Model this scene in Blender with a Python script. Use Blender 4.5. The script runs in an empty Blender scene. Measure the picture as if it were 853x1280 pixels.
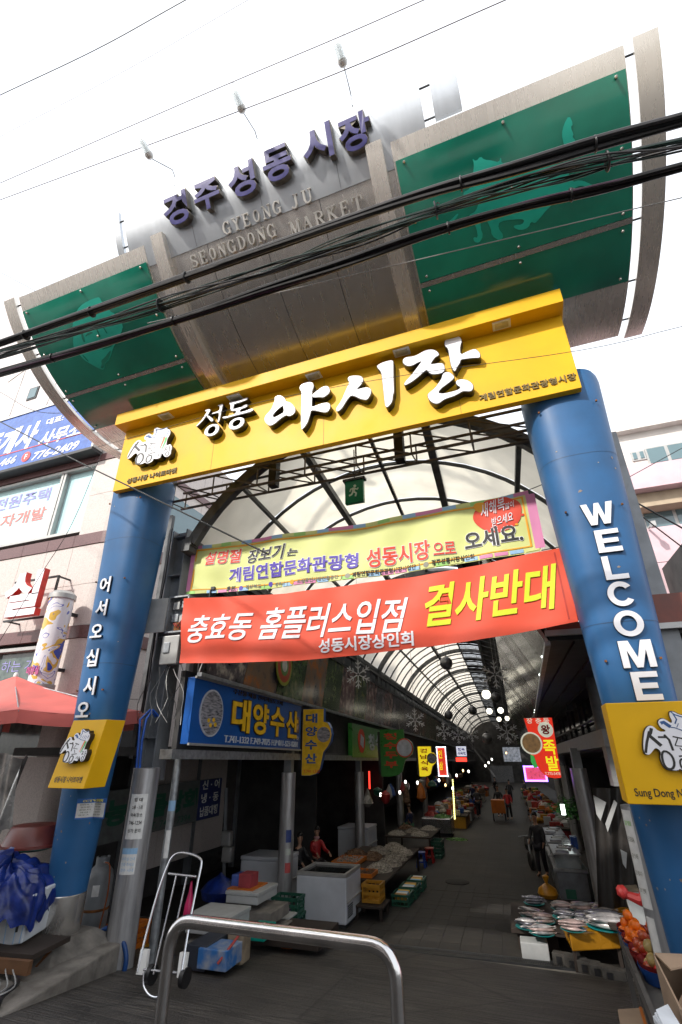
import bpy, bmesh, math, random
from mathutils import Vector, Matrix
random.seed(7)
S = bpy.context.scene
COL = S.collection
R = math.radians

# ------------------------------------------------------------------ camera
F_PX = 596.67
CX, CY = 426.5, 640.0
PITCH, ROLL, YAW, AZ = R(26.0368), R(-0.4441), R(-20.4984), R(3.4809)
def _cam_matrix():
    cy, sy = math.cos(YAW), math.sin(YAW)
    Ry = Matrix(((cy, -sy, 0), (sy, cy, 0), (0, 0, 1)))
    B = Matrix(((1, 0, 0), (0, 0, -1), (0, 1, 0)))
    cp, sp = math.cos(PITCH), math.sin(PITCH)
    P = Matrix(((1, 0, 0), (0, cp, sp), (0, -sp, cp)))
    cr, sr = math.cos(ROLL), math.sin(ROLL)
    Q = Matrix(((cr, -sr, 0), (sr, cr, 0), (0, 0, 1)))
    return Q @ P @ B @ Ry
CM = _cam_matrix()
cam_data = bpy.data.cameras.new('camera')
cam = bpy.data.objects.new('camera', cam_data)
COL.objects.link(cam)
S.camera = cam
rgt, dwn, fwd = Vector(CM[0]), Vector(CM[1]), Vector(CM[2])
mw = Matrix((rgt, -dwn, -fwd)).transposed().to_4x4()
cam.matrix_world = mw
cam_data.sensor_fit = 'VERTICAL'
cam_data.sensor_height = 36
cam_data.lens = 36 * F_PX / 1280
cam_data.clip_start = 0.05
cam_data.clip_end = 2000

# ------------------------------------------------------------------ light
SUN = Vector((-0.5, -1.0, 0.82)).normalized()       # direction towards the sun
el = math.asin(SUN.z)
az = math.atan2(SUN.x, SUN.y)
w = bpy.data.worlds.new('World')
S.world = w
w.use_nodes = True
nt = w.node_tree
bg = nt.nodes['Background']
sky = nt.nodes.new('ShaderNodeTexSky')
sky.sky_type = 'NISHITA'
sky.sun_disc = False
sky.sun_elevation = el
sky.sun_rotation = az
sky.air_density = 1.0
sky.dust_density = 4.0
mx = nt.nodes.new('ShaderNodeMix')
mx.data_type = 'RGBA'
mx.inputs[0].default_value = 0.72                    # thin bright cloud veil over the whole sky
mx.inputs[7].default_value = (9.0, 9.25, 9.6, 1)
nt.links.new(sky.outputs[0], mx.inputs[6])
nt.links.new(mx.outputs[2], bg.inputs[0])
bg.inputs[1].default_value = 0.15
sd = bpy.data.lights.new('sun', 'SUN')
sd.energy = 3.2
sd.angle = R(2.2)
sd.color = (1.0, 0.95, 0.88)
so = bpy.data.objects.new('sun', sd)
COL.objects.link(so)
so.rotation_euler = (-SUN).to_track_quat('-Z', 'Y').to_euler()
so.location = (-10, -20, 30)
S.view_settings.view_transform = 'Standard'
S.view_settings.look = 'None'
S.view_settings.exposure = 0.5
S.view_settings.gamma = 1
S.render.engine = 'CYCLES'
S.cycles.use_denoising = True
S.cycles.max_bounces = 8
S.cycles.sample_clamp_indirect = 6

# ------------------------------------------------------------------ photo rays -> real planes
def ray(px, py):
    return CM.transposed() @ Vector(((px - CX) / F_PX, (py - CY) / F_PX, 1))
def pg(px, py, Y):                       # point on the vertical plane y = Y
    d = ray(px, py)
    return d * (Y / d.y)
def pz(px, py, Z):                       # point on the level plane z = Z
    d = ray(px, py)
    return d * (Z / d.z)
AN = Vector((math.cos(AZ), math.sin(AZ), 0))         # across the arcade
AU = Vector((-math.sin(AZ), math.cos(AZ), 0))        # along the arcade
UP = Vector((0, 0, 1))
def A(n, u, h=0.0):                      # arcade coordinates: across, along, height above its floor
    p = AN * n + AU * u
    p.z = -3.6 - 0.028 * (u - 12) + h
    return p
def pn(px, py, n):                       # point on the arcade plane n = const
    d = ray(px, py)
    return d * (n / (d.dot(AN)))
def pu(px, py, u):
    d = ray(px, py)
    return d * (u / (d.dot(AU)))
KR = 0.144
def ramp(px, py):
    d = ray(px, py)
    return d * (-1.9 / (d.z + KR * d.y))
def gz(y):                               # ground level of the sloping street ramp
    return -1.9 - KR * max(0, min(y, 11.8))
def fl(u):
    return -3.6 - 0.028 * (u - 12)

# ------------------------------------------------------------------ materials
MATS = {}
def mat(name, col, rough=0.6, metal=0.0, var=0.12, scale=6.0, bump=0.0, bscale=40.0, spec=0.5,
        emit=None, estr=0.0, stretch=None, col2=None, dirt=0.0, alpha=1.0, coat=0.0, trans=0.0):
    if name in MATS:
        return MATS[name]
    m = bpy.data.materials.new(name)
    m.use_nodes = True
    t = m.node_tree
    b = t.nodes['Principled BSDF']
    b.inputs['Roughness'].default_value = rough
    b.inputs['Metallic'].default_value = metal
    b.inputs['Specular IOR Level'].default_value = spec
    if coat:
        b.inputs['Coat Weight'].default_value = coat
        b.inputs['Coat Roughness'].default_value = 0.12
    if trans:
        b.inputs['Transmission Weight'].default_value = trans
    tc = t.nodes.new('ShaderNodeTexCoord')
    mp = t.nodes.new('ShaderNodeMapping')
    t.links.new(tc.outputs['Object'], mp.inputs[0])
    if stretch:
        mp.inputs['Scale'].default_value = stretch
    n1 = t.nodes.new('ShaderNodeTexNoise')
    n1.inputs['Scale'].default_value = scale
    n1.inputs['Detail'].default_value = 6
    t.links.new(mp.outputs[0], n1.inputs[0])
    rp = t.nodes.new('ShaderNodeValToRGB')
    c2 = col2 if col2 else tuple(c * (1 - var * 2.2) for c in col)
    c1 = tuple(min(1, c * (1 + var * 0.6)) for c in col)
    rp.color_ramp.elements[0].position = 0.3
    rp.color_ramp.elements[0].color = (*c2, 1)
    rp.color_ramp.elements[1].position = 0.62
    rp.color_ramp.elements[1].color = (*c1, 1)
    t.links.new(n1.outputs[0], rp.inputs[0])
    out = rp.outputs[0]
    if dirt:
        n3 = t.nodes.new('ShaderNodeTexNoise')
        n3.inputs['Scale'].default_value = scale * 0.35
        n3.inputs['Detail'].default_value = 9
        n3.inputs['Roughness'].default_value = 0.7
        t.links.new(tc.outputs['Object'], n3.inputs[0])
        r3 = t.nodes.new('ShaderNodeValToRGB')
        r3.color_ramp.elements[0].position = 0.5
        r3.color_ramp.elements[0].color = (0, 0, 0, 1)
        r3.color_ramp.elements[1].position = 0.75
        r3.color_ramp.elements[1].color = (dirt, dirt, dirt, 1)
        t.links.new(n3.outputs[0], r3.inputs[0])
        mm = t.nodes.new('ShaderNodeMix')
        mm.data_type = 'RGBA'
        t.links.new(r3.outputs[0], mm.inputs[0])
        t.links.new(out, mm.inputs[6])
        mm.inputs[7].default_value = (0.07, 0.055, 0.04, 1)
        out = mm.outputs[2]
    t.links.new(out, b.inputs['Base Color'])
    mr = t.nodes.new('ShaderNodeMapRange')
    mr.inputs[3].default_value = max(0.02, rough - (0.03 if metal > .5 else 0.1))
    mr.inputs[4].default_value = min(1, rough + (0.04 if metal > .5 else 0.12))
    t.links.new(n1.outputs[0], mr.inputs[0])
    t.links.new(mr.outputs[0], b.inputs['Roughness'])
    if bump:
        n2 = t.nodes.new('ShaderNodeTexNoise')
        n2.inputs['Scale'].default_value = bscale
        n2.inputs['Detail'].default_value = 5
        t.links.new(mp.outputs[0], n2.inputs[0])
        bp = t.nodes.new('ShaderNodeBump')
        bp.inputs['Strength'].default_value = bump
        bp.inputs['Distance'].default_value = 0.02
        t.links.new(n2.outputs[0], bp.inputs['Height'])
        t.links.new(bp.outputs[0], b.inputs['Normal'])
    if emit:
        b.inputs['Emission Color'].default_value = (*emit, 1)
        b.inputs['Emission Strength'].default_value = estr
    MATS[name] = m
    return m
def lm(m):
    return MATS[m] if isinstance(m, str) else m

mat('brushed_steel', (0.82, 0.77, 0.70), 0.27, 0.68, 0.012, 3.0, 0.0, 30, stretch=(5, 0.8, 0.8), dirt=0.06)
mat('name_steel', (0.56, 0.59, 0.62), 0.24, 0.62, 0.03, 2.0, 0.0, 30, stretch=(4, 0.6, 0.6), dirt=0.05)  # pale blue of the reflected sky put into the plate's tint
mat('dull_steel', (0.60, 0.575, 0.54), 0.26, 0.8, 0.03, 3.0, 0.0, 30, stretch=(5, .7, .7), dirt=0.12)
mat('shiny_steel', (0.62, 0.61, 0.60), 0.16, 1.0, 0.08, 5, 0.04, 60, dirt=0.15)
mat('galvanised', (0.36, 0.38, 0.40), 0.45, 0.7, 0.16, 10, 0.05, 60, dirt=0.3)
mat('grey_paint', (0.22, 0.235, 0.25), 0.42, 0.3, 0.12, 3, 0.03, 50, dirt=0.25)
mat('dark_frame', (0.035, 0.037, 0.04), 0.5, 0.2, 0.2, 4)
mat('frame_grey', (0.10, 0.105, 0.11), 0.5, 0.3, 0.2, 4, dirt=0.3)
mat('black', (0.012, 0.012, 0.014), 0.45, 0, 0.2, 6)
mat('rubber', (0.012, 0.012, 0.013), 0.42, 0, 0.2, 9)
mat('pillar_blue', (0.022, 0.11, 0.27), 0.48, 0, 0.10, 1.6, 0.01, 9, spec=.35, coat=0.08, dirt=0.16)
mat('green_panel', (0.010, 0.26, 0.17), 0.12, 0, 0.16, 0.9, 0.06, 1.2, coat=1.0, dirt=0.1)
mat('green_art', (0.02, 0.50, 0.37), 0.35, 0, 0.08, 2)
mat('yellow', (0.78, 0.435, 0.004), 0.5, 0, 0.05, 1.4, 0.01, 20, spec=0.3, dirt=0.05)
mat('letter_white', (0.80, 0.80, 0.84), 0.35, 0, 0.03, 3)
mat('white_plastic', (0.72, 0.72, 0.70), 0.4, 0, 0.06, 4, dirt=0.12)
mat('paper', (0.74, 0.74, 0.72), 0.8, 0, 0.06, 12)
mat('letter_black', (0.015, 0.014, 0.013), 0.35, 0, 0.1, 6)
mat('letter_blue', (0.045, 0.04, 0.20), 0.35, 0, 0.1, 6)
mat('letter_side', (0.20, 0.18, 0.15), 0.4, 0.6, 0.2, 8)
mat('letter_steel', (0.62, 0.60, 0.56), 0.5, 0.0, 0.1, 6)
mat('brown_print', (0.16, 0.11, 0.02), 0.6, 0, 0.1, 6)
mat('concrete', (0.20, 0.185, 0.165), 0.9, 0, 0.22, 4, 0.5, 25, dirt=0.5)
mat('rust', (0.22, 0.085, 0.025), 0.9, 0.1, 0.4, 9, 0.3, 40)
mat('granite', (0.56, 0.50, 0.47), 0.62, 0, 0.10, 45, 0.04, 90, dirt=0.12)
mat('granite_red', (0.15, 0.075, 0.075), 0.35, 0, 0.2, 40)
mat('pink_wall', (0.64, 0.46, 0.50), 0.8, 0, 0.05, 2, 0.1, 30, dirt=0.06)
mat('cream_wall', (0.66, 0.63, 0.60), 0.8, 0, 0.06, 1.5, 0.1, 30, dirt=0.12)
mat('soffit', (0.45, 0.36, 0.26), 0.8, 0, 0.06, 3)
mat('glass_blue', (0.10, 0.17, 0.19), 0.08, 0, 0.1, 0.6, spec=0.9)
mat('glass_dark', (0.02, 0.025, 0.028), 0.08, 0, 0.2, 1, spec=0.8)
mat('window_frame', (0.42, 0.42, 0.41), 0.45, 0.5, 0.06, 6)
# ------------------------------------------------------------------ mesh builder (world coordinates)
class MB:
    def __init__(s):
        s.v = []; s.f = []
    def add(s, vs, fs):
        o = len(s.v)
        s.v += [Vector(p) for p in vs]
        s.f += [tuple(i + o for i in f) for f in fs]
        return s
    def box(s, c, d, rz=0.0, taper=1.0, M=None):
        c = Vector(c); hx, hy, hz = d[0] / 2, d[1] / 2, d[2] / 2
        ca, sa = math.cos(rz), math.sin(rz)
        vs = []
        for z in (-hz, hz):
            k = taper if z > 0 else 1
            for x, y in ((-hx, -hy), (hx, -hy), (hx, hy), (-hx, hy)):
                x2, y2 = x * k, y * k
                q = Vector((x2, y2, z))
                if M is not None:
                    q = M @ q
                vs.append(c + Vector((q.x * ca - q.y * sa, q.x * sa + q.y * ca, q.z)))
        return s.add(vs, [(0, 3, 2, 1), (4, 5, 6, 7), (0, 1, 5, 4), (1, 2, 6, 5), (2, 3, 7, 6), (3, 0, 4, 7)])
    def hexa(s, b, t):                   # bottom 4 points, top 4 points
        return s.add(list(b) + list(t), [(0, 3, 2, 1), (4, 5, 6, 7), (0, 1, 5, 4), (1, 2, 6, 5), (2, 3, 7, 6), (3, 0, 4, 7)])
    def beam(s, p0, p1, wd, ht, up=UP):
        p0 = Vector(p0); p1 = Vector(p1)
        d = (p1 - p0).normalized()
        x = d.cross(up)
        if x.length < 1e-4:
            x = d.cross(Vector((1, 0, 0)))
        x.normalize(); y = x.cross(d).normalized()
        q = []
        for p in (p0, p1):
            q += [p - x * wd / 2 - y * ht / 2, p + x * wd / 2 - y * ht / 2, p + x * wd / 2 + y * ht / 2, p - x * wd / 2 + y * ht / 2]
        return s.add(q, [(0, 3, 2, 1), (4, 5, 6, 7), (0, 1, 5, 4), (1, 2, 6, 5), (2, 3, 7, 6), (3, 0, 4, 7)])
    def tube(s, pts, r, n=8, cap=True, r2=None):
        pts = [Vector(p) for p in pts]
        m = len(pts); rings = []
        prev = None
        for i, p in enumerate(pts):
            d = (pts[min(i + 1, m - 1)] - pts[max(i - 1, 0)]).normalized()
            if prev is None:
                x = d.cross(UP)
                if x.length < 0.05:
                    x = d.cross(Vector((1, 0, 0)))
            else:
                x = prev - d * prev.dot(d)
            x.normalize(); prev = x; y = d.cross(x)
            rr = r if r2 is None else r + (r2 - r) * i / max(1, m - 1)
            rings.append([p + (x * math.cos(k * 2 * math.pi / n) + y * math.sin(k * 2 * math.pi / n)) * rr for k in range(n)])
        vs = [q for g in rings for q in g]
        fs = [(i * n + k, i * n + (k + 1) % n, (i + 1) * n + (k + 1) % n, (i + 1) * n + k) for i in range(m - 1) for k in range(n)]
        if cap:
            fs += [tuple(reversed(range(n))), tuple(range((m - 1) * n, m * n))]
        return s.add(vs, fs)
    def lathe(s, c, prof, n=20, ax=UP, sx=1.0, sy=1.0, a0=0, a1=2 * math.pi):
        c = Vector(c); ax = Vector(ax).normalized()
        x = ax.cross(Vector((0, 1, 0)))
        if x.length < 0.1:
            x = ax.cross(Vector((1, 0, 0)))
        x.normalize(); y = ax.cross(x)
        full = abs(a1 - a0 - 2 * math.pi) < 1e-6
        k2 = n if full else n + 1
        vs = []
        for r, z in prof:
            for k in range(k2):
                t = a0 + (a1 - a0) * k / n
                vs.append(c + ax * z + x * math.cos(t) * r * sx + y * math.sin(t) * r * sy)
        fs = []
        for i in range(len(prof) - 1):
            for k in range(n if full else n):
                a = i * k2 + k; b = i * k2 + (k + 1) % k2
                fs.append((a, b, b + k2, a + k2))
        if full:
            if prof[0][0] > 1e-5: fs.append(tuple(reversed(range(k2))))
            if prof[-1][0] > 1e-5: fs.append(tuple(range((len(prof) - 1) * k2, len(prof) * k2)))
        return s.add(vs, fs)
    def sheet(s, fn, nu, nv):
        vs = [fn(i / nu, j / nv) for j in range(nv + 1) for i in range(nu + 1)]
        return s.add(vs, [(j * (nu + 1) + i, j * (nu + 1) + i + 1, (j + 1) * (nu + 1) + i + 1, (j + 1) * (nu + 1) + i) for j in range(nv) for i in range(nu)])
    def slab(s, fn, nu, nv, th):         # fn(a, b, d) with d = depth offset; closed sheet with thickness
        W = nu + 1; H = nv + 1
        vs = [fn(i / nu, j / nv, 0) for j in range(H) for i in range(W)] + [fn(i / nu, j / nv, -th) for j in range(H) for i in range(W)]
        N = W * H; fs = []
        for j in range(nv):
            for i in range(nu):
                a = j * W + i
                fs.append((a, a + 1, a + W + 1, a + W))
                fs.append((a + N, a + W + N, a + W + 1 + N, a + 1 + N))
        for i in range(nu):
            fs.append((i, i + N, i + 1 + N, i + 1))
            a = nv * W + i
            fs.append((a, a + 1, a + 1 + N, a + N))
        for j in range(nv):
            a = j * W
            fs.append((a, a + W, a + W + N, a + N))
            a = j * W + nu
            fs.append((a, a + N, a + W + N, a + W))
        return s.add(vs, fs)
    def poly(s, loops, fr, d0, d1):      # prism of a 2-D outline (with holes); fr(x, y, d) -> point
        vs, fs = tess(loops)
        o = len(s.v)
        n = len(vs)
        s.v += [Vector(fr(p[0], p[1], d1)) for p in vs] + [Vector(fr(p[0], p[1], d0)) for p in vs]
        s.f += [tuple(i + o for i in f) for f in fs] + [tuple(i + o + n for i in reversed(f)) for f in fs]
        k = 0
        for lp in loops:
            m = len(lp)
            for i in range(m):
                a = k + i; b = k + (i + 1) % m
                s.f.append((a + o, a + n + o, b + n + o, b + o))
            k += m
        return s
def tess(loops):
    from mathutils.geometry import tessellate_polygon
    vs = [Vector((p[0], p[1], 0)) for lp in loops for p in lp]
    tr = tessellate_polygon([[Vector((p[0], p[1], 0)) for p in lp] for lp in loops])
    out = []
    for a, b, c in tr:
        cr = (vs[b] - vs[a]).cross(vs[c] - vs[a]).z
        if abs(cr) > 1e-12:
            out.append((a, b, c) if cr > 0 else (a, c, b))
    return vs, out
def smooth_loop(lp, it=1):
    for _ in range(it):
        o = []
        n = len(lp)
        for i in range(n):
            a, b = lp[i], lp[(i + 1) % n]
            o.append((a[0] * .75 + b[0] * .25, a[1] * .75 + b[1] * .25))
            o.append((a[0] * .25 + b[0] * .75, a[1] * .25 + b[1] * .75))
        lp = o
    return lp
def ribbon(pts, wd, closed=False, taper=0.0):
    L = []; Rr = []
    n = len(pts)
    for i in range(n):
        if closed:
            a, b = pts[(i - 1) % n], pts[(i + 1) % n]
        else:
            a, b = pts[max(0, i - 1)], pts[min(n - 1, i + 1)]
        dx, dy = b[0] - a[0], b[1] - a[1]
        l = math.hypot(dx, dy) or 1
        k = wd[i] if isinstance(wd, (list, tuple)) else wd * (1 - taper * i / max(1, n - 1))
        L.append((pts[i][0] - dy / l * k / 2, pts[i][1] + dx / l * k / 2))
        Rr.append((pts[i][0] + dy / l * k / 2, pts[i][1] - dx / l * k / 2))
    if closed:
        return [L, Rr]
    return [L + Rr[::-1]]

WM = {}
def wmat(o):
    while o is not None and o not in WM:
        o = o.parent
    return WM[o] if o is not None else Matrix.Identity(4)
def thing(name, label, cat, loc=(0, 0, 0), rz=0.0, group=None):
    o = bpy.data.objects.new(name, None)
    o.empty_display_size = 0.2
    COL.objects.link(o)
    o.location = loc; o.rotation_euler = (0, 0, rz)
    WM[o] = Matrix.Translation(Vector(loc)) @ Matrix.Rotation(rz, 4, 'Z')
    o['label'] = label; o['category'] = cat
    if group: o['group'] = group
    return o
def finish(me, m, smooth):
    ms = m if isinstance(m, (list, tuple)) else [m]
    for q in ms:
        me.materials.append(lm(q))
    if smooth:
        me.shade_smooth()
        me.set_sharp_from_angle(angle=R(38))
def put(name, mb, m, parent=None, smooth=False, kind=None, label=None, bevel=0.0, loc=None):
    me = bpy.data.meshes.new(name)
    o = bpy.data.objects.new(name, me)
    COL.objects.link(o)
    if parent is not None:
        inv = wmat(parent).inverted()
        o.parent = parent
        vs = [inv @ p for p in mb.v]
    elif loc is not None:
        L = Vector(loc)
        o.location = L
        WM[o] = Matrix.Translation(L)
        vs = [p - L for p in mb.v]
    else:
        vs = mb.v
        WM[o] = Matrix.Identity(4)
    me.from_pydata(vs, [], mb.f)
    me.validate()
    me.update()
    finish(me, m, smooth)
    if kind: o['kind'] = kind
    if label: o['label'] = label
    if bevel:
        b = o.modifiers.new('bevel', 'BEVEL'); b.width = bevel; b.segments = 2; b.limit_method = 'ANGLE'
    return o
def tag(o, label, cat, group=None):
    o['label'] = label; o['category'] = cat
    if group: o['group'] = group
    return o
def struct(name, mb, m, smooth=False, parent=None):
    return put(name, mb, m, parent, smooth, kind=None if parent else 'structure')
def clone(o, loc=None, rz=None, label=None, group=None, scale=None, parent=None):
    c = o.copy(); COL.objects.link(c)
    if parent is not None: c.parent = parent
    if loc is not None: c.location = loc
    if rz is not None: c.rotation_euler = (0, 0, rz)
    if scale is not None: c.scale = (scale,) * 3 if isinstance(scale, (int, float)) else scale
    if label: c['label'] = label
    if group: c['group'] = group
    for ch in list(o.children):
        clone(ch, parent=c)
    if parent is None:
        WM[c] = Matrix.Translation(Vector(c.location)) @ Matrix.Rotation(c.rotation_euler.z, 4, 'Z')
    return c

# ------------------------------------------------------------------ lettering
TXC = {}
def glyphs(s, off=0.0, ext=0.0, shear=0.0, space=1.0, sub=0.0):
    key = (s, off, ext, shear, space, sub)
    if key in TXC: return TXC[key]
    cu = bpy.data.curves.new('text', 'FONT')
    cu.body = s; cu.size = 1; cu.offset = off; cu.extrude = ext; cu.shear = shear
    cu.space_character = space; cu.resolution_u = 3
    cu.align_x = 'LEFT'
    ob = bpy.data.objects.new('text', cu)
    COL.objects.link(ob)
    dg = bpy.context.evaluated_depsgraph_get()
    me = bpy.data.meshes.new_from_object(ob.evaluated_get(dg))
    bpy.data.objects.remove(ob)
    if sub:
        bm = bmesh.new(); bm.from_mesh(me)
        bmesh.ops.triangulate(bm, faces=bm.faces[:])
        for _ in range(3):
            es = [e for e in bm.edges if e.calc_length() > sub]
            if not es: break
            bmesh.ops.subdivide_edges(bm, edges=es, cuts=1)
            bmesh.ops.triangulate(bm, faces=bm.faces[:])
        bm.to_mesh(me); bm.free()
    vs = [v.co.copy() for v in me.vertices]
    fs = [tuple(p.vertices) for p in me.polygons]
    bpy.data.meshes.remove(me)
    TXC[key] = (vs, fs)
    return vs, fs
def text(parent, name, s, m, fr, W=None, H=None, off=0.0, d0=0.0, d1=0.004, shear=0.0, space=1.0, sub=0.0, box=None, c=(0, 0), ref=None):
    """lettering; fr(x, y, d) -> world; fitted to width W / height H, centred on c"""
    ext = 0.5 if d1 - d0 > 0.009 else 0.0
    vs, fs = glyphs(s, off, ext, shear, space, sub)
    if not vs: return None
    bv = glyphs(s, ref, 0, shear, space)[0] if ref is not None else vs
    x0 = min(v.x for v in bv); x1 = max(v.x for v in bv)
    y0 = min(v.y for v in bv); y1 = max(v.y for v in bv)
    sx = (W / (x1 - x0)) if W else None
    sy = (H / (y1 - y0)) if H else None
    sx = sx or sy; sy = sy or sx
    cx, cy = (x0 + x1) / 2, (y0 + y1) / 2
    mb = MB()
    dm = (d0 + d1) / 2
    mb.add([fr(c[0] + (v.x - cx) * sx, c[1] + (v.y - cy) * sy, (dm + v.z * (d1 - d0)) if ext else d1) for v in vs], fs)
    return put(name, mb, m, parent)
def plane_fr(O, ex, ey, ez):
    O = Vector(O); ex = Vector(ex); ey = Vector(ey); ez = Vector(ez)
    return lambda x, y, d: O + ex * x + ey * y + ez * d
def gate_fr(Y):                          # upright plane facing the street; x, z as they are
    return lambda x, y, d: Vector((x, Y - d, y))
def quad_fr(TL, TR, BR, BL, nrm):        # bilinear, x and y in 0..1 (y up)
    TL, TR, BR, BL = map(Vector, (TL, TR, BR, BL)); nrm = Vector(nrm)
    return lambda x, y, d: (BL * (1 - x) + BR * x) * (1 - y) + (TL * (1 - x) + TR * x) * y + nrm * d
def px_loop(pts, sc, ox, oy, Y):
    o = []
    for x, y in pts:
        p = pg(ox + x / sc, oy + y / sc, Y)
        o.append((p.x, p.z))
    return o
# ================================================================== THE GATE
PX = {'left': -7.29, 'right': 1.19}
PY = 7.15
def prof_w(z):
    t = (z + 2.05) / 7.15
    return 0.295 + 0.30 * t, 0.295 + 0.235 * t, 2.0 + 0.75 * min(1, max(0, t * 2.2))
def pillar_front(z):
    return PY - prof_w(z)[1]
def make_pillar(cx, label):
    t = thing('gate_pillar', label, 'gate pillar', (cx, PY, -2.6))
    mb = MB()
    zs = [-2.05 + 7.15 * i / 24 for i in range(25)]
    n = 40; vs = []
    rings = [(z, 1.0) for z in zs] + [(5.2, 0.985), (5.27, 0.94), (5.31, 0.82), (5.325, 0.5)]
    for z, k in rings:
        a, b, e = prof_w(min(z, 5.1))
        for j in range(n):
            th = 2 * math.pi * j / n
            c, s = math.cos(th), math.sin(th)
            x = a * k * math.copysign(abs(c) ** (2 / e), c)
            y = b * k * math.copysign(abs(s) ** (2 / e), s)
            vs.append((cx + x, PY + y, z))
    fs = [(i * n + j, i * n + (j + 1) % n, (i + 1) * n + (j + 1) % n, (i + 1) * n + j) for i in range(len(rings) - 1) for j in range(n)]
    fs += [tuple(reversed(range(n))), tuple(range((len(rings) - 1) * n, len(rings) * n))]
    mb.add(vs, fs)
    put('shaft', mb, 'pillar_blue', t, smooth=True)
    put('steel_sleeve', MB().lathe((cx, PY, 0), [(0.30, -2.52), (0.305, -2.51), (0.306, -2.03), (0.298, -2.02)], 32), 'dull_steel', t, smooth=True)
    # welded seams and a few screw heads
    sm = MB()
    for z in (0.9, 2.9, 4.6):
        y = pillar_front(z)
        for dx in (-0.42, 0.42):
            k = prof_w(z)[0] / 0.6
            sm.box((cx + dx * k, y + 0.035, z), (0.025, 0.03, 0.025))
    put('screw', sm, 'rust', t, kind='stuff')
    rc = random.Random(int(cx * 100)); ch_ = MB()
    for i in range(26):
        z = rc.choice([rc.uniform(-2, .2), rc.uniform(-2, 5)]); th = rc.uniform(-2.9, -.3)
        a, b, e = prof_w(z); co, si = math.cos(th), math.sin(th)
        def sp(u_, v_):
            th2 = th + u_; z2 = z + v_; a, b, e = prof_w(z2); co, si = math.cos(th2), math.sin(th2)
            return Vector((cx + (a + .002) * math.copysign(abs(co) ** (2 / e), co), PY + (b + .002) * math.copysign(abs(si) ** (2 / e), si), z2))
        n_ = rc.randrange(5, 8); r_ = rc.uniform(.008, .022)
        pts = [sp(math.cos(k * 6.283 / n_) * r_ * 2.2 * rc.uniform(.5, 1.3), math.sin(k * 6.283 / n_) * r_ * rc.uniform(.5, 1.3)) for k in range(n_)]
        ch_.add(pts, [tuple(range(n_))])
    put('paint_chip', ch_, mat('chip', (.30, .30, .28), .7, col2=(.16, .08, .04)), t, kind='stuff')
    for z in (1.35, 3.75):
        sm2 = MB(); nn = 40; vs = []
        for dz in (-.006, .006):
            a, b, e = prof_w(z + dz)
            for j_ in range(nn):
                th = 2 * math.pi * j_ / nn; co, si = math.cos(th), math.sin(th)
                vs.append((cx + (a + .0025) * math.copysign(abs(co) ** (2 / e), co), PY + (b + .0025) * math.copysign(abs(si) ** (2 / e), si), z + dz))
        sm2.add(vs, [(j_, (j_ + 1) % nn, nn + (j_ + 1) % nn, nn + j_) for j_ in range(nn)])
        put('weld_seam', sm2, mat('pillar_seam', (.015, .07, .17), .5), t)
    return t
pl = make_pillar(PX['left'], 'tall blue gate pillar with white Korean letters running down it, on the left')
pr = make_pillar(PX['right'], 'tall blue gate pillar with silver WELCOME letters, on the right')
def pillar_letter(parent, s, px, py, H, W=None, sideways=False):
    p = pg(px, py, 6.72)
    y = pillar_front(p.z)
    p = pg(px, py, y - 0.03)
    O = Vector((p.x, y, p.z))
    tp = -0.033
    fr = plane_fr(O, (1, 0, 0), Vector((0, tp, 1)).normalized(), (0, -1, tp))
    text(parent, 'letter', s, 'letter_black', fr, W, H, off=0.026 if ord(s) > 255 else .012, d0=-0.06, d1=0.026)
    return text(parent, 'letter_face', s, 'letter_white', fr, W and W * .985, H * .985, off=0.022 if ord(s) > 255 else .012, d0=0.0261, d1=0.038)
for s, px, py in (('어', 131.7, 730.7), ('서', 127, 759.5), ('오', 121, 788.5), ('십', 115.4, 822), ('시', 112.3, 857), ('오', 103.7, 887)):
    pillar_letter(pl, s, px, py, 0.31 if s != '오' else 0.25)
SANS = {'W': [[(0, 1), (.2, 1), (.32, .35), (.43, 1), (.58, 1), (.69, .35), (.80, 1), (1, 1), (.80, 0), (.60, 0), (.505, .58), (.40, 0), (.20, 0)]],
        'E': [[(0, 0), (1, 0), (1, .2), (.28, .2), (.28, .41), (.92, .41), (.92, .6), (.28, .6), (.28, .8), (1, .8), (1, 1), (0, 1)]],
        'L': [[(0, 0), (1, 0), (1, .2), (.29, .2), (.29, 1), (0, 1)]],
        'M': [[(0, 0), (.21, 0), (.21, .66), (.41, 0), (.59, 0), (.79, .66), (.79, 0), (1, 0), (1, 1), (.69, 1), (.5, .36), (.31, 1), (0, 1)]],
        'O': [[(.5 + .5 * math.cos(i * .1963), .5 + .5 * math.sin(i * .1963)) for i in range(32)], [(.5 + .27 * math.cos(i * .1963), .5 + .30 * math.sin(i * .1963)) for i in range(32)]],
        'C': [[(.5 + .5 * math.cos(a_), .5 + .5 * math.sin(a_)) for a_ in [.62 + 5.05 * i / 30 for i in range(31)]] + [(.5 + .27 * math.cos(a_), .5 + .30 * math.sin(a_)) for a_ in [5.60 - 4.90 * i / 30 for i in range(31)]]]}
def sans_letter(parent, s, px, py, H, W):
    p = pg(px, py, 6.72); y = pillar_front(p.z); p = pg(px, py, y - .03)
    fr = plane_fr((p.x, y, p.z), (1, 0, 0), Vector((0, -.033, 1)).normalized(), (0, -1, -.033))
    L_ = [[((x - .5) * W, (z - .5) * H) for x, z in lp] for lp in SANS[s]]
    b = put('letter', MB().poly(L_, fr, -.06, .026), 'letter_black', parent)
    put('letter_face', MB().poly([[(x * .975, z * .975) for x, z in L_[0]]] + L_[1:], fr, .0265, .038), 'letter_white', b)
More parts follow.
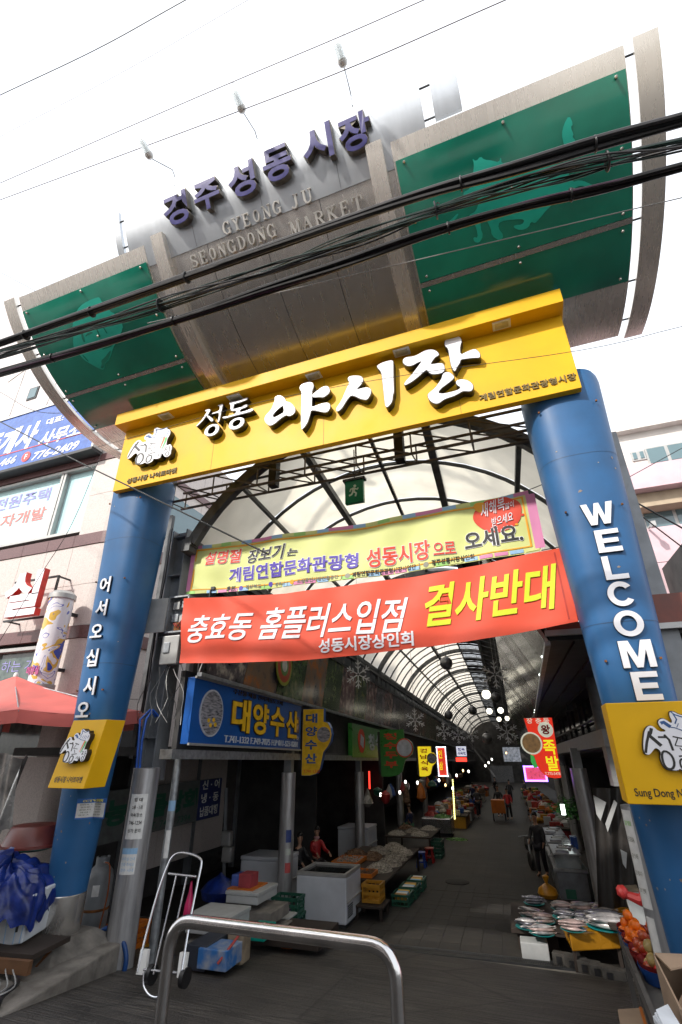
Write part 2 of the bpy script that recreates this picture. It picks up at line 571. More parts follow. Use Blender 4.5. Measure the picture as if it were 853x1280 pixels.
for s, px, py, wd in (('W', 748, 642, .40), ('E', 760.5, 675.5, .29), ('L', 769, 709, .27), ('C', 776.5, 742, .31), ('O', 786, 779, .33), ('M', 796.5, 817, .36), ('E', 808.5, 857, .28)):
    sans_letter(pr, s, px, py, 0.32, wd)

# -------- the market emblem (white cloud-shaped plate with lettering and a tiled roof)
EM_OUT = [(95, 515), (105, 470), (150, 380), (190, 315), (240, 270), (275, 268), (300, 300), (355, 290), (365, 275), (335, 265), (328, 235), (345, 205), (385, 180), (410, 185), (435, 205), (460, 190), (458, 140), (475, 108), (510, 100), (540, 115), (600, 110), (630, 90), (640, 110), (642, 125), (670, 125), (682, 155), (675, 195), (640, 250), (630, 300), (625, 350), (660, 330), (685, 325), (705, 370), (690, 415), (685, 460), (650, 495), (610, 500), (590, 480), (575, 440), (550, 505), (520, 520), (480, 525), (455, 520), (440, 555), (400, 580), (360, 588), (335, 570), (310, 590), (260, 600), (220, 600), (203, 575), (210, 520), (235, 480), (235, 455), (210, 445), (175, 475), (140, 510), (115, 522)]
_e = px_loop(EM_OUT, 10.66, 150, 525, 6.38)
_ex0 = min(p[0] for p in _e); _ex1 = max(p[0] for p in _e); _ez0 = min(p[1] for p in _e); _ez1 = max(p[1] for p in _e)
_EW, _EH = _ex1 - _ex0, _ez1 - _ez0
def em_norm(pts):
    L = px_loop(pts, 10.66, 150, 525, 6.38)
    return [((x - _ex0) / _EW - 0.5, (z - _ez0) / _EH - 0.5) for x, z in L]
EM_STROKES = [([(195, 370), (230, 330), (255, 290)], 30), ([(225, 320), (160, 420), (112, 505)], 24), ([(205, 350), (270, 415)], 34),
              ([(275, 350), (340, 335)], 20), ([(335, 318), (358, 350), (350, 430)], 22),
              ([(400, 315), (485, 312)], 14), ([(435, 320), (385, 385)], 10), ([(385, 385), (480, 370)], 9), ([(415, 395), (440, 430)], 10), ([(375, 465), (485, 430)], 14),
              ([(490, 490), (515, 455), (528, 490)], 10), ([(555, 445), (550, 500)], 10),
              ([(590, 375), (630, 365), (595, 415)], 10), ([(610, 385), (635, 410)], 10), ([(665, 350), (672, 420)], 10), ([(672, 380), (695, 375)], 9)]
EM_RINGS = [([(262, 455), (300, 450), (322, 480), (310, 540), (270, 585), (230, 590), (218, 560), (235, 495)], 20), ([(390, 478), (425, 475), (432, 500), (410, 545), (375, 570), (352, 555), (362, 505)], 16), ([(635, 425), (660, 430), (655, 465), (630, 485), (612, 470), (618, 440)], 9)]
EM_ROOF = [([(352, 230), (380, 215), (420, 240)], 34), ([(478, 112), (500, 130), (560, 135), (632, 102)], 12), ([(492, 128), (500, 165), (470, 205)], 12), ([(400, 245), (450, 238), (500, 245), (560, 238), (610, 225)], 9), ([(500, 195), (470, 232)], 6), ([(545, 180), (515, 225)], 6), ([(580, 170), (560, 220)], 6), ([(610, 165), (600, 215)], 6), ([(655, 150), (640, 190)], 10)]
def emblem(parent, cx, cz, Y, W, H, depth):
    fr = lambda x, y, d: Vector((cx + x * W, Y - d, cz + y * H))
    out = smooth_loop(em_norm(EM_OUT), 1)
    k = 1.0
    sh = MB().poly([[(x * 1.0, y * 1.0) for x, y in out]], fr, 0.0, depth)
    e = put('emblem', sh, 'letter_black', parent)
    put('emblem_face', MB().poly([[(x * .985, y * .98) for x, y in out]], fr, depth + 0.001, depth + 0.010), 'letter_white', e)
    a = MB()
    d = depth + 0.0115
    kx = 1.0 / 610
    for i, (pts, wd) in enumerate(EM_STROKES):
        a.poly(ribbon(em_norm(pts), wd * kx * 0.9), fr, d - .001, d + i * .0001)
    for pts, wd in EM_RINGS:
        a.poly(ribbon(smooth_loop(em_norm(pts), 1), wd * kx, True), fr, d - .001, d + .0022)
    put('emblem_lettering', a, 'letter_black', e)
    a = MB()
    for i, (pts, wd) in enumerate(EM_ROOF):
        a.poly(ribbon(em_norm(pts), wd * kx), fr, d - .001, d + .0004 + i * .0001)
    put('emblem_roof', a, mat('emblem_blue', (0.03, 0.10, 0.28), 0.5), e)
    for i, (c, dx) in enumerate(((('emblem_orange'), 0), (('emblem_green'), 32))):
        a = MB().poly(ribbon(em_norm([(600 + dx * .8, 235), (575 + dx, 300), (535 + dx * .9, 395)]), [24 * kx, 22 * kx, 5 * kx]), fr, d - .001, d + .003 + i * .0002)
        put('emblem_stripe', a, mat(c, (0.8, 0.22, 0.05) if i == 0 else (0.08, 0.5, 0.12), 0.5), e)
    return e

# -------- the small yellow boxes strapped to the pillars
def pillar_box(front, depth, label, eng):
    # front = TL, TR, BR, BL in world space
    TL, TR, BR, BL = [Vector(p) for p in front]
    t = thing('pillar_sign_box', label, 'sign box', tuple((BL + BR) / 2))
    dv = Vector((0, depth, 0))
    put('box', MB().hexa([BL, BR, BR + dv, BL + dv], [TL, TR, TR + dv, TL + dv]), 'yellow', t, bevel=0.008)
    fr = quad_fr(TL, TR, BR, BL, (0, -1, 0))
    return t, fr
Lf = [pg(91.5, 900, 6.62), pg(133.5, 900, 6.62), pg(116, 987, 6.30), pg(62, 984.6, 6.30)]
zt = (Lf[0].z + Lf[1].z) / 2; zb = (Lf[2].z + Lf[3].z) / 2
t, fr = pillar_box([(-7.32, 6.62, zt), (-6.6, 6.62, zt), (-6.48, 6.30, zb), (-7.2, 6.30, zb)], 0.42, 'yellow sign box with Korean market name on left blue pillar', False)
def sheared(fr, cx, cy, W, H):
    return lambda x, y, d: fr(cx + x * W, cy + y * H, d)
def emblem_on(parent, fr, cx, cy, W, H, depth):
    out = smooth_loop(em_norm(EM_OUT), 1)
    f2 = sheared(fr, cx, cy, W, H)
    e = put('emblem', MB().poly([out], f2, 0.0, depth), 'letter_black', parent)
    put('emblem_face', MB().poly([[(x * .975, y * .97) for x, y in out]], f2, depth + .001, depth + .01), 'letter_white', e)
    kx = 1.0 / 610; a = MB(); d = depth + .0115
    for i, (pts, wd) in enumerate(EM_STROKES):
        a.poly(ribbon(em_norm(pts), wd * kx * 0.95), f2, d - .001, d + i * .0001)
    for pts, wd in EM_RINGS:
        a.poly(ribbon(smooth_loop(em_norm(pts), 1), wd * kx, True), f2, d - .001, d + .0022)
    put('emblem_lettering', a, 'letter_black', e)
    a = MB()
    for i, (pts, wd) in enumerate(EM_ROOF):
        a.poly(ribbon(em_norm(pts), wd * kx), f2, d - .001, d + .0004 + i * .0001)
    put('emblem_roof', a, mat('emblem_blue', (0.03, 0.10, 0.28), 0.5), e)
    for i, (c, dx) in enumerate(((('emblem_orange'), 0), (('emblem_green'), 32))):
        a = MB().poly(ribbon(em_norm([(600 + dx * .8, 235), (575 + dx, 300), (535 + dx * .9, 395)]), [24 * kx, 22 * kx, 5 * kx]), f2, d - .001, d + .003 + i * .0002)
        put('emblem_stripe', a, mat(c, (0.8, 0.22, 0.05) if i == 0 else (0.08, 0.5, 0.12), 0.5), e)
emblem_on(t, fr, 0.50, 0.60, 0.80, 0.52, 0.09)
text(t, 'lettering', '성동시장 나이트마켓', 'letter_black', sheared(fr, 0.5, 0.12, 1, 1), 0.78, 0.085, off=0.02, d1=0.004)
t, fr = pillar_box([(0.735, 6.40, 0.40), (1.66, 6.40, 0.40), (1.66, 6.40, -0.565), (0.735, 6.40, -0.565)], 0.42, 'yellow sign box with Sung Dong lettering on right blue pillar', True)
emblem_on(t, fr, 0.62, 0.60, 0.70, 0.60, 0.05)
text(t, 'lettering', 'Sung Dong Night Market', 'letter_black', sheared(fr, 0.53, 0.10, 1, 1), 0.88, 0.10, off=0.012, d1=0.004)

# -------- the long yellow night-market sign
SY = 6.5
ms = thing('market_sign', 'long yellow sign with white brush lettering and a hood across the gate', 'sign', (-3.04, 6.56, 4.76))
put('sign_board', MB().box((-3.04, 6.56, 5.52), (8.92, 0.12, 1.5)), 'yellow', ms, bevel=0.006)
put('hood', MB().box((-3.05, 6.41, 6.41), (9.0, 0.40, 0.29)), 'yellow', ms, bevel=0.008)
for x in (-5.1, -2.75, -0.35):
    put('panel_joint', MB().box((x, 6.499, 5.52), (.006, .004, 1.48)), 'brown_print', ms)
for x in (-6.30, -4.62, -2.90, -1.20, 0.50):
    f = put('downlight', MB().box((x, 6.35, 6.259), (0.29, 0.185, 0.02)), 'white_plastic', ms, bevel=0.004)
    put('downlight_glass', MB().box((x, 6.35, 6.2475), (0.215, 0.12, 0.006)), mat('lamp_glass', (0.55, 0.5, 0.36), 0.25), f)
PD = 0.135
gf = gate_fr(SY)
K1 = [(165, 268), (185, 248), (215, 243), (245, 258), (262, 285), (265, 300), (300, 305), (335, 335), (350, 370), (345, 400), (320, 422), (295, 425), (275, 418), (250, 430), (215, 455), (175, 490), (140, 512), (115, 508), (85, 480), (78, 450), (90, 420), (125, 385), (145, 355), (160, 315), (172, 285)]
K1h = [(150, 430), (155, 415), (190, 375), (235, 338), (248, 340), (252, 395), (215, 415), (180, 435), (160, 440)]
K2 = [(390, 175), (398, 155), (430, 132), (465, 125), (500, 128), (512, 150), (512, 180), (500, 200), (497, 300), (495, 352), (540, 333), (590, 315), (640, 308), (658, 325), (660, 350), (650, 380), (625, 395), (590, 390), (540, 378), (491, 376), (480, 420), (465, 470), (450, 500), (415, 548), (405, 535), (404, 400), (410, 210), (395, 195)]
K3 = [(503, 240), (540, 205), (590, 170), (625, 160), (648, 170), (657, 195), (655, 220), (630, 245), (600, 262), (575, 258), (520, 262), (505, 250)]
S1 = [(128, 370), (140, 350), (170, 340), (230, 338), (270, 345), (292, 370), (290, 400), (270, 435), (235, 470), (225, 488), (260, 478), (310, 465), (350, 465), (375, 485), (378, 515), (365, 555), (340, 590), (325, 597), (290, 592), (250, 580), (215, 560), (165, 548), (130, 585), (100, 630), (70, 680), (40, 712), (15, 720), (3, 700), (10, 680), (60, 610), (110, 490), (150, 405), (135, 392)]
S2 = [(440, 235), (465, 215), (520, 190), (580, 175), (610, 178), (615, 210), (615, 320), (618, 420), (622, 520), (608, 550), (605, 610), (580, 650), (550, 678), (530, 665), (522, 620), (510, 500), (495, 370), (488, 310), (470, 280), (445, 255)]
J1 = [(28, 320), (40, 295), (75, 282), (125, 278), (170, 262), (215, 235), (260, 212), (310, 208), (355, 222), (380, 250), (380, 268), (345, 285), (325, 310), (297, 355), (340, 348), (400, 340), (425, 350), (438, 385), (433, 420), (405, 440), (370, 448), (320, 452), (290, 440), (270, 415), (258, 408), (225, 435), (170, 485), (110, 530), (55, 558), (42, 550), (50, 525), (110, 460), (165, 390), (215, 322), (180, 335), (120, 368), (80, 372), (50, 360), (32, 340)]
J2 = [(432, 150), (440, 118), (480, 105), (520, 98), (555, 85), (585, 88), (600, 115), (600, 140), (590, 165), (585, 200), (590, 262), (640, 235), (700, 210), (735, 205), (760, 225), (780, 250), (778, 292), (740, 292), (690, 295), (640, 302), (592, 308), (585, 340), (560, 375), (540, 420), (525, 420), (505, 390), (490, 340), (478, 260), (468, 200), (440, 180)]
J3 = [(408, 480), (415, 450), (440, 430), (475, 428), (505, 445), (527, 470), (525, 490), (500, 515), (460, 545), (400, 590), (370, 632), (420, 638), (480, 625), (540, 610), (580, 592), (590, 575), (560, 560), (543, 535), (548, 510), (590, 498), (640, 502), (680, 520), (710, 550), (714, 580), (700, 610), (675, 618), (640, 615), (610, 615), (570, 640), (520, 665), (470, 680), (430, 695), (385, 730), (350, 738), (310, 722), (280, 690), (268, 650), (285, 628), (340, 585), (380, 530), (400, 500)]
D1 = [(160, 215), (205, 200), (222, 212), (215, 235), (190, 275), (205, 285), (240, 310), (258, 330), (245, 352), (225, 345), (185, 295), (170, 290), (130, 345), (95, 380), (60, 412), (52, 402), (90, 365), (135, 310), (165, 260), (185, 230), (165, 232)]
D2 = [(308, 158), (365, 142), (378, 155), (365, 170), (358, 200), (345, 260), (330, 340), (318, 360), (305, 355), (322, 290), (325, 245), (250, 262), (240, 258), (245, 250), (328, 224), (335, 185), (330, 172), (312, 170)]
D3 = [(150, 475), (165, 435), (210, 395), (265, 380), (310, 385), (328, 420), (315, 470), (280, 505), (230, 525), (180, 522), (152, 500)]
D3h = [(190, 470), (205, 435), (240, 408), (275, 405), (288, 430), (275, 465), (245, 492), (210, 500), (192, 490)]
D4 = [(443, 130), (470, 120), (560, 105), (640, 72), (668, 70), (660, 90), (600, 115), (510, 142), (500, 150), (490, 200), (500, 205), (570, 185), (640, 152), (665, 155), (650, 180), (575, 208), (565, 245), (640, 225), (705, 198), (730, 205), (722, 225), (640, 250), (540, 275), (450, 300), (395, 315), (365, 310), (368, 295), (420, 290), (520, 262), (530, 218), (490, 225), (460, 218), (462, 180), (462, 150), (445, 142)]
D5 = [(440, 395), (455, 355), (500, 320), (560, 302), (610, 310), (625, 345), (610, 390), (570, 425), (510, 447), (460, 440), (442, 420)]
D5h = [(480, 385), (500, 350), (540, 330), (578, 330), (582, 355), (560, 390), (520, 410), (490, 408)]
def grow(lp, k):                          # pull an outline in or out by k metres
    n = len(lp); ar = sum(lp[i][0] * lp[(i + 1) % n][1] - lp[(i + 1) % n][0] * lp[i][1] for i in range(n))
    sg = 1 if ar > 0 else -1; o = []
    for i in range(n):
        a, b = lp[i - 1], lp[(i + 1) % n]
        dx, dy = b[0] - a[0], b[1] - a[1]; l = math.hypot(dx, dy) or 1
        o.append((lp[i][0] + dy / l * k * sg, lp[i][1] - dx / l * k * sg))
    return o
def channel_letter(loops, sc, ox, oy):
    Ls = [smooth_loop(px_loop(lp, sc, ox, oy, SY - PD), 1) for lp in loops]
    body = [grow(Ls[0], 0.006)] + [grow(h, -0.004) for h in Ls[1:]]
    b = put('letter', MB().poly(body, gf, 0, PD), 'letter_black', ms)
    face = [grow(Ls[0], -0.004)] + [grow(h, 0.004) for h in Ls[1:]]
    put('letter_face', MB().poly(face, gf, PD - .002, PD + 0.008), 'letter_white', b)
for lo in ([K1, K1h], [K2], [K3]): channel_letter(lo, 7.108, 320, 460)
for lo in ([S1], [S2]): channel_letter(lo, 8.53, 420, 430)
for lo in ([J1], [J2], [J3]): channel_letter(lo, 7.755, 500, 410)
for lo in ([D1], [D2], [D3, D3h], [D4], [D5, D5h]): channel_letter(lo, 9.478, 240, 490)
emblem(ms, (_ex0 + _ex1) / 2, (_ez0 + _ez1) / 2, SY, _EW, _EH, 0.12)
a, b = pg(159, 604, SY), pg(222, 586, SY)
text(ms, 'small_lettering', '성동시장 나이트마켓', 'brown_print', gf, b.x - a.x, 0.125, off=0.02, d1=0.02, c=((a.x + b.x) / 2, (a.z + b.z) / 2 - .0))
a, b = pg(599, 496, SY), pg(721, 473, SY)
text(ms, 'small_lettering', '계림연합문화관광형시장', 'brown_print', gf, b.x - a.x, 0.135, off=0.02, d1=0.02, c=((a.x + b.x) / 2, (a.z + b.z) / 2))

# -------- the curved steel drum with the market name
DY, DZ, DR = 7.3, 10.4, 3.65
def cylp(x, th, r):
    t_ = R(th)
    return Vector((x, DY + r * math.cos(t_), DZ + r * math.sin(t_)))
def drum_sheet(x0, x1, t0, t1, r, th, nx=2):
    nv = max(2, int(abs(t1 - t0) / 2.2))
    return MB().slab(lambda a, b, d: cylp(x0 + (x1 - x0) * a, t0 + (t1 - t0) * b, r + d), nx, nv, th)
dr = thing('arched_sign', 'curved brushed steel drum sign with blue Korean letters and green side panels over the gate', 'sign', (-3.09, 7.3, 6.75))
put('centre_panel', drum_sheet(-5.50, -0.66, -80, -149, DR, 0.05, 4), 'dull_steel', dr, smooth=True)
put('name_plate', drum_sheet(-5.83, -0.14, -142, -161, DR + 0.012, 0.07, 4), 'name_steel', dr, smooth=True)
put('side_strip', drum_sheet(-6.08, -5.94, -147, -161, DR + 0.012, 0.07), 'name_steel', dr, smooth=True)
put('side_strip', drum_sheet(0.02, 0.42, -149, -160.5, DR + 0.012, 0.07), 'name_steel', dr, smooth=True)
for x0, x1 in ((-8.72, -5.48), (-0.70, 2.55)):
    put('wing_panel', drum_sheet(x0, x1, -80, -148, DR + 0.02, 0.08, 3), 'brushed_steel', dr, smooth=True)
    g0, g1 = (x0 + 0.03, x1 - 0.02)
    put('green_panel', drum_sheet(g0, g1, -115.2, -143.2, DR + 0.055, 0.03, 3), 'green_panel', dr, smooth=True)
    put('green_panel', drum_sheet(g0, g1, -100, -114.0, DR + 0.055, 0.03, 3), 'green_panel', dr, smooth=True)
    put('seam_strip', drum_sheet(g0, g1, -113.9, -115.1, DR + 0.066, 0.04, 2), 'dull_steel', dr, smooth=True)
    for fx in (0.04, 0.5, 0.96):
        for th in (-142.2, -129, -116.5, -112.8, -101.5):
            p = cylp(g0 + (g1 - g0) * fx, th, DR + 0.058)
            ax = (p - Vector((p.x, DY, DZ))).normalized()
            bl = MB().lathe(p, [(0.022, 0), (0.022, 0.03), (0.012, 0.045)], 8, ax)
            put('bolt', bl, 'dull_steel', dr)
for x0, x1 in ((-5.23, -4.98), (-1.08, -0.82)):
    put('rib', drum_sheet(x0, x1, -84, -148.6, DR + 0.13, 0.13), 'brushed_steel', dr, smooth=True)
for x0, x1 in ((-9.14, -8.84), (2.66, 2.96)):
    put('hoop', drum_sheet(x0, x1, -78, -148.6, DR + 0.03, 0.07), 'brushed_steel', dr, smooth=True)
rd = MB()
for th in (-146, -130, -114, -99, -86):
    for xa, xb in ((-8.9, -8.6), (2.45, 2.75)):
        put('tie_rod', MB().tube([cylp(xa, th, DR - 0.03), cylp(xb, th, DR - 0.03)], 0.016, 6), 'dark_frame', dr)
for th in (-158, -150):
    rd.tube([cylp(-6.0, th, DR - 0.03), cylp(-5.8, th, DR - 0.03)], 0.016, 6)
    rd.tube([cylp(-0.2, th, DR - 0.03), cylp(0.1, th, DR - 0.03)], 0.016, 6)
put('tie_rod', rd, 'dark_frame', dr, kind='stuff')
for x in (-4.2, -3.1, -2.0):
    put('panel_joint', drum_sheet(x - .004, x + .004, -84, -142, DR + 0.003, 0.01, 1), 'dark_frame', dr)
for x in (-4.4, -3.0, -1.6):
    put('panel_joint', drum_sheet(x - .003, x + .003, -142.3, -160.8, DR + 0.0145, 0.01, 1), 'dark_frame', dr)
def drum_fr(th0, r=DR + 0.012):
    return lambda x, y, d: cylp(x, th0 - math.degrees(y / DR), r + d)
for s, px, py in (('경', 222, 263), ('주', 260.5, 245.5), ('성', 304, 227), ('동', 348, 206.5), ('시', 398, 182), ('장', 444.5, 168)):
    d_ = ray(px, py); rr = DR + 0.08
    aa = d_.y ** 2 + d_.z ** 2; bb = -2 * (d_.y * DY + d_.z * DZ); cc = DY ** 2 + DZ ** 2 - rr * rr
    P = d_ * ((-bb - math.sqrt(bb * bb - 4 * aa * cc)) / 2 / aa)
    f = drum_fr(math.degrees(math.atan2(P.z - DZ, P.y - DY)))
    hh = 0.56 if s != '주' else 0.50
    text(dr, 'letter', s, 'letter_side', f, 0.53, hh, off=0.034, d0=0.0, d1=0.12, c=(P.x, 0))
    text(dr, 'letter_face', s, 'letter_blue', f, 0.51, hh - .02, off=0.026, d0=0.121, d1=0.129, c=(P.x, 0))
# thin Roman capitals with serifs, built stroke by stroke
ROM = {
 'G': [([(.78, .75), (.62, .93), (.40, .96), (.18, .75), (.12, .5), (.18, .25), (.40, .04), (.62, .07), (.78, .2)], [.06, .07, .09, .15, .17, .15, .09, .07, .12]), ([(.78, .04), (.78, .42)], .14), ([(.58, .42), (.92, .42)], .07), ([(.80, .7), (.80, .95)], .06)],
 'Y': [([(.18, .95), (.5, .48)], .14), ([(.82, .95), (.5, .48)], .07), ([(.5, .5), (.5, .05)], .15), ([(.02, .96), (.36, .96)], .07), ([(.66, .96), (.98, .96)], .07), ([(.32, .04), (.68, .04)], .07)],
 'E': [([(.28, .04), (.28, .96)], .15), ([(.1, .96), (.82, .96)], .07), ([(.1, .04), (.84, .04)], .07), ([(.28, .52), (.66, .52)], .07), ([(.82, .96), (.82, .74)], .07), ([(.84, .04), (.84, .28)], .07), ([(.64, .42), (.64, .62)], .06)],
 'O': [([(.5, .97), (.24, .85), (.13, .5), (.24, .15), (.5, .03), (.76, .15), (.87, .5), (.76, .85)], 'ring')],
 'N': [([(.2, .04), (.2, .96)], .07), ([(.2, .94), (.8, .06)], .15), ([(.8, .96), (.8, .04)], .07), ([(.04, .96), (.3, .96)], .07), ([(.06, .04), (.36, .04)], .07), ([(.64, .96), (.96, .96)], .07)],
 'J': [([(.62, .96), (.62, .25), (.5, .05), (.3, .03), (.16, .16)], [.16, .16, .12, .08, .14]), ([(.4, .96), (.84, .96)], .07)],
 'U': [([(.24, .96), (.24, .3), (.34, .08), (.52, .03), (.72, .1), (.8, .3), (.8, .96)], [.15, .15, .12, .08, .07, .07, .07]), ([(.06, .96), (.42, .96)], .07), ([(.64, .96), (.96, .96)], .07)],
 'S': [([(.78, .78), (.62, .94), (.38, .95), (.2, .78), (.28, .6), (.7, .42), (.82, .24), (.64, .05), (.36, .05), (.18, .2)], [.06, .07, .09, .13, .15, .15, .13, .09, .07, .06]), ([(.79, .7), (.79, .95)], .06), ([(.18, .05), (.18, .3)], .06)],
 'D': [([(.26, .04), (.26, .96)], .15), ([(.1, .96), (.5, .96), (.76, .8), (.87, .5), (.76, .2), (.5, .04), (.1, .04)], [.07, .07, .12, .16, .12, .07, .07])],
 'M': [([(.16, .04), (.18, .96)], .07), ([(.18, .94), (.5, .1)], .15), ([(.5, .1), (.82, .94)], .07), ([(.82, .96), (.82, .04)], .15), ([(.02, .96), (.2, .96)], .07), ([(.04, .04), (.3, .04)], .07), ([(.8, .96), (.98, .96)], .07), ([(.68, .04), (.98, .04)], .07)],
 'A': [([(.5, .97), (.18, .04)], .07), ([(.48, .97), (.82, .04)], .16), ([(.28, .36), (.7, .36)], .06), ([(.02, .04), (.34, .04)], .07), ([(.62, .04), (.98, .04)], .07)],
 'R': [([(.26, .04), (.26, .96)], .15), ([(.1, .96), (.56, .96), (.78, .84), (.78, .62), (.56, .5), (.3, .5)], [.07, .07, .13, .13, .07, .06]), ([(.5, .5), (.84, .04)], .15), ([(.1, .04), (.42, .04)], .07), ([(.78, .04), (.98, .04)], .07)],
 'K': [([(.24, .04), (.24, .96)], .15), ([(.8, .94), (.3, .44)], .07), ([(.42, .56), (.82, .04)], .15), ([(.08, .96), (.4, .96)], .07), ([(.08, .04), (.4, .04)], .07), ([(.64, .96), (.94, .96)], .07), ([(.66, .04), (.98, .04)], .07)],
 'T': [([(.5, .04), (.5, .96)], .16), ([(.1, .96), (.9, .96)], .07), ([(.1, .96), (.1, .7)], .07), ([(.9, .96), (.9, .7)], .07), ([(.32, .04), (.68, .04)], .07)]}
def roman(ch, cx, cy, wd, ht, f, depth):
    mb = MB()
    for i, (pts, k) in enumerate(ROM[ch]):
        P = [((x - .5) * wd, (y - .5) * ht) for x, y in pts]
        if k == 'ring':
            O = smooth_loop([(x * 1.04, y * 1.02) for x, y in P], 2)
            I = smooth_loop([(x * .60, y * .84) for x, y in P], 2)
            lp = [O, I]
        else:
            lp = ribbon(P, [q * wd * 1.25 for q in k] if isinstance(k, list) else k * 1.25 * (wd if k > .1 else (wd + ht) / 2 * .8))
        mb.poly([[(cx + x, cy + y) for x, y in l] for l in lp], f, 0.0, depth + i * 0.0012)
    return mb
def roman_line(s, x0, x1, th, ht):
    n = len(s); st = (x1 - x0) / n
    f = drum_fr(th)
    for i, ch in enumerate(s):
        if ch != ' ':
            put('roman_letter', roman(ch, x0 + st * (i + .5), 0, st * .84, ht, f, 0.035), 'letter_steel', dr)
roman_line('GYEONG', -3.83, -2.64, -143.7, 0.21)
roman_line('JU', -2.52, -2.07, -143.5, 0.21)
roman_line('SEONGDONG', -4.62, -2.83, -138.9, 0.21)
roman_line('MARKET', -2.62, -1.27, -137.6, 0.21)
def art_loop(pts, sc, ox, oy):
    o = []
    for x, y in pts:
        d_ = ray(ox + x / sc, oy + y / sc); rr = DR + 0.055
        aa = d_.y ** 2 + d_.z ** 2; bb = -2 * (d_.y * DY + d_.z * DZ); cc = DY ** 2 + DZ ** 2 - rr * rr
        P = d_ * ((-bb - math.sqrt(bb * bb - 4 * aa * cc)) / 2 / aa)
        th = math.degrees(math.atan2(P.z - DZ, P.y - DY))
        o.append((P.x, -R(th) * DR))
    return o
artf = lambda x, y, d: cylp(x, -math.degrees(y / DR), DR + 0.055 + d)
def art(pts, sc, ox, oy, m, d, name):
    """flat figure laid on the curved panel in narrow bands so it follows the curve"""
    lp = smooth_loop(art_loop(pts, sc, ox, oy), 1)
    vs, fs = tess([lp])
    bm = bmesh.new()
    bv = [bm.verts.new(v) for v in vs]
    for f in fs:
        try: bm.faces.new([bv[i] for i in f])
        except ValueError: pass
    y0, y1 = min(v.y for v in vs), max(v.y for v in vs)
    k = int((y1 - y0) / 0.12)
    for i in range(1, k + 1):
        bmesh.ops.bisect_plane(bm, geom=bm.verts[:] + bm.edges[:] + bm.faces[:], plane_co=(0, y0 + i * 0.12, 0), plane_no=(0, 1, 0))
    bmesh.ops.triangulate(bm, faces=bm.faces[:])
    bm.verts.index_update()
    mb = MB().add([artf(v.co.x, v.co.y, d) for v in bm.verts], [tuple(v.index for v in f.verts) for f in bm.faces])
    bm.free()
    return put(name, mb, m, dr, smooth=False)
BEAST = [(200, 300), (205, 250), (195, 225), (215, 240), (235, 215), (255, 232), (290, 235), (325, 245), (335, 215), (338, 250), (365, 245), (355, 270), (420, 290), (500, 275), (600, 255), (665, 240), (660, 300), (680, 340), (720, 330), (750, 340), (790, 360), (760, 367), (720, 355), (680, 375), (640, 400), (560, 470), (520, 520), (500, 540), (480, 530), (470, 560), (430, 575), (395, 560), (400, 548), (440, 545), (450, 520), (400, 520), (330, 530), (320, 560), (350, 600), (330, 625), (290, 600), (285, 560), (250, 500), (240, 480), (235, 560), (250, 600), (230, 635), (205, 630), (200, 605), (225, 610), (215, 560), (200, 530), (165, 560), (155, 540), (180, 500), (215, 480), (230, 430), (200, 400), (160, 420), (150, 390), (190, 370)]
art(BEAST, 3.877, 540, 140, 'green_art', 0.005, 'beast_figure')
art([(665, 15), (685, 60), (672, 75), (688, 110), (680, 120), (698, 140), (690, 165), (655, 192), (640, 160), (628, 110), (640, 60)], 3.877, 540, 140, 'green_art', 0.005, 'tail_figure')
art([(125, 490), (130, 500), (95, 540), (65, 570), (55, 600), (47, 590), (55, 560), (90, 525)], 3.877, 540, 140, 'green_art', 0.005, 'whisker_figure')
art([(670, 290), (690, 255), (730, 240), (760, 255), (740, 268), (705, 270), (685, 300)], 3.877, 540, 140, 'green_art', 0.005, 'mane_figure')
MASK = [(150, 280), (200, 210), (290, 150), (400, 110), (430, 115), (455, 170), (540, 270), (620, 310), (640, 400), (690, 410), (705, 480), (630, 635), (590, 700), (550, 840), (490, 900), (480, 970), (430, 960), (320, 900), (240, 850), (190, 790), (130, 740), (110, 650), (115, 560), (100, 450)]
art(MASK, 9.478, 80, 360, 'green_art', 0.005, 'mask_figure')
for q in ([(255, 580), (275, 540), (320, 520), (355, 525), (320, 545), (285, 560)], [(520, 440), (550, 425), (600, 400), (580, 430), (545, 452)], [(205, 520), (225, 515), (245, 600), (258, 640), (240, 645), (215, 590)], [(380, 470), (400, 480), (440, 580), (425, 582)], [(460, 455), (475, 455), (525, 540), (508, 540)], [(455, 735), (470, 710), (585, 670), (580, 690), (500, 715)], [(445, 855), (480, 830), (550, 740), (565, 735), (540, 830), (480, 900), (470, 955), (435, 945), (455, 900)], [(215, 790), (235, 790), (305, 870), (285, 868)]):
    art(q, 9.478, 80, 360, 'green_panel', 0.010, 'mask_line')
# brackets that carry the drum on the pillars and truss
bk = MB()
for x in (PX['left'], PX['right'], -4.5, -1.7):
    bk.beam((x, 7.9, 5.0), (x, 7.9, 8.6), 0.18, 0.18)
    bk.beam((x, 7.9, 8.4), (x, 5.6, 8.2), 0.08, 0.1)
bk.beam((PX['left'], 7.9, 8.2), (PX['right'], 7.9, 8.2), 0.16, 0.16)
put('support_frame', bk, 'dark_frame', dr)

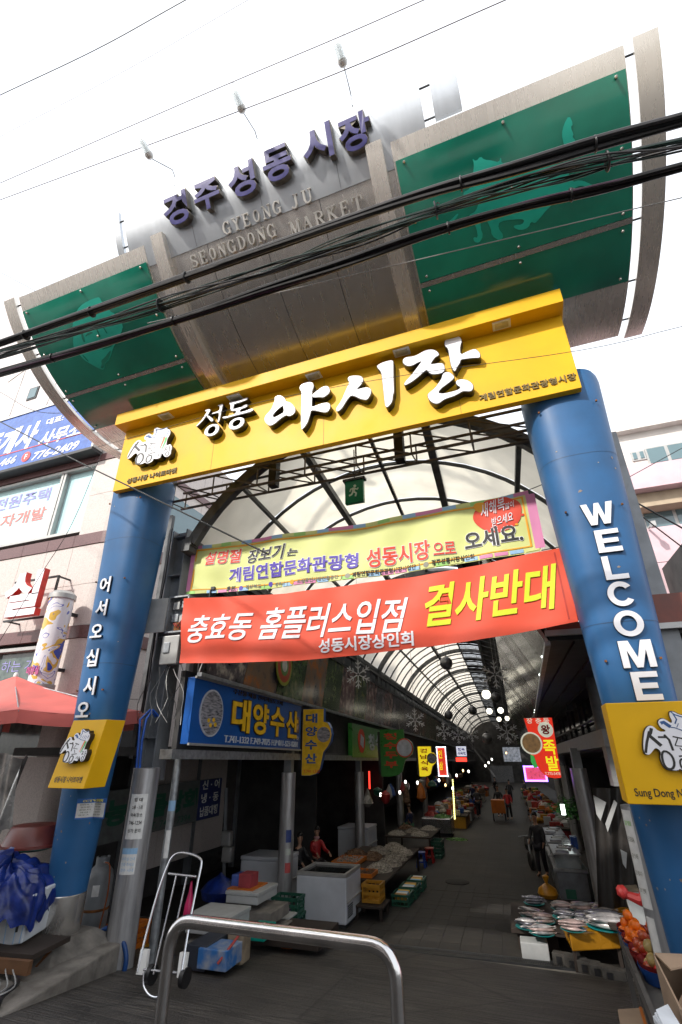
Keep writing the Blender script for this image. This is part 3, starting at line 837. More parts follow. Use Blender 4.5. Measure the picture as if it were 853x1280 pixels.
# -------- three lamps on rods over the name plate
def plate_lamp(x, px, py, label):
    c = pg(px, py, 3.22)
    base = cylp(x, -160.8, DR + 0.03)
    t = thing('rod_lamp', label, 'lamp', tuple(base), 0, 'bulb lamps on rods over the steel drum')
    ax = Vector((-0.05, -0.93, 0.36)).normalized()
    tail = c - ax * 0.13
    put('rod', MB().tube([base, base + Vector((0, -0.02, 0.22)), base + Vector((0, -.12, .30)), tail], 0.009, 6), 'galvanised', t)
    put('socket', MB().lathe(tail, [(0.02, -0.02), (0.055, 0.0), (0.075, 0.05), (0.065, 0.09)], 16, ax), 'white_plastic', t, smooth=True)
    b = MB()
    sx = ax.cross(UP).normalized(); sy = ax.cross(sx)
    for i in range(4):
        o = (sx * math.cos(i * math.pi / 2 + .4) + sy * math.sin(i * math.pi / 2 + .4)) * 0.034
        b.tube([tail + ax * 0.08 + o, tail + ax * 0.29 + o], 0.024, 10)
    if 'cfl_glass' not in MATS:
        mm = bpy.data.materials.new('cfl_glass'); mm.use_nodes = True; t_ = mm.node_tree; ou = t_.nodes['Material Output']; t_.nodes.remove(t_.nodes['Principled BSDF'])
        a_ = t_.nodes.new('ShaderNodeBsdfTranslucent'); a_.inputs[0].default_value = (.85, .87, .87, 1); t2 = t_.nodes.new('ShaderNodeBsdfTransparent'); ms_ = t_.nodes.new('ShaderNodeMixShader')
        ms_.inputs[0].default_value = .05; t_.links.new(a_.outputs[0], ms_.inputs[1]); t_.links.new(t2.outputs[0], ms_.inputs[2]); t_.links.new(ms_.outputs[0], ou.inputs[0]); MATS['cfl_glass'] = mm
    put('bulb', b, 'cfl_glass', t, smooth=True)
    g = mat('globe_glass', (0.95, 0.97, 0.97), 0.03, trans=1.0, var=0.0)
    prof = [(0.165 * math.sin(a_), 0.165 * (1 - math.cos(a_)) + 0.05) for a_ in [0.35 + (math.pi - 0.35) * i / 14 for i in range(15)]]
    b2 = MB().lathe(tail, prof, 24, ax)
    gl = bpy.data.materials.get('thin_glass')
    if gl is None:
        gl = bpy.data.materials.new('thin_glass'); gl.use_nodes = True
        t_ = gl.node_tree; pb = t_.nodes['Principled BSDF']; ou = t_.nodes['Material Output']
        tr = t_.nodes.new('ShaderNodeBsdfTransparent'); gs = t_.nodes.new('ShaderNodeBsdfGlossy')
        gs.inputs['Roughness'].default_value = 0.03
        lw = t_.nodes.new('ShaderNodeLayerWeight'); lw.inputs[0].default_value = 0.025
        mxs = t_.nodes.new('ShaderNodeMixShader')
        t_.links.new(lw.outputs['Fresnel'], mxs.inputs[0]); t_.links.new(tr.outputs[0], mxs.inputs[1]); t_.links.new(gs.outputs[0], mxs.inputs[2])
        t_.links.new(mxs.outputs[0], ou.inputs[0]); t_.nodes.remove(pb)
    put('globe', b2, gl, t, smooth=True)
plate_lamp(-4.63, 183, 187, 'leftmost of the three glass bulb lamps on rods over the steel drum')
plate_lamp(-2.91, 299, 128, 'middle one of the three glass bulb lamps on rods over the steel drum')
plate_lamp(-1.19, 426, 69, 'rightmost of the three glass bulb lamps on rods over the steel drum')

# -------- truss behind the yellow sign
mat('truss_paint', (.14, .12, .10), .5, .2, .2, 5, dirt=.3)
tr = thing('gate_truss', 'rusty steel lattice truss under the long yellow sign', 'truss', (-3.1, 7.6, 4.95))
for nm, y, z in (('chord', 7.55, 4.90), ('chord', 7.55, 5.36), ('chord', 8.05, 4.98), ('chord', 8.05, 5.4)):
    put(nm, MB().tube([(-7.0, y, z), (0.95, y, z)], 0.03, 8), 'truss_paint', tr, smooth=True)
N = 7
for i in range(N):
    x0 = -6.9 + i * 1.1; x1 = x0 + 1.1
    for y, za, zb in ((7.55, 4.90, 5.36), (8.05, 4.98, 5.4)):
        put('web_bar', MB().tube([(x0, y, za), (x0, y, zb)], 0.017, 6), 'truss_paint', tr)
        put('web_bar', MB().tube([(x0, y, zb), (x1, y, za)], 0.017, 6), 'truss_paint', tr)
    put('web_bar', MB().tube([(x0, 7.55, 4.9), (x0, 8.05, 4.98)], 0.015, 6), 'truss_paint', tr)
# ================================================================== GROUND
def abox(mb, n0, n1, u0, u1, h0, h1):
    return mb.hexa([A(n0, u0, h0), A(n1, u0, h0), A(n1, u1, h0), A(n0, u1, h0)], [A(n0, u0, h1), A(n1, u0, h1), A(n1, u1, h1), A(n0, u1, h1)])
def abox2(mb, n0, n1, u0, u1, z0, z1):    # same, absolute z at u0 (follows the slope)
    return abox(mb, n0, n1, u0, u1, z0 - fl(u0), z1 - fl(u0))
g = MB()
rows = [(-300, -1.91), (0, -1.91), (11.8, -3.61), (140, -7.2), (900, -7.2)]
xs = [-400, -60, -12, 12, 60, 400]
g.add([(x, y, z) for y, z in rows for x in xs], [(j * 6 + i, j * 6 + i + 1, (j + 1) * 6 + i + 1, (j + 1) * 6 + i) for j in range(4) for i in range(5)])
mat('ground', (0.26, 0.24, 0.21), 0.9, 0, 0.2, 2, 0.3, 20)
struct('ground', g, 'ground')
def road_mat():
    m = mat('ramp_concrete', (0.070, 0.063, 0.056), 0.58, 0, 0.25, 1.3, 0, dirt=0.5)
    t = m.node_tree; b = t.nodes['Principled BSDF']
    tc = t.nodes.new('ShaderNodeTexCoord'); mp = t.nodes.new('ShaderNodeMapping'); mp.inputs['Scale'].default_value = (1.2, 26, 1)
    mp.inputs['Rotation'].default_value = (0, 0, R(-9))
    n = t.nodes.new('ShaderNodeTexNoise'); n.inputs['Scale'].default_value = 1.0; n.inputs['Detail'].default_value = 4; n.inputs['Distortion'].default_value = 0.4
    t.links.new(tc.outputs['Object'], mp.inputs[0]); t.links.new(mp.outputs[0], n.inputs[0])
    n2 = t.nodes.new('ShaderNodeTexNoise'); n2.inputs['Scale'].default_value = 30; n2.inputs['Detail'].default_value = 6
    t.links.new(tc.outputs['Object'], n2.inputs[0])
    ad = t.nodes.new('ShaderNodeMath'); ad.operation = 'MULTIPLY_ADD'; ad.inputs[1].default_value = 0.35
    t.links.new(n2.outputs[0], ad.inputs[0]); t.links.new(n.outputs[0], ad.inputs[2])
    bp = t.nodes.new('ShaderNodeBump'); bp.inputs['Strength'].default_value = 1.0; bp.inputs['Distance'].default_value = 0.06
    t.links.new(ad.outputs[0], bp.inputs['Height']); t.links.new(bp.outputs[0], b.inputs['Normal'])
    old = b.inputs['Base Color'].links[0].from_socket
    rp = t.nodes.new('ShaderNodeValToRGB'); rp.color_ramp.elements[0].position = .42; rp.color_ramp.elements[0].color = (.45, .45, .45, 1); rp.color_ramp.elements[1].position = .58; rp.color_ramp.elements[1].color = (1.15, 1.15, 1.15, 1)  # groove shade and lighter ridges put into the colour, following the bump
    t.links.new(n.outputs[0], rp.inputs[0])
    vo = t.nodes.new('ShaderNodeTexVoronoi'); vo.feature = 'DISTANCE_TO_EDGE'; vo.inputs['Scale'].default_value = .35; t.links.new(tc.outputs['Object'], vo.inputs[0])
    r2_ = t.nodes.new('ShaderNodeValToRGB'); r2_.color_ramp.elements[0].position = .0; r2_.color_ramp.elements[0].color = (.35, .35, .35, 1); r2_.color_ramp.elements[1].position = .012; r2_.color_ramp.elements[1].color = (1, 1, 1, 1)
    t.links.new(vo.outputs[0], r2_.inputs[0])
    m1 = t.nodes.new('ShaderNodeMix'); m1.data_type = 'RGBA'; m1.blend_type = 'MULTIPLY'; m1.inputs[0].default_value = .8
    t.links.new(old, m1.inputs[6]); t.links.new(rp.outputs[0], m1.inputs[7])
    m2 = t.nodes.new('ShaderNodeMix'); m2.data_type = 'RGBA'; m2.blend_type = 'MULTIPLY'; m2.inputs[0].default_value = .8
    t.links.new(m1.outputs[2], m2.inputs[6]); t.links.new(r2_.outputs[0], m2.inputs[7]); t.links.new(m2.outputs[2], b.inputs['Base Color'])
    return m
road_mat()
r = MB()
def rampz(x, y): return gz(y) + 0.006
r.sheet(lambda a, b: Vector((-30 + 60 * a, -20 + 31.6 * b, rampz(0, -20 + 31.6 * b) if -20 + 31.6 * b > 0 else -1.9 + 0.006)), 12, 60)
struct('street_ramp', r, 'ramp_concrete')
# tiled arcade floor: real joints near the entrance, material beyond
def tile_mat():
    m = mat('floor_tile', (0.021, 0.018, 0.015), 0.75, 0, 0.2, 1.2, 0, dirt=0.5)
    t = m.node_tree; b = t.nodes['Principled BSDF']
    tc = t.nodes.new('ShaderNodeTexCoord'); mp = t.nodes.new('ShaderNodeMapping'); mp.inputs['Rotation'].default_value = (0, 0, -AZ)
    br = t.nodes.new('ShaderNodeTexBrick'); br.offset = 0.0; br.inputs['Scale'].default_value = 1.0
    br.inputs['Brick Width'].default_value = 0.4; br.inputs['Row Height'].default_value = 0.4; br.inputs['Mortar Size'].default_value = 0.008
    br.inputs['Color1'].default_value = (1, 1, 1, 1); br.inputs['Color2'].default_value = (0.82, 0.82, 0.82, 1); br.inputs['Mortar'].default_value = (0.5, 0.5, 0.5, 1)
    t.links.new(tc.outputs['Object'], mp.inputs[0]); t.links.new(mp.outputs[0], br.inputs[0])
    old = b.inputs['Base Color'].links[0].from_socket
    mm = t.nodes.new('ShaderNodeMix'); mm.data_type = 'RGBA'; mm.blend_type = 'MULTIPLY'; mm.inputs[0].default_value = 1
    t.links.new(old, mm.inputs[6]); t.links.new(br.outputs[0], mm.inputs[7]); t.links.new(mm.outputs[2], b.inputs['Base Color'])
    bp = t.nodes.new('ShaderNodeBump'); bp.inputs['Strength'].default_value = 0.5; bp.inputs['Distance'].default_value = 0.01
    t.links.new(br.outputs[0], bp.inputs['Height']); t.links.new(bp.outputs[0], b.inputs['Normal'])
tile_mat()
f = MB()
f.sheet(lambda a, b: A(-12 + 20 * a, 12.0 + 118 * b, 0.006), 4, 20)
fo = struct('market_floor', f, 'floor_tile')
# paving tiles one by one in the middle of the aisle near the entrance
tm = None
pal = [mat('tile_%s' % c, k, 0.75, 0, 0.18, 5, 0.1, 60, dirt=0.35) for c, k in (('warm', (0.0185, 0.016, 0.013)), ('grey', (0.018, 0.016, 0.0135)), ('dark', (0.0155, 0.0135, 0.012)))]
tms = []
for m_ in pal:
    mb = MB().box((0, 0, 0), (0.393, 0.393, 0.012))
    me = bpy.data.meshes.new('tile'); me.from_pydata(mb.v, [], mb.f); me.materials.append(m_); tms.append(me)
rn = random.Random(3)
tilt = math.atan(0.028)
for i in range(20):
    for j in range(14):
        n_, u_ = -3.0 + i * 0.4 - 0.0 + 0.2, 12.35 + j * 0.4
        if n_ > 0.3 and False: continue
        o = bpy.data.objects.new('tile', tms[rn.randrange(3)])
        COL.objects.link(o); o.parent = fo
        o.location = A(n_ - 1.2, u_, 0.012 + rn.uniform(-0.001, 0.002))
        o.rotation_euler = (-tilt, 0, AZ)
# drain gutter with slotted grates across the entrance
gt = thing('drain_grate', 'dark slotted drain grate running across the foot of the ramp', 'drain grate', tuple(A(-1, 12.0, 0)), AZ)
fr_ = MB(); abox(fr_, -4.6, 1.7, 11.82, 11.85, -0.02, 0.02); abox(fr_, -4.6, 1.7, 12.10, 12.13, -0.02, 0.02)
put('grate_frame', fr_, 'dark_frame', gt)
sl = MB()
for i in range(157):
    n_ = -4.58 + i * 0.04
    abox(sl, n_, n_ + 0.018, 11.85, 12.10, -0.005, 0.014)
put('grate_bar', sl, 'dark_frame', gt, kind='stuff')
for nm, (n_, u_, rr) in (('manhole_cover', (-1.97, 18.2, 0.36)), ('manhole_cover', (-0.42, 13.9, 0.36))):
    m_ = MB().lathe(A(n_, u_, 0.014), [(rr, 0), (rr, 0.012), (rr - .03, 0.016), (0, 0.016)], 28)
    o = put(nm, m_, mat('iron_dark', (.011, .010, .009), .8), None, smooth=True, loc=A(n_, u_, 0))
    tag(o, 'round iron manhole cover in the tiled floor ' + ('farther into the aisle' if u_ > 15 else 'just inside the drain grate'), 'manhole cover')

# ================================================================== VAULTED ARCADE ROOF
mat('vault_sheet_base', (0.8, 0.78, 0.7))
def sheet_mat(name, col, tf):
    m = bpy.data.materials.new(name); m.use_nodes = True
    t = m.node_tree; ou = t.nodes['Material Output']; t.nodes.remove(t.nodes['Principled BSDF'])
    a = t.nodes.new('ShaderNodeBsdfTranslucent'); b = t.nodes.new('ShaderNodeBsdfDiffuse'); mxs = t.nodes.new('ShaderNodeMixShader')
    mxs.inputs[0].default_value = tf
    n = t.nodes.new('ShaderNodeTexNoise'); n.inputs['Scale'].default_value = 1.6; n.inputs['Detail'].default_value = 7
    tc = t.nodes.new('ShaderNodeTexCoord'); mp = t.nodes.new('ShaderNodeMapping'); mp.inputs['Scale'].default_value = (1, 1, 0.4)
    t.links.new(tc.outputs['Object'], mp.inputs[0]); t.links.new(mp.outputs[0], n.inputs[0])
    rp = t.nodes.new('ShaderNodeValToRGB'); rp.color_ramp.elements[0].position = 0.3; rp.color_ramp.elements[1].position = 0.7
    rp.color_ramp.elements[0].color = (*[c * .86 for c in col], 1); rp.color_ramp.elements[1].color = (*col, 1)
    t.links.new(n.outputs[0], rp.inputs[0]); t.links.new(rp.outputs[0], a.inputs[0]); t.links.new(rp.outputs[0], b.inputs[0])
    t.links.new(b.outputs[0], mxs.inputs[1]); t.links.new(a.outputs[0], mxs.inputs[2]); t.links.new(mxs.outputs[0], ou.inputs[0])
    MATS[name] = m
sheet_mat('vault_sheet', (0.93, 0.90, 0.82), 0.80)
sheet_mat('vault_sheet_dull', (0.22, 0.22, 0.21), 0.45)
sheet_mat('vault_sheet_far', (0.93, 0.90, 0.84), 0.78)
NL, NR, NC, HS, RV = -5.9, 2.1, -1.9, 7.44, 4.53
HC = 7.44 + 2.4 - RV                     # arc centre height
A1 = math.asin(4.0 / RV)
def vault(t, u, dr_=0.0):                # t from 0 (left spring) to 1 (right spring)
    th = -A1 + 2 * A1 * t
    return A(NC + (RV + dr_) * math.sin(th), u, HC + (RV + dr_) * math.cos(th))
ar = thing('arcade_roof', 'vaulted translucent arcade roof on dark steel ribs over the market lane', 'roof', tuple(A(NC, 8.1, HS)), AZ)
ribs = [8.1] + [10.1 + 7.65 * k for k in range(1, 14)]
thin = []
u = 8.1
for k in range(len(ribs) - 1):
    a_, b_ = ribs[k], ribs[k + 1]
    nn = 4
    thin += [a_ + (b_ - a_) * i / (nn + 1) for i in range(1, nn + 1)]
def arch(u, wd, ht, t0=0, t1=1, n=20, drr=0.0):
    mb = MB(); q = []
    for i in range(n + 1):
        t = t0 + (t1 - t0) * i / n
        q += [vault(t, u - wd / 2, drr - ht), vault(t, u + wd / 2, drr - ht), vault(t, u + wd / 2, drr), vault(t, u - wd / 2, drr)]
    fs = []
    for i in range(n):
        for k in range(4):
            a = i * 4 + k; b = i * 4 + (k + 1) % 4
            fs.append((a, b, b + 4, a + 4))
    fs += [(3, 2, 1, 0), (n * 4, n * 4 + 1, n * 4 + 2, n * 4 + 3)]
    return mb.add(q, fs)
for u in ribs: put('rib', arch(u, 0.16, 0.22), 'frame_grey', ar)
for u in thin: put('glazing_bar', arch(u, 0.05, 0.07), 'dark_frame', ar)
tp = [0.0, 0.17, 0.335, 0.49, 0.625, 0.83, 1.0]
U1 = ribs[-1]
for t, wd in zip(tp, (0.16, 0.08, 0.15, 0.08, 0.17, 0.10, 0.16)):
    mb = MB(); mb.beam(vault(t, 8.0, -0.06), vault(t, U1, -0.06), wd, wd * 1.1)
    put('purlin', mb, 'frame_grey', ar)
allu = sorted(ribs + thin)
for i in range(len(allu) - 1):
    for k in range(6):
        ua, ub = allu[i] + 0.02, allu[i + 1] - 0.02
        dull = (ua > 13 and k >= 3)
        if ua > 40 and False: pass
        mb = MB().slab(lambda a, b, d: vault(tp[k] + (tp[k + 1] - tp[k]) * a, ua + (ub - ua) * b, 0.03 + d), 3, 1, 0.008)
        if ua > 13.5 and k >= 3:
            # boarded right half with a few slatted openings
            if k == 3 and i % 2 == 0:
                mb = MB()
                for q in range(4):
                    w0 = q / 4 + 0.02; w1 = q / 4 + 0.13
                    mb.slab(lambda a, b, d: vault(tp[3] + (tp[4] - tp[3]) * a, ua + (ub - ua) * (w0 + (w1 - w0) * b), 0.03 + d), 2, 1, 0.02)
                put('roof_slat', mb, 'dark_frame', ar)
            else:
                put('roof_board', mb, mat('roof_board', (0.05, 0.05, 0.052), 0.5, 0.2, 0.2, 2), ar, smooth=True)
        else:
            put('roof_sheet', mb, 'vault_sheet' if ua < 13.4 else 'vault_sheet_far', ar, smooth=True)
# eaves girders, clerestory posts and columns
for n_ in (NL, NR):
    mb = MB(); mb.beam(A(n_, 8.0, HS - 0.12), A(n_, U1, HS - 0.12), 0.2, 0.26); put('eaves_beam', mb, 'frame_grey', ar)
sgn = {NL: 1, NR: -1}
for n_ in (NL, NR):
    k = 0; u = 9.2
    while u < 75:
        put('clerestory_post', MB().beam(A(n_, u, 6.2), A(n_, u, HS - .2), 0.07, 0.07), 'frame_grey', ar)
        u += 1.15 if u < 40 else 3
    for k in range(1, 10):
        u = ribs[k]
        put('roof_post', MB().beam(A(n_, u, 4.7), A(n_, u, HS), 0.18, 0.18), 'frame_grey', ar)
    mb = MB(); abox(mb, n_ - 0.3 if n_ < 0 else n_ + 0.25, n_ - 0.25 if n_ < 0 else n_ + 0.3, 8.6, 100, 6.2, HS - .1)
    put('clerestory_glass', mb, 'vault_sheet_dull', ar)
# cobbled tall front column on the left (H section) with brackets
hp = thing('steel_post', 'grey H-section steel post behind the left blue pillar', 'steel post', (-6.78, 8.05, -3.0))
put('flange', MB().box((-6.96, 8.05, 1.9), (0.03, 0.34, 4.9)), 'grey_paint', hp)
put('flange', MB().box((-6.60, 8.05, 1.9), (0.03, 0.34, 4.9)), 'grey_paint', hp)
put('web', MB().box((-6.78, 8.05, 1.9), (0.33, 0.02, 4.9)), 'grey_paint', hp)
for z in (0.15, 2.0, 3.3, 4.2):
    put('stiffener', MB().box((-6.78, 8.05, z), (0.325, 0.3, 0.02)), 'grey_paint', hp)
hp2 = thing('steel_post', 'thin rusty angle post between the left blue pillar and grey steel post', 'steel post', (-7.5, 8.3, -3.0))
put('post', MB().box((-7.45, 8.3, 2.4), (0.10, 0.1, 5.2)), 'frame_grey', hp2)
put('cable', MB().tube([(-7.3, 8.2, 4.6), (-7.28, 8.2, 3.4), (-7.33, 8.2, 2.2), (-7.25, 8.2, 1.0)], 0.02, 6), 'rubber', hp2)
hp3 = thing('steel_post', 'grey H-section steel post behind the right blue pillar', 'steel post', (1.9, 8.05, -3.0))
put('post', MB().box((1.95, 8.3, 0.95), (0.3, 0.3, 7.9)), 'grey_paint', hp3)

# round steel columns along both sides
mat('column_steel', (0.42, 0.42, 0.43), 0.36, 0.55, 0.14, 3, 0.02, 40, stretch=(5, 5, .6), dirt=0.3)
def column(n_, u_, r_, h1, label, grp=None):
    t = thing('round_column', label, 'column', tuple(A(n_, u_, 0)), AZ, grp)
    b = A(n_, u_, 0)
    put('shaft', MB().lathe(b, [(r_ + .02, 0.0), (r_ + .02, 0.05), (r_, 0.055), (r_ * 1.0, h1 * 0.35), (r_, h1)], 24), 'column_steel', t, smooth=True)
    put('neck', MB().box(b + UP * (h1 + 0.25), (r_ * 1.1, r_ * 1.1, 0.5), AZ), 'grey_paint', t)
    return t
c1 = column(-5.55, 13.25, 0.185, 3.0, 'round steel column with small stickers in front of the white freezer on the left')
stm = MB()
for z, c_, h in ((1.62, 'sticker_blue', .26), (1.30, 'sticker_white', .13), (0.98, 'sticker_red', .2)):
    p = A(-5.55, 13.25, z)
    d_ = Vector((-p.x, -p.y, 0)).normalized(); s_ = d_.cross(UP)
    ang = R(18)
    d2 = (d_ * math.cos(ang) - s_ * math.sin(ang))
    mm_ = mat(c_, {'sticker_blue': (0.03, 0.06, 0.25), 'sticker_white': (0.5, 0.55, 0.5), 'sticker_red': (0.5, 0.08, 0.08)}[c_], 0.5)
    sv = MB().slab(lambda a, b, d, p=p, d2=d2: p + (Matrix.Rotation((a - .5) * 0.75, 3, 'Z') @ d2) * (0.188 + d) + UP * (b - .5) * h, 4, 1, 0.001)
    put('sticker', sv, mm_, c1)
cgrp = None
column(-5.55, 20.2, 0.18, 2.9, 'round steel column beside the dried fish table on the left of the lane')
column(-5.55, 28.0, 0.18, 2.9, 'round steel column behind the steel vegetable tub on the left')
column(-5.55, 36.5, 0.18, 2.9, 'far round steel column under the yellow shop sign on the left')
column(1.82, 16.2, 0.21, 3.1, 'thick round steel column behind the fish table on the right')
column(2.3, 25.5, 0.19, 3.1, 'round steel column farther back on the right beside the display cases')
column(2.6, 34.0, 0.19, 3.1, 'far round steel column on the right of the lane')

# ================================================================== PICTURE FASCIAS
def print_mat(name, cols, scale, seed):
    m = bpy.data.materials.new(name); m.use_nodes = True
    t = m.node_tree; b = t.nodes['Principled BSDF']; b.inputs['Roughness'].default_value = 0.18
    tc = t.nodes.new('ShaderNodeTexCoord'); mp = t.nodes.new('ShaderNodeMapping'); mp.inputs['Location'].default_value = (seed * 3.1, seed * 1.7, seed)
    n = t.nodes.new('ShaderNodeTexNoise'); n.inputs['Scale'].default_value = scale; n.inputs['Detail'].default_value = 7; n.inputs['Roughness'].default_value = 0.62
    t.links.new(tc.outputs['Object'], mp.inputs[0]); t.links.new(mp.outputs[0], n.inputs[0])
    rp = t.nodes.new('ShaderNodeValToRGB'); rp.color_ramp.interpolation = 'EASE'
    els = rp.color_ramp.elements
    els[0].position = 0.36; els[0].color = (*cols[0], 1); els[1].position = 0.66; els[1].color = (*cols[-1], 1)
    for i, c in enumerate(cols[1:-1]):
        e = els.new(0.36 + 0.3 * (i + 1) / (len(cols) - 1)); e.color = (*c, 1)
    t.links.new(n.outputs[0], rp.inputs[0]); t.links.new(rp.outputs[0], b.inputs['Base Color'])
    MATS[name] = m; return m
PR = [print_mat('print_tree', [(0.019, 0.023, 0.023), (0.095, 0.085, 0.095), (0.418, 0.380, 0.323)], 2.2, 1), print_mat('print_blossom', [(0.038, 0.038, 0.038), (0.190, 0.114, 0.114), (0.494, 0.380, 0.342)], 3.2, 2),
      print_mat('print_orange', [(0.057, 0.057, 0.076), (0.190, 0.133, 0.095), (0.380, 0.133, 0.038)], 1.4, 3), print_mat('print_dusk', [(0.019, 0.019, 0.028), (0.095, 0.095, 0.114), (0.247, 0.190, 0.209)], 1.8, 4),
      print_mat('print_green', [(0.019, 0.038, 0.019), (0.057, 0.095, 0.038), (0.190, 0.190, 0.095)], 2.4, 5)]
fl_ = thing('picture_fascia', 'long slanted row of framed picture panels above the left shops', 'picture fascia', tuple(A(-5.4, 8, 4.8)), AZ)
def lp_(n_top, n_bot, h0, h1):
    return lambda u, k: A(n_bot(u) + (n_top(u) - n_bot(u)) * k, u, h0 + (h1 - h0) * k)
FL = lp_(lambda u: -5.25, lambda u: -5.32, 4.75, 6.35)
FR = lp_(lambda u: 0.02 + 0.0155 * (u - 7), lambda u: 0.82 + 0.033 * min(max(u - 8, 0), 28), 4.90, 6.5)
def fascia(t, F, u0, u1, w, sl, off, frame='window_frame'):
    k = 0; u = u0
    while u < u1 - 0.1:
        ww = min(w if u < 45 else w * 3, u1 - u)
        s = sl * (ww if u < 45 else 0.4)
        mb = MB().slab(lambda a, b, d: F(u + ww * a * 0.985 + s * b, b) + AN * (off * d * 1.0), 1, 2, 0.03)
        put('picture_panel', mb, PR[(k * 7 + k // 3) % 5] if u < 45 else PR[3], t)
        u += ww; k += 1
    mb = MB(); mb.beam(F(u0, 0) - UP * .04, F(u1, 0) - UP * .04, 0.10, 0.07); put('lower_rail', mb, 'galvanised', t)
    mb = MB(); mb.beam(F(u0, 1) + UP * .03, F(u1, 1) + UP * .03, 0.08, 0.06); put('upper_rail', mb, 'dark_frame', t)
    mb = MB(); mb.slab(lambda a, b, d: F(u0 + (u1 - u0) * a, -.0 + b) - AN * off * (0.06 + d), 6, 1, 0.02); put('backing', mb, 'dark_frame', t)
fascia(fl_, FL, 8.2, 95, 1.75, 0.25, 1)
# a round red and green emblem on the second panel of the left fascia
c_ = pn(355, 832, -5.24)
emf = lambda x, y, d: c_ + AU * x + UP * y + AN * d
circ = lambda r, n=32: [(r * math.cos(2 * math.pi * i / n), r * 1.0 * math.sin(2 * math.pi * i / n)) for i in range(n)]
for nm, r_, mname, cc, d in (('emblem_rim', 0.50, 'print_yellowgreen', (0.22, 0.26, 0.02), 0.02), ('emblem_disc', 0.42, 'print_red', (0.38, 0.04, 0.01), 0.024), ('emblem_centre', 0.26, 'print_green2', (0.08, 0.2, 0.05), 0.028), ('emblem_core', 0.16, 'print_white', (0.5, 0.5, 0.5), 0.032)):
    put(nm, MB().poly([circ(r_)], emf, 0.0, d), mat(mname, cc, 0.4), fl_)
fr2 = thing('picture_fascia', 'shiny picture panels leaning inward above the right side of the lane', 'picture fascia', tuple(A(1.0, 8, 4.9)), AZ)
mat('mirror_print', (0.09, 0.08, 0.06), 0.22, 0.4, 0.5, 1.2, 0.05, 2, stretch=(1, 1, 1), col2=(0.015, 0.02, 0.014))
k = 0; u = 8.1
while u < 90:
    ww = 1.9 if u < 40 else 6
    mb = MB().slab(lambda a, b, d: FR(u + ww * a * 0.985, b) - AN * d, 1, 3, 0.03)
    put('picture_panel', mb, ['mirror_print', PR[4], 'mirror_print', PR[3], 'mirror_print'][k % 5], fr2); u += ww; k += 1
mb = MB(); mb.beam(FR(8.0, 0) - UP * .04, FR(35, 0) - UP * .04, 0.08, 0.07); put('lower_rail', mb, 'galvanised', fr2)
mb = MB(); mb.beam(FR(35, 0) - UP * .04, FR(90, 0) - UP * .04, 0.08, 0.07); put('lower_rail', mb, 'galvanised', fr2)
mb = MB(); mb.slab(lambda a, b, d: FR(8.1 + 82 * a, b) + AN * (0.06 - d), 30, 1, 0.02); put('backing', mb, 'dark_frame', fr2)
mb = MB(); mb.beam(FR(8.05, 0), FR(8.05, 1), 0.05, 0.05); put('end_rail', mb, 'window_frame', fr2)
for i in range(26):
    p = FR(8.4 + i * 1.05, 0) + AN * -0.03 + UP * 0.02
    if rn.random() < .3:
        put('led', MB().box(p, (0.03, 0.04, 0.03), AZ), mat('led_white', (1, 1, 1), 0.5, emit=(0.9, 1, 0.95), estr=5), fr2)

# ================================================================== SHOP BUILDINGS EITHER SIDE OF THE LANE
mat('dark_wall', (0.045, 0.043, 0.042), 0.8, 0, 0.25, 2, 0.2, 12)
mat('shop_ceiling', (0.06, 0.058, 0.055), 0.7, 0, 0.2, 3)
mat('shutter', (0.12, 0.12, 0.115), 0.5, 0.4, 0.15, 4)
ls = thing('market_shops', 'row of dim open shops with beams and shutters along the left side of the lane', 'shop row', tuple(A(-7, 8, 0)), AZ)
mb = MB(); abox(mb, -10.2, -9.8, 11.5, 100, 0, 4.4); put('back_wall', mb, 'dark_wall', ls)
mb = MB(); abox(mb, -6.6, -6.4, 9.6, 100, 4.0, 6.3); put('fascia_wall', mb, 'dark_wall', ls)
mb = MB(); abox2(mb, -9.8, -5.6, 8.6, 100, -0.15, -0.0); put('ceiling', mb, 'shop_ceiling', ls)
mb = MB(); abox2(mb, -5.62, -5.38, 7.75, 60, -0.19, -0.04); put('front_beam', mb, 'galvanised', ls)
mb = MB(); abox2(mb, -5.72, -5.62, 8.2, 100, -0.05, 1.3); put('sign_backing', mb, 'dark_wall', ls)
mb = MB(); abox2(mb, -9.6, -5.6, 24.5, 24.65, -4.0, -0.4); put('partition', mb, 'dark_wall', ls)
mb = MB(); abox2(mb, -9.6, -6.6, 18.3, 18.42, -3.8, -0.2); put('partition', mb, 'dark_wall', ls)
for u0, u1, h1 in ((15.6, 18.0, 2.7), (19.0, 23.8, 2.7)):
    s = MB()
    for i in range(int(h1 / 0.1)):
        abox(s, -9.80, -9.76 + (0.012 if i % 2 else 0), u0, u1, 0.05 + i * 0.1, 0.145 + i * 0.1)
    put('shutter', s, 'shutter', ls)
for u in (12.3, 15.4, 18.2, 24.2, 31, 38):
    mb = MB(); abox(mb, -9.78, -9.6, u, u + 0.16, 0, 3.5); put('wall_post', mb, 'grey_paint', ls)
bo = A(-9.2, 9.6, 0)
def nfr(n_, u_, h_):                     # frame on the left wall looking towards +n
    O = A(n_, u_, h_)
    return plane_fr(O, AU, UP, AN)
def nfr_r(n_, u_, h_):                   # on the right wall looking towards -n
    O = A(n_, u_, h_)
    return plane_fr(O, -AU, UP, -AN)
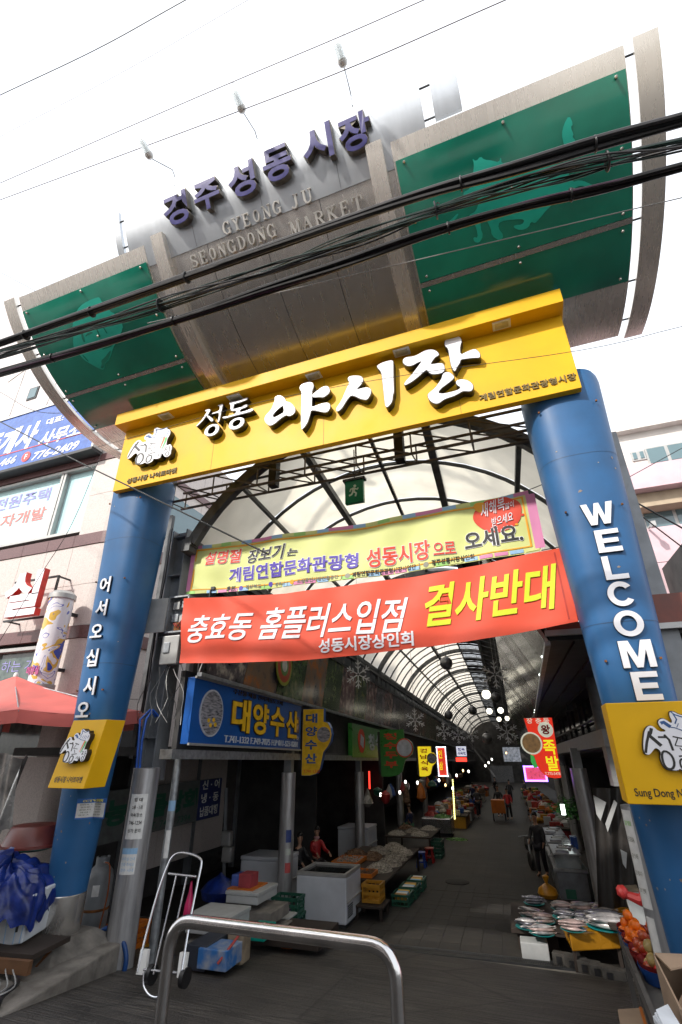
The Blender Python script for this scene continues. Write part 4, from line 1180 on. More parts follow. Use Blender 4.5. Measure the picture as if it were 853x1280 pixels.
# old painted shop board deep in the first shop
bd = thing('shop_board', 'dim faded board with green and blue Korean lettering deep in the first left shop', 'sign', tuple(A(-8.6, 13, 2)), AZ)
p0 = pn(150, 985, -8.5); p1 = pn(278, 972, -8.5)
u1_ = p1.dot(AU); zt_ = p1.z; zb_ = pn(276, 1019, -8.5).z
mb = MB(); abox2(mb, -8.56, -8.5, 8.9, u1_, zb_ , zt_); 
put('board', MB().hexa([AN * -8.56 + AU * 8.9 + UP * zb_, AN * -8.5 + AU * 8.9 + UP * zb_, AN * -8.5 + AU * u1_ + UP * zb_, AN * -8.56 + AU * u1_ + UP * zb_], [AN * -8.56 + AU * 8.9 + UP * zt_, AN * -8.5 + AU * 8.9 + UP * zt_, AN * -8.5 + AU * u1_ + UP * zt_, AN * -8.56 + AU * u1_ + UP * zt_]), mat('old_board', (0.11, 0.12, 0.115), 0.6, dirt=0.3), bd)
zc = (zt_ + zb_) / 2
bf = plane_fr(AN * -8.5 + UP * zc, AU, UP, AN)
text(bd, 'lettering', '농산물상회', mat('dark_green_paint', (0.01, 0.09, 0.05), 0.5), bf, 3.6, 0.52, off=0.05, c=(u1_ - 3.1, 0.06), d1=.006)
put('side_field', MB().poly([[(u1_ - 1.22, -(zt_ - zb_) / 2 + .01), (u1_ - .01, -(zt_ - zb_) / 2 + .01), (u1_ - .01, (zt_ - zb_) / 2 - .01), (u1_ - 1.22, (zt_ - zb_) / 2 - .01)]], bf, 0, 0.008), mat('navy_paint', (0.02, 0.03, 0.13), 0.5), bd)
for i, s in enumerate(('신 · 어', '냉 · 동', '납품대행')):
    text(bd, 'lettering', s, 'paper', bf, 0.95, 0.24, off=0.02, c=(u1_ - .62, 0.36 - i * 0.33), d1=.012)
text(bd, 'lettering', 'T. 745 - 7394', 'dark_green_paint', bf, 1.7, 0.15, off=0.01, c=(u1_ - 2.4, -0.36), d1=.006)

rs = thing('market_shops', 'dark shopfronts under a projecting canopy along the right side of the lane', 'shop row', tuple(A(3, 8, 0)), AZ)
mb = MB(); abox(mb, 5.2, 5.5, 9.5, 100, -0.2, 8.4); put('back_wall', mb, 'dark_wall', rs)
mb = MB()
mb.hexa([A(0.86, 8.05, 4.90), A(4.9, 8.05, 4.90), A(5.2, 36, 4.86), A(1.80, 36, 4.86)], [A(0.86, 8.05, 4.98), A(4.9, 8.05, 4.98), A(5.2, 36, 4.94), A(1.80, 36, 4.94)])
put('canopy_soffit', mb, mat('soffit_dark', (0.02, 0.02, 0.022), 0.5, 0, 0.2, 3), rs)
for i in range(9):
    n_ = 1.2 + i * 0.42
    mb = MB(); abox(mb, n_, n_ + 0.015, 8.1, 24, 4.848, 4.89); put('soffit_joint', mb, 'black', rs)
mb = MB(); abox(mb, 0.84, 2.8, 7.92, 8.02, 5.02, 5.45); put('canopy_fascia', mb, mat('maroon', (0.16, 0.035, 0.02), 0.45), rs)
mb = MB(); abox(mb, 0.80, 2.8, 7.86, 7.92, 4.94, 5.02); put('canopy_edge', mb, 'window_frame', rs)
mb = MB(); abox2(mb, 1.88, 2.28, 11.6, 26, -0.06, 0.26); put('mezzanine_beam', mb, mat('light_beam', (0.20, 0.20, 0.20), 0.5, dirt=.2), rs)
mb = MB(); abox2(mb, 1.9, 2.2, 11.7, 12.1, -0.75, -0.06); put('beam_casing', mb, 'light_beam', rs)
put('soffit_post', MB().tube([AN * 2.0 + AU * 12.1 + UP * 0.24, AN * 2.0 + AU * 12.1 + UP * 1.4], 0.14, 14), 'frame_grey', rs, smooth=True)
mb = MB(); abox2(mb, 2.3, 5.2, 12.2, 60, -0.1, 0.0); put('mezzanine_floor', mb, 'shop_ceiling', rs)
for u in (14.5, 17.5, 20.5, 24):
    mb = MB(); abox2(mb, 2.28, 2.36, u, u + .07, 0.26 - .028 * (u - 11.6), 1.3 - .028 * (u - 11.6)); put('window_post', mb, 'dark_frame', rs)
mb = MB(); abox2(mb, 2.40, 2.42, 12.2, 40, 0.0, 1.25); put('dark_glazing', mb, 'glass_dark', rs)
mb = MB(); abox2(mb, 2.26, 2.33, 12.2, 30, 0.62, 0.66); put('hand_rail', mb, 'frame_grey', rs)
mb = MB(); abox(mb, 3.9, 5.2, 13.0, 13.12, 0, 3.4); put('partition', mb, 'dark_wall', rs)
mb = MB(); abox(mb, 2.4, 5.2, 24.0, 24.12, 0, 3.4); put('partition', mb, 'dark_wall', rs)
ew = thing('end_building', 'dim building front closing the far end of the market lane', 'building', tuple(A(-2, 101, 0)), AZ)
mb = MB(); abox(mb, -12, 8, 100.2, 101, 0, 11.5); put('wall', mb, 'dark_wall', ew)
mb = MB(); abox(mb, -3.2, 0.6, 100.0, 100.19, 0, 2.6); put('doorway', mb, mat('far_light', (.10, .10, .10), .6, emit=(.9, .95, 1), estr=.01, col2=(.04, .04, .05)), ew)

# ================================================================== LEFT GRANITE BUILDING
BY = 9.5
lb = thing('granite_building', 'granite clad building with maroon bands behind the left blue pillar', 'building', (-18, 14, -3))
CXr = -10.55
mb = MB(); mb.box((-23.8, 15.8, 3.2), (26.0, 11.6, 13.4)); put('wall', mb, mat('mortar', (0.10, 0.09, 0.085), 0.9), lb)
def cladding(x0, x1, z0, z1, m, name='tile', Yf=BY, parent=lb, th=0.10):
    put(name, MB().box(((x0 + x1) / 2, Yf + th / 2, (z0 + z1) / 2), (x1 - x0 - .012, th, z1 - z0 - .012)), m, parent, bevel=0.0)
bands = [(5.30, 5.67), (2.59, 2.93), (8.24, 8.50)]
xs_ = [-10.95 - i * 1.05 for i in range(9)]
for i in range(8):
    x1, x0 = xs_[i], xs_[i + 1]
    for z0, z1 in ((2.93, 4.1), (4.1, 5.30)):
        cladding(x0, x1, z0, z1, 'granite')
    for z0, z1 in bands:
        cladding(x0, x1, z0, z1, 'granite_red', 'band_stone', BY - 0.03, th=0.13)
    for z0, z1 in ((-3.0, -1.6), (-1.6, -0.2)):
        cladding(x0, x1, z0, z1, 'granite')
    cladding(x0, x1, 8.5, 10.2, 'granite')
for z0, z1 in ((5.67, 7.0), (7.0, 8.24)):
    cladding(-11.9, -10.95, z0, z1, 'granite')
for z0, z1 in ((-0.2, 1.2), (1.2, 2.59)):
    cladding(-11.5, -10.95, z0, z1, 'granite')
# rounded corner stones
def corner(z0, z1, m, k=0.0):
    rr = 0.42 + k
    c = Vector((-10.97, BY + 0.42, 0))
    mb = MB()
    def fn(a, b, d):
        th = -math.pi / 2 + (math.pi / 2) * a
        return c + Vector((math.cos(th) * (rr + d), math.sin(th) * (rr + d), z0 + .006 + (z1 - z0 - .012) * b))
    mb.slab(fn, 6, 1, 0.1)
    put('corner_stone', mb, m, lb, smooth=True)
for z0, z1 in ((-3, -1.6), (-1.6, -.2), (-.2, 1.2), (1.2, 2.59), (2.93, 4.1), (4.1, 5.3), (5.67, 7.0), (7.0, 8.24), (8.5, 10.2)):
    corner(z0, z1, 'granite')
    for j in range(6):
        y0 = BY + 0.43 + j * 1.1
        put('tile', MB().box((-10.60, y0 + .55, (z0 + z1) / 2), (0.10, 1.085, z1 - z0 - .012)), 'granite', lb)
for z0, z1 in bands:
    corner(z0, z1, 'granite_red', 0.03)
    put('band_stone', MB().box((-10.56, BY + 3.7, (z0 + z1) / 2), (0.12, 6.5, z1 - z0)), 'granite_red', lb)
# side windows of the granite building facing the lane
w2 = put('side_window', MB().box((-10.53, 12.2, 7.0), (0.06, 2.6, 1.6)), 'glass_blue', lb)
# big upper window with film lettering
def window(x0, x1, z0, z1, mull, Yf, m='glass_blue', parent=lb):
    wdo = put('window', MB().box(((x0 + x1) / 2, Yf + .22, (z0 + z1) / 2), (x1 - x0, .03, z1 - z0)), m, parent)
    fr = MB()
    for z in (z0, z1): fr.box(((x0 + x1) / 2, Yf + .12, z), (x1 - x0 + .1, .2, .09))
    put('frame', fr, 'window_frame', wdo, kind=None)
    for x in [x0, x1] + mull:
        put('mullion', MB().box((x, Yf + .13, (z0 + z1) / 2), (.09, .17, z1 - z0 - .1)), 'window_frame', wdo)
    return wdo
mat('sky_film_glass', (0.50, 0.74, 0.76), 0.10, 0.0, 0.03, .5, coat=.5)  # sky reflection put into the pane's pale cyan base colour
wd = window(-20, -11.95, 5.85, 8.18, [-13.25, -13.38, -17.2], BY, 'sky_film_glass')
for x in (-12.3,): pass
gfB = gate_fr(BY + 0.20)
def wtext(parent, s, pxa, pxb, Y, H, m, off=0.02, shear=0.0, d1=0.006, box=None):
    a, b = pg(*pxa, Y), pg(*pxb, Y)
    f = gate_fr(Y)
    sl = (b.z - a.z) / (b.x - a.x)
    text(parent, 'lettering', s, m, f, b.x - a.x, H, off=off, shear=shear, c=((a.x + b.x) / 2, (a.z + b.z) / 2), d1=d1)
mat('film_purple', (0.30, 0.30, 0.62), 0.5); mat('film_red', (0.72, 0.22, 0.20), 0.5)
wtext(wd, '전원주택', (-6, 632), (63, 618), BY + .2, 0.50, 'film_purple', 0.02)
wtext(wd, '투자개발', (-16, 655), (57, 642), BY + .2, 0.48, 'film_red', 0.02)
wl = window(-20, -11.5, -0.2, 2.45, [-14.2, -17], BY, mat('shop_window', (0.10, 0.14, 0.13), 0.1, col2=(0.05, 0.08, 0.08)))
wtext(wl, '하는 가', (2, 835), (44, 830), BY + .2, 0.3, 'film_purple', 0.0)
for i in range(3):
    put('ceiling_lamp', MB().box((-13.2 + i * .35, BY + 0.6, 1.7 - i * .12), (0.5, 0.05, 0.03)), mat('tube_light', (1, 1, .95), .5, emit=(1, 1, .9), estr=2.0), wl)
# blue roof-edge sign
sgb = thing('office_sign', 'long blue illuminated sign with white Korean lettering and phone number on granite building', 'sign', (-14, 9.2, 8.5))
put('sign_box', MB().box((-16.7, 9.28, 9.72), (9.76, 0.36, 2.36)), mat('sign_blue', (0.045, 0.12, 0.42), 0.25, coat=.4), sgb)
put('casing', MB().box((-16.7, 9.30, 8.50), (9.86, 0.46, 0.10)), 'dark_frame', sgb)
put('casing', MB().box((-16.7, 9.30, 10.93), (9.86, 0.46, 0.08)), 'window_frame', sgb)
put('casing', MB().box((-11.79, 9.30, 9.72), (0.08, 0.46, 2.34)), 'window_frame', sgb)
def sgt(s, a, b, H, m='letter_white', off=0.03, shear=0.25):
    p, q = pg(*a, 9.1), pg(*b, 9.1)
    text(sgb, 'lettering', s, m, gate_fr(9.1), q.x - p.x, H, off=off, shear=shear, c=((p.x + q.x) / 2, (p.z + q.z) / 2), d1=.01)
sgt('중개사', (-22, 562), (48, 541), 1.10, off=.04)
sgt('대표:', (59, 527), (80, 523), 0.27, off=.02, shear=0)
sgt('사무소', (49, 551), (104, 534), 0.62, off=.03)
sgt('466', (1, 578), (20, 575), 0.30, off=.02)
sgt('776-2409', (41, 570.5), (99, 556), 0.32, off=.02)
p, q = pg(0, 567, 9.1), pg(103, 545, 9.1)
put('red_line', MB().box(((p.x + q.x) / 2 - 2, 9.095, (p.z + q.z) / 2), (q.x - p.x + 4, .01, .035)), mat('line_red', (0.6, 0.06, 0.06), .4), sgb)
p = pg(33, 571, 9.1)
put('fax_mark', MB().poly([[(p.x + .2 * math.cos(i * .3142), p.z + .2 * math.sin(i * .3142)) for i in range(20)]], gate_fr(9.1), 0, .012), 'line_red', sgb)
text(sgb, 'lettering', 'F', 'letter_white', gate_fr(9.1), None, 0.2, off=.02, c=(p.x, p.z), d1=.018)
# red and white block letter on a bracket
bl_ = thing('block_letter_sign', 'white Korean block letter with red sides on dark bracket, on granite wall', 'sign', (-12.9, 9.2, 2.9))
f9 = gate_fr(8.75)
a, b = pg(6, 745, 8.75), pg(50, 738, 8.75)
text(bl_, 'letter', '실', mat('letter_red', (0.6, 0.03, 0.02), .4), plane_fr((0, 8.75, 0), (1, 0, 0), (0, 0, 1), (0, -1, 0)), b.x - a.x + .06, 1.28, off=.036, d0=-.16, d1=0, c=((a.x + b.x) / 2, (a.z + b.z) / 2))
text(bl_, 'letter_face', '실', 'letter_white', f9, b.x - a.x + .04, 1.26, off=.034, d1=.01, c=((a.x + b.x) / 2, (a.z + b.z) / 2))
br_ = MB()
cx_, cz_ = (a.x + b.x) / 2, (a.z + b.z) / 2
for z in (cz_ - .62, cz_ + .5):
    br_.beam((cx_ - .9, 9.1, z), (cx_ + .8, 9.1, z), .05, .05); br_.beam((cx_ + .75, 9.1, z), (cx_ + .75, 9.5, z), .04, .04); br_.beam((cx_ - .8, 9.1, z), (cx_ - .8, 9.5, z), .04, .04)
br_.beam((cx_ + .78, 9.1, cz_ - .62), (cx_ + .78, 9.1, cz_ + .5), .05, .05)
put('bracket', br_, 'dark_frame', bl_)
# cylinder hair-salon light
cyl_ = thing('salon_light_column', 'white cylindrical salon light with colourful hair picture, on granite building corner', 'sign', tuple(pg(52, 850, 8.9)))
pa_, pb_ = pg(71, 750, 8.9), pg(55, 850, 8.9)
cxm = (pa_.x + pb_.x) / 2
m = mat('salon_print', (0.62, 0.62, 0.66), 0.25, coat=.4)
t_ = m.node_tree; b_ = t_.nodes['Principled BSDF']
tc = t_.nodes.new('ShaderNodeTexCoord'); wv = t_.nodes.new('ShaderNodeTexNoise'); wv.inputs['Scale'].default_value = 1.9; wv.inputs['Distortion'].default_value = 1.6; wv.inputs['Detail'].default_value = 1.0
t_.links.new(tc.outputs['Object'], wv.inputs[0]); rp = t_.nodes.new('ShaderNodeValToRGB'); rp.color_ramp.interpolation = 'CONSTANT'
cols = [(0, (0.06, 0.09, 0.40)), (.34, (0.62, 0.40, 0.08)), (.42, (0.70, 0.70, 0.74)), (.56, (0.12, 0.14, 0.45)), (.585, (0.70, 0.70, 0.74)), (.64, (0.60, 0.42, 0.12)), (.70, (0.3, 0.25, 0.45))]
rp.color_ramp.elements[0].color = (*cols[0][1], 1); rp.color_ramp.elements[1].position = cols[1][0]; rp.color_ramp.elements[1].color = (*cols[1][1], 1)
for q, c in cols[2:]:
    e = rp.color_ramp.elements.new(q); e.color = (*c, 1)
t_.links.new(wv.outputs[0], rp.inputs[0]); t_.links.new(rp.outputs[0], b_.inputs['Base Color'])
put('light_tube', MB().lathe((cxm, 8.95, 0), [(0.30, pb_.z - .1), (0.30, pa_.z)], 24), m, cyl_, smooth=True)
put('cap', MB().lathe((cxm, 8.95, 0), [(0.33, pa_.z), (0.33, pa_.z + .12), (0.25, pa_.z + .2), (0, pa_.z + .24)], 24), 'window_frame', cyl_, smooth=True)
put('cap', MB().lathe((cxm, 8.95, 0), [(0.33, pb_.z - .2), (0.33, pb_.z - .1)], 24), 'window_frame', cyl_, smooth=True)
text(cyl_, 'lettering', '미용실', mat('pinkish', (0.45, 0.1, 0.25), .5), plane_fr((cxm, 8.66, pb_.z + .2), (1, 0, 0), (0, 0, 1), (0, -1, 0)), 0.4, 0.2, off=.03, d1=.02)
put('wall_bracket', MB().box((cxm, 9.3, pa_.z - .3), (.1, .5, .08)).box((cxm, 9.3, pb_.z + .3), (.1, .5, .08)), 'dark_frame', cyl_)
# far left pale building
fb = thing('pale_building', 'tall pale building with small square window at the upper left edge', 'building', (-40, 26, -3))
fbm = mat('pale_grey_wall', (0.58, 0.54, 0.54), .8, 0, .06, .5, dirt=.1)
def pt(px, py, Y): return pg(px, py, Y)
FY = 24.0
tR = pt(62, 404, FY); tL = pt(-2, 343, FY)
x1 = pt(128, 560, FY).x
sl_ = [(tL.x - 20, tL.z + 16), (tL.x, tL.z), (tR.x, tR.z), (x1, tR.z - 7), (x1, -4), (tL.x - 20, -4)]
put('wall', MB().poly([sl_], gate_fr(FY), -6, 0), fbm, fb)
for (a, b) in (((30, 340), (-40, 700)), ((0, 690), (100, 470)), ((52, 560), (78, 440)), ((0, 420), (90, 478))):
    pass
for (a, b) in (((10, 478), (62, 440)), ((52, 520), (82, 452)), ((12, 520), (35, 455))):
    p, q = pt(*a, FY - .02), pt(*b, FY - .02)
    put('wall_joint', MB().beam(p, q, .10, .06), 'cream_wall', fb)
p = pt(42, 492, FY); 
wn = put('window', MB().box((p.x, FY - .02, p.z), (1.3, .12, 1.5)), 'dark_frame', fb)
put('pane', MB().box((p.x, FY - .1, p.z), (1.0, .05, 1.2)), 'glass_blue', wn)
# pink building right
rb = thing('pink_building', 'pink and white building with horizontal joints and windows behind the right blue pillar', 'building', (9, 20, -3))
put('upper_wall', MB().box((14.0, 18.1, 8.72), (20.4, 4, 1.50)), 'cream_wall', rb)
put('pink_band', MB().box((14.0, 17.9, 7.56), (20.6, 4.6, .80)), 'pink_wall', rb)
put('soffit', MB().box((14.0, 17.95, 6.92), (20.4, 3.9, .46)), 'soffit', rb)
put('recess', MB().box((14.0, 18.6, 6.35), (20.2, 3.9, .66)), 'soffit', rb)
z = 6.05; k = 0
for z0, z1 in ((4.9, 6.02), (3.7, 4.88), (2.5, 3.68), (1.3, 2.48), (0.1, 1.28), (-1.1, 0.08), (-4.5, -1.12)):
    put('wall_panel', MB().box((14.0, 18.25, (z0 + z1) / 2), (20.4, 4.2, z1 - z0)), 'pink_wall', rb)
put('core', MB().box((14.0, 18.6, 2.4), (20.0, 3.8, 13)), mat('joint_dark', (.2, .15, .15), .9), rb)
put('parapet', MB().box((14.0, 16.0, 9.52), (20.6, .4, .10)), 'cream_wall', rb)
def rwin(xa, xb, za, zb, Y, n):
    w_ = put('window', MB().box(((xa + xb) / 2, Y, (za + zb) / 2), (xb - xa, .06, zb - za)), 'window_frame', rb)
    for i in range(n):
        k0 = xa + (xb - xa) * i / n + .05; k1 = xa + (xb - xa) * (i + 1) / n - .05
        put('pane', MB().box(((k0 + k1) / 2, Y - .04, (za + zb) / 2), (k1 - k0, .03, zb - za - .1)), 'glass_blue', w_)
a, b = pg(812, 582, 16.08), pg(812, 560, 16.08)
rwin(a.x, a.x + 4.2, a.z, b.z, 16.08, 7)
a, b = pg(791, 577, 16.08), pg(805, 563, 16.08)
rwin(a.x, b.x, a.z, b.z, 16.08, 2)
rwin(4.25, 9.6, 6.08, 6.72, 16.6, 6)
for x in (6.1, 9.0):
    put('wall_lamp', MB().beam((x - 1.9, 15.6, 5.95), (x - 1.9, 16.1, 6.0), .05, .05).box((x - 1.9, 15.55, 5.9), (.12, .2, .16)), 'window_frame', rb)
# building across the street, behind the viewer: shades the pavement, seen in the steel
ob = thing('street_building', 'plain rendered block across the street that shades the foreground pavement', 'building', (-6, -9.5, -1.9))
put('wall', MB().box((-9.5, -9.5, 4.2), (25, 9, 12.4)), mat('render_wall', (0.66, 0.63, 0.60), .8, dirt=.1), ob)
for i in range(6):
    for j in range(4):
        put('window', MB().box((-19.7 + i * 4.1, -4.97, 0.6 + j * 2.7), (2.4, .12, 1.5)), 'glass_dark', ob)
# ================================================================== BANNERS
def banner(name, label, TL, TR, BR, BL, Y, m, sag, seed):
    c = [pg(*p, Y) for p in (TL, TR, BR, BL)]
    t = thing(name, label, 'banner', tuple((c[2] + c[3]) / 2))
    x0, x1 = min(c[0].x, c[3].x), max(c[1].x, c[2].x)
    def sg(x):
        k = min(1, max(0, (x - x0) / (x1 - x0)))
        return -sag * 4 * k * (1 - k)
    def wv(x, z):
        k = min(1, max(0, (x - x0) / (x1 - x0)))
        return 0.035 * math.sin(x * 2.1 + z * 1.3 + seed) * min(1, k * 4, (1 - k) * 4) + 0.016 * math.sin(x * 5.3 - z * 3.7 + seed * 2) + 0.012 * math.sin(z * 9 + x * 1.2) * (1 - k) ** 2 + 0.004 * math.sin(x * 11 + z * 7)
    def P(x, z, d):
        return Vector((x, Y + wv(x, z) - d, z + sg(x)))
    def body(a, b, d):
        l = c[3].lerp(c[0], b); r = c[2].lerp(c[1], b); q = l.lerp(r, a)
        return P(q.x, q.z, 0) + Vector((0, -d, 0))
    put('cloth', MB().slab(body, 90, 16, 0.004), m, t, smooth=True)
    fr = lambda x, y, d: P(x, y, d)
    fr.sg = sg if False else None
    return t, P, sg, c
mat('banner_red', (0.68, 0.072, 0.030), 0.6, 0, 0.07, 1.2, 0.35, 2.2)
mat('banner_yellow', (0.60, 0.64, 0.24), 0.6, 0, 0.05, 1.2, 0.3, 2.2)
mat('ink_white', (0.80, 0.80, 0.84), 0.6, 0, .02, 4); mat('ink_lime', (0.62, 0.70, 0.02), 0.6, 0, .02, 4); mat('ink_red', (0.62, 0.05, 0.02), 0.6, 0, .02, 4)
mat('ink_lime2', (.1,.1,.1)); mat('ink_purple', (0.08, 0.05, 0.38), 0.6, 0, .02, 4); mat('ink_black', (0.02, 0.02, 0.02), 0.6, 0, .02, 4); mat('ink_orange', (0.75, 0.33, 0.01), 0.6, 0, .02, 4)
mat('ink_pink', (0.62, 0.22, 0.40), 0.6, 0, .02, 4); mat('ink_sky', (0.28, 0.48, 0.70), 0.6, 0, .02, 4); mat('ink_green', (0.30, 0.58, 0.16), 0.6, 0, .02, 4); mat('ink_grey', (0.25, 0.25, 0.2), 0.6, 0, .02, 4)
def btext(t, P, sg, Y, s, a, b, H, m, off=0.02, shear=0.0, d=0.012, halo=None):
    p, q = pg(*a, Y), pg(*b, Y)
    sl = (q.z - p.z) / (q.x - p.x)
    cx, cz = (p.x + q.x) / 2, (p.z + q.z) / 2
    fr = lambda x, y, dd: P(cx + x, cz + y + sl * x - sg(cx + x), dd)
    if halo:
        text(t, 'print_halo', s, halo[0], fr, q.x - p.x, H, off=off + halo[1], shear=shear, d1=d, sub=.25, ref=off)
    return text(t, 'print', s, m, fr, q.x - p.x, H, off=off, shear=shear, d1=d + .005, sub=.25)
YR = 7.4
bt, P, sg, c = banner('protest_banner', 'red cloth banner with white and lime brush lettering across the gate', (230, 748), (702, 684), (723, 777), (224, 828), YR, 'banner_red', 0.17, 0.4)
btext(bt, P, sg, YR, '충효동', (236, 787), (316, 782), 0.50, 'ink_white', .012, .35)
btext(bt, P, sg, YR, '홈플러스입점', (325, 780), (512, 768), 0.56, 'ink_white', .012, .35)
btext(bt, P, sg, YR, '결사반대', (532, 758), (701, 731), 0.66, 'ink_lime', .022, .3)
btext(bt, P, sg, YR, '성동시장상인회', (398, 808), (518, 798.5), 0.225, 'ink_white', .022)
put('tie_cord', MB().tube([c[1], Vector((1.1, 7.0, c[1].z + .1))], .008, 5), 'rubber', bt)
put('tie_cord', MB().tube([c[2], Vector((1.0, 7.0, c[2].z))], .008, 5), 'ink_white', bt)
put('tie_cord', MB().tube([c[0], Vector((-6.6, 7.9, c[0].z + .1))], .008, 5), 'rubber', bt)
put('tie_cord', MB().tube([c[3], Vector((-6.6, 7.9, c[3].z))], .008, 5), 'rubber', bt)
put('hem', MB().slab(lambda a, b, d: P(c[1].x - .12 + .02 * a, c[2].z + .05 + (c[1].z - c[2].z - .1) * b, .005 + d), 1, 12, .002), mat('banner_red_dark', (0.45, 0.035, 0.02), .6), bt)
YY = 7.9
bt, P, sg, c = banner('festival_banner', 'pale yellow holiday shopping banner with pink edges hanging above the red one', (241, 683), (660, 613), (677, 688), (236, 743), YY, 'banner_yellow', 0.10, 2.0)
xa, xb, za, zb = c[0].x, c[1].x, (c[2].z + c[3].z) / 2, (c[0].z + c[1].z) / 2
def strip(t, m, x0, x1, z0, z1, d=.009, n=6):
    mb = MB().slab(lambda a, b, dd: P(x0 + (x1 - x0) * a, z0 + (z1 - z0) * b, d + dd), n, 1, .001)
    put('border_print', mb, m, t)
cs = ['ink_pink', 'ink_sky', 'banner_yellow', 'ink_green', 'banner_yellow', 'ink_sky', 'ink_pink']
n_ = 28
for i in range(n_):
    w_ = (xb - xa) / n_
    strip(bt, cs[i % 7], xa + i * w_, xa + (i + 1) * w_, zb - .075, zb - .004, n=2)
    strip(bt, cs[(i + 3) % 7], xa + i * w_ + .03, xa + (i + 1) * w_, za + .01, za + .07, n=2)
strip(bt, 'ink_pink', xa + .0, xa + .10, za + .07, zb - .075, n=1); strip(bt, 'ink_pink', xb - .06, xb + .09, za + .04, zb - .075, n=1)
strip(bt, 'ink_orange', xa + .11, xb - .1, zb - .125, zb - .095, n=40); strip(bt, 'ink_orange', xa + .11, xb - .1, za + .085, za + .105, n=40)
strip(bt, 'ink_orange', xa + .11, xa + .14, za + .1, zb - .12, n=1); strip(bt, 'ink_orange', xb - .13, xb - .10, za + .1, zb - .12, n=1)
H_ = ('ink_white', .022)
btext(bt, P, sg, YY, '설명절', (257, 699), (301, 694), 0.30, 'ink_red', .022, .12, halo=H_)
btext(bt, P, sg, YY, '장보기', (309, 696), (358, 689), 0.30, 'ink_black', .018, .25, halo=H_)
btext(bt, P, sg, YY, '는', (360, 691), (373, 690), 0.15, 'ink_black', .018, .25, halo=H_)
btext(bt, P, sg, YY, '계림연합문화관광형', (286, 719), (448, 700), 0.31, 'ink_purple', .022, .0, halo=H_)
btext(bt, P, sg, YY, '성동시장', (458, 698.5), (538, 687), 0.37, 'ink_red', .025, .0, halo=H_)
btext(bt, P, sg, YY, '으로', (542, 687.5), (570, 684.5), 0.22, 'ink_red', .02, .0, halo=H_)
btext(bt, P, sg, YY, '오세요.', (581, 678), (653, 665), 0.34, 'ink_black', .028, .0, halo=('ink_white', .025))
btext(bt, P, sg, YY, '후원:', (283, 736), (295, 735), 0.11, 'ink_black', .02)
btext(bt, P, sg, YY, '경상북도  |', (307, 734), (330, 732), 0.09, 'ink_grey', .01)
btext(bt, P, sg, YY, '경주시  |', (344, 731), (360, 729.5), 0.09, 'ink_grey', .01)
btext(bt, P, sg, YY, '소상공인시장진흥공단  |', (373, 728), (428, 721), 0.09, 'ink_grey', .01)
btext(bt, P, sg, YY, '계림연합문화관광형시장사업단', (441, 719), (520, 708), 0.10, 'ink_black', .01)
btext(bt, P, sg, YY, '|', (524, 707.6), (525, 707.4), 0.10, 'ink_grey', .01)
btext(bt, P, sg, YY, '경주성동시장상인회', (540, 704), (593, 696), 0.10, 'ink_black', .01)
def blob(t, m, px, py, rx, rz, n, seed, d, j=.12):
    q = pg(px, py, YY); r2 = random.Random(seed)
    pts = [(rx * math.cos(2 * math.pi * i / n) * (1 + r2.uniform(-j, j)), rz * math.sin(2 * math.pi * i / n) * (1 + r2.uniform(-j, j))) for i in range(n)]
    lp = smooth_loop(pts, 2); K_ = len(lp)
    def fn(a, b):
        i = int(round(a * K_)) % K_
        return P(q.x + lp[i][0] * b, q.z + lp[i][1] * b - sg(q.x), d)
    put('logo_print', MB().sheet(fn, K_, 7), m, t)
for px, py, m in ((301, 735, 'ink_purple'), (338, 730, 'ink_purple'), (366, 728, 'ink_orange'), (435, 720, 'ink_grey'), (533, 706, 'ink_grey')):
    blob(bt, m, px, py, .055, .05, 7, px, .012)
blob(bt, 'ink_red', 622, 643, .40, .33, 22, 5, .012, .07)
blob(bt, 'ink_red', 653, 644, .035, .025, 8, 6, .012); blob(bt, 'ink_orange', 600, 634, .12, .10, 12, 8, .0135, .2); blob(bt, 'ink_orange', 646, 656, .03, .02, 8, 9, .012)
btext(bt, P, sg, YY, '새해복', (601, 640), (631, 629), 0.27, 'ink_white', .0, .2, d=.026)
btext(bt, P, sg, YY, '많이', (632, 634), (643, 630), 0.12, 'ink_white', .0, .2, d=.026)
btext(bt, P, sg, YY, '받으세요', (615, 654), (641, 646), 0.17, 'ink_white', .0, .2, d=.026)
for q, e in ((c[0], (-6.7, 8.0, c[0].z + .1)), (c[1], (1.6, 7.7, c[1].z + .2)), (c[2], (1.6, 7.7, c[2].z)), (c[3], (-6.7, 8.0, c[3].z))):
    put('tie_cord', MB().tube([q, e], .008, 5), 'rubber', bt)

# ================================================================== ELECTRICS ON THE LEFT POST
eb = thing('meter_box', 'open grey electric box with meters beside the red banner', 'electric box', tuple(pg(212, 805, 7.75)))
a_, b_ = pg(205, 758, 7.7), pg(228, 808, 7.7)
cx_, cz_ = (a_.x + b_.x) / 2, 2.35
put('case', MB().box((cx_ + .12, 7.82, 2.36), (.48, .05, .70)).box((cx_ - .11, 7.72, 2.36), (.03, .2, .7)).box((cx_ + .35, 7.72, 2.36), (.03, .2, .7)).box((cx_ + .12, 7.72, 2.71), (.48, .2, .03)).box((cx_ + .12, 7.72, 2.01), (.48, .2, .03)), 'galvanised', eb)
dm = MB(); dm.hexa([(cx_ - .13, 7.63, 2.02), (cx_ - .12, 7.60, 2.02), (cx_ - .62, 7.48, 2.0), (cx_ - .63, 7.51, 2.0)], [(cx_ - .13, 7.63, 2.70), (cx_ - .12, 7.60, 2.70), (cx_ - .62, 7.48, 2.68), (cx_ - .63, 7.51, 2.68)])
put('door', dm, 'window_frame', eb)
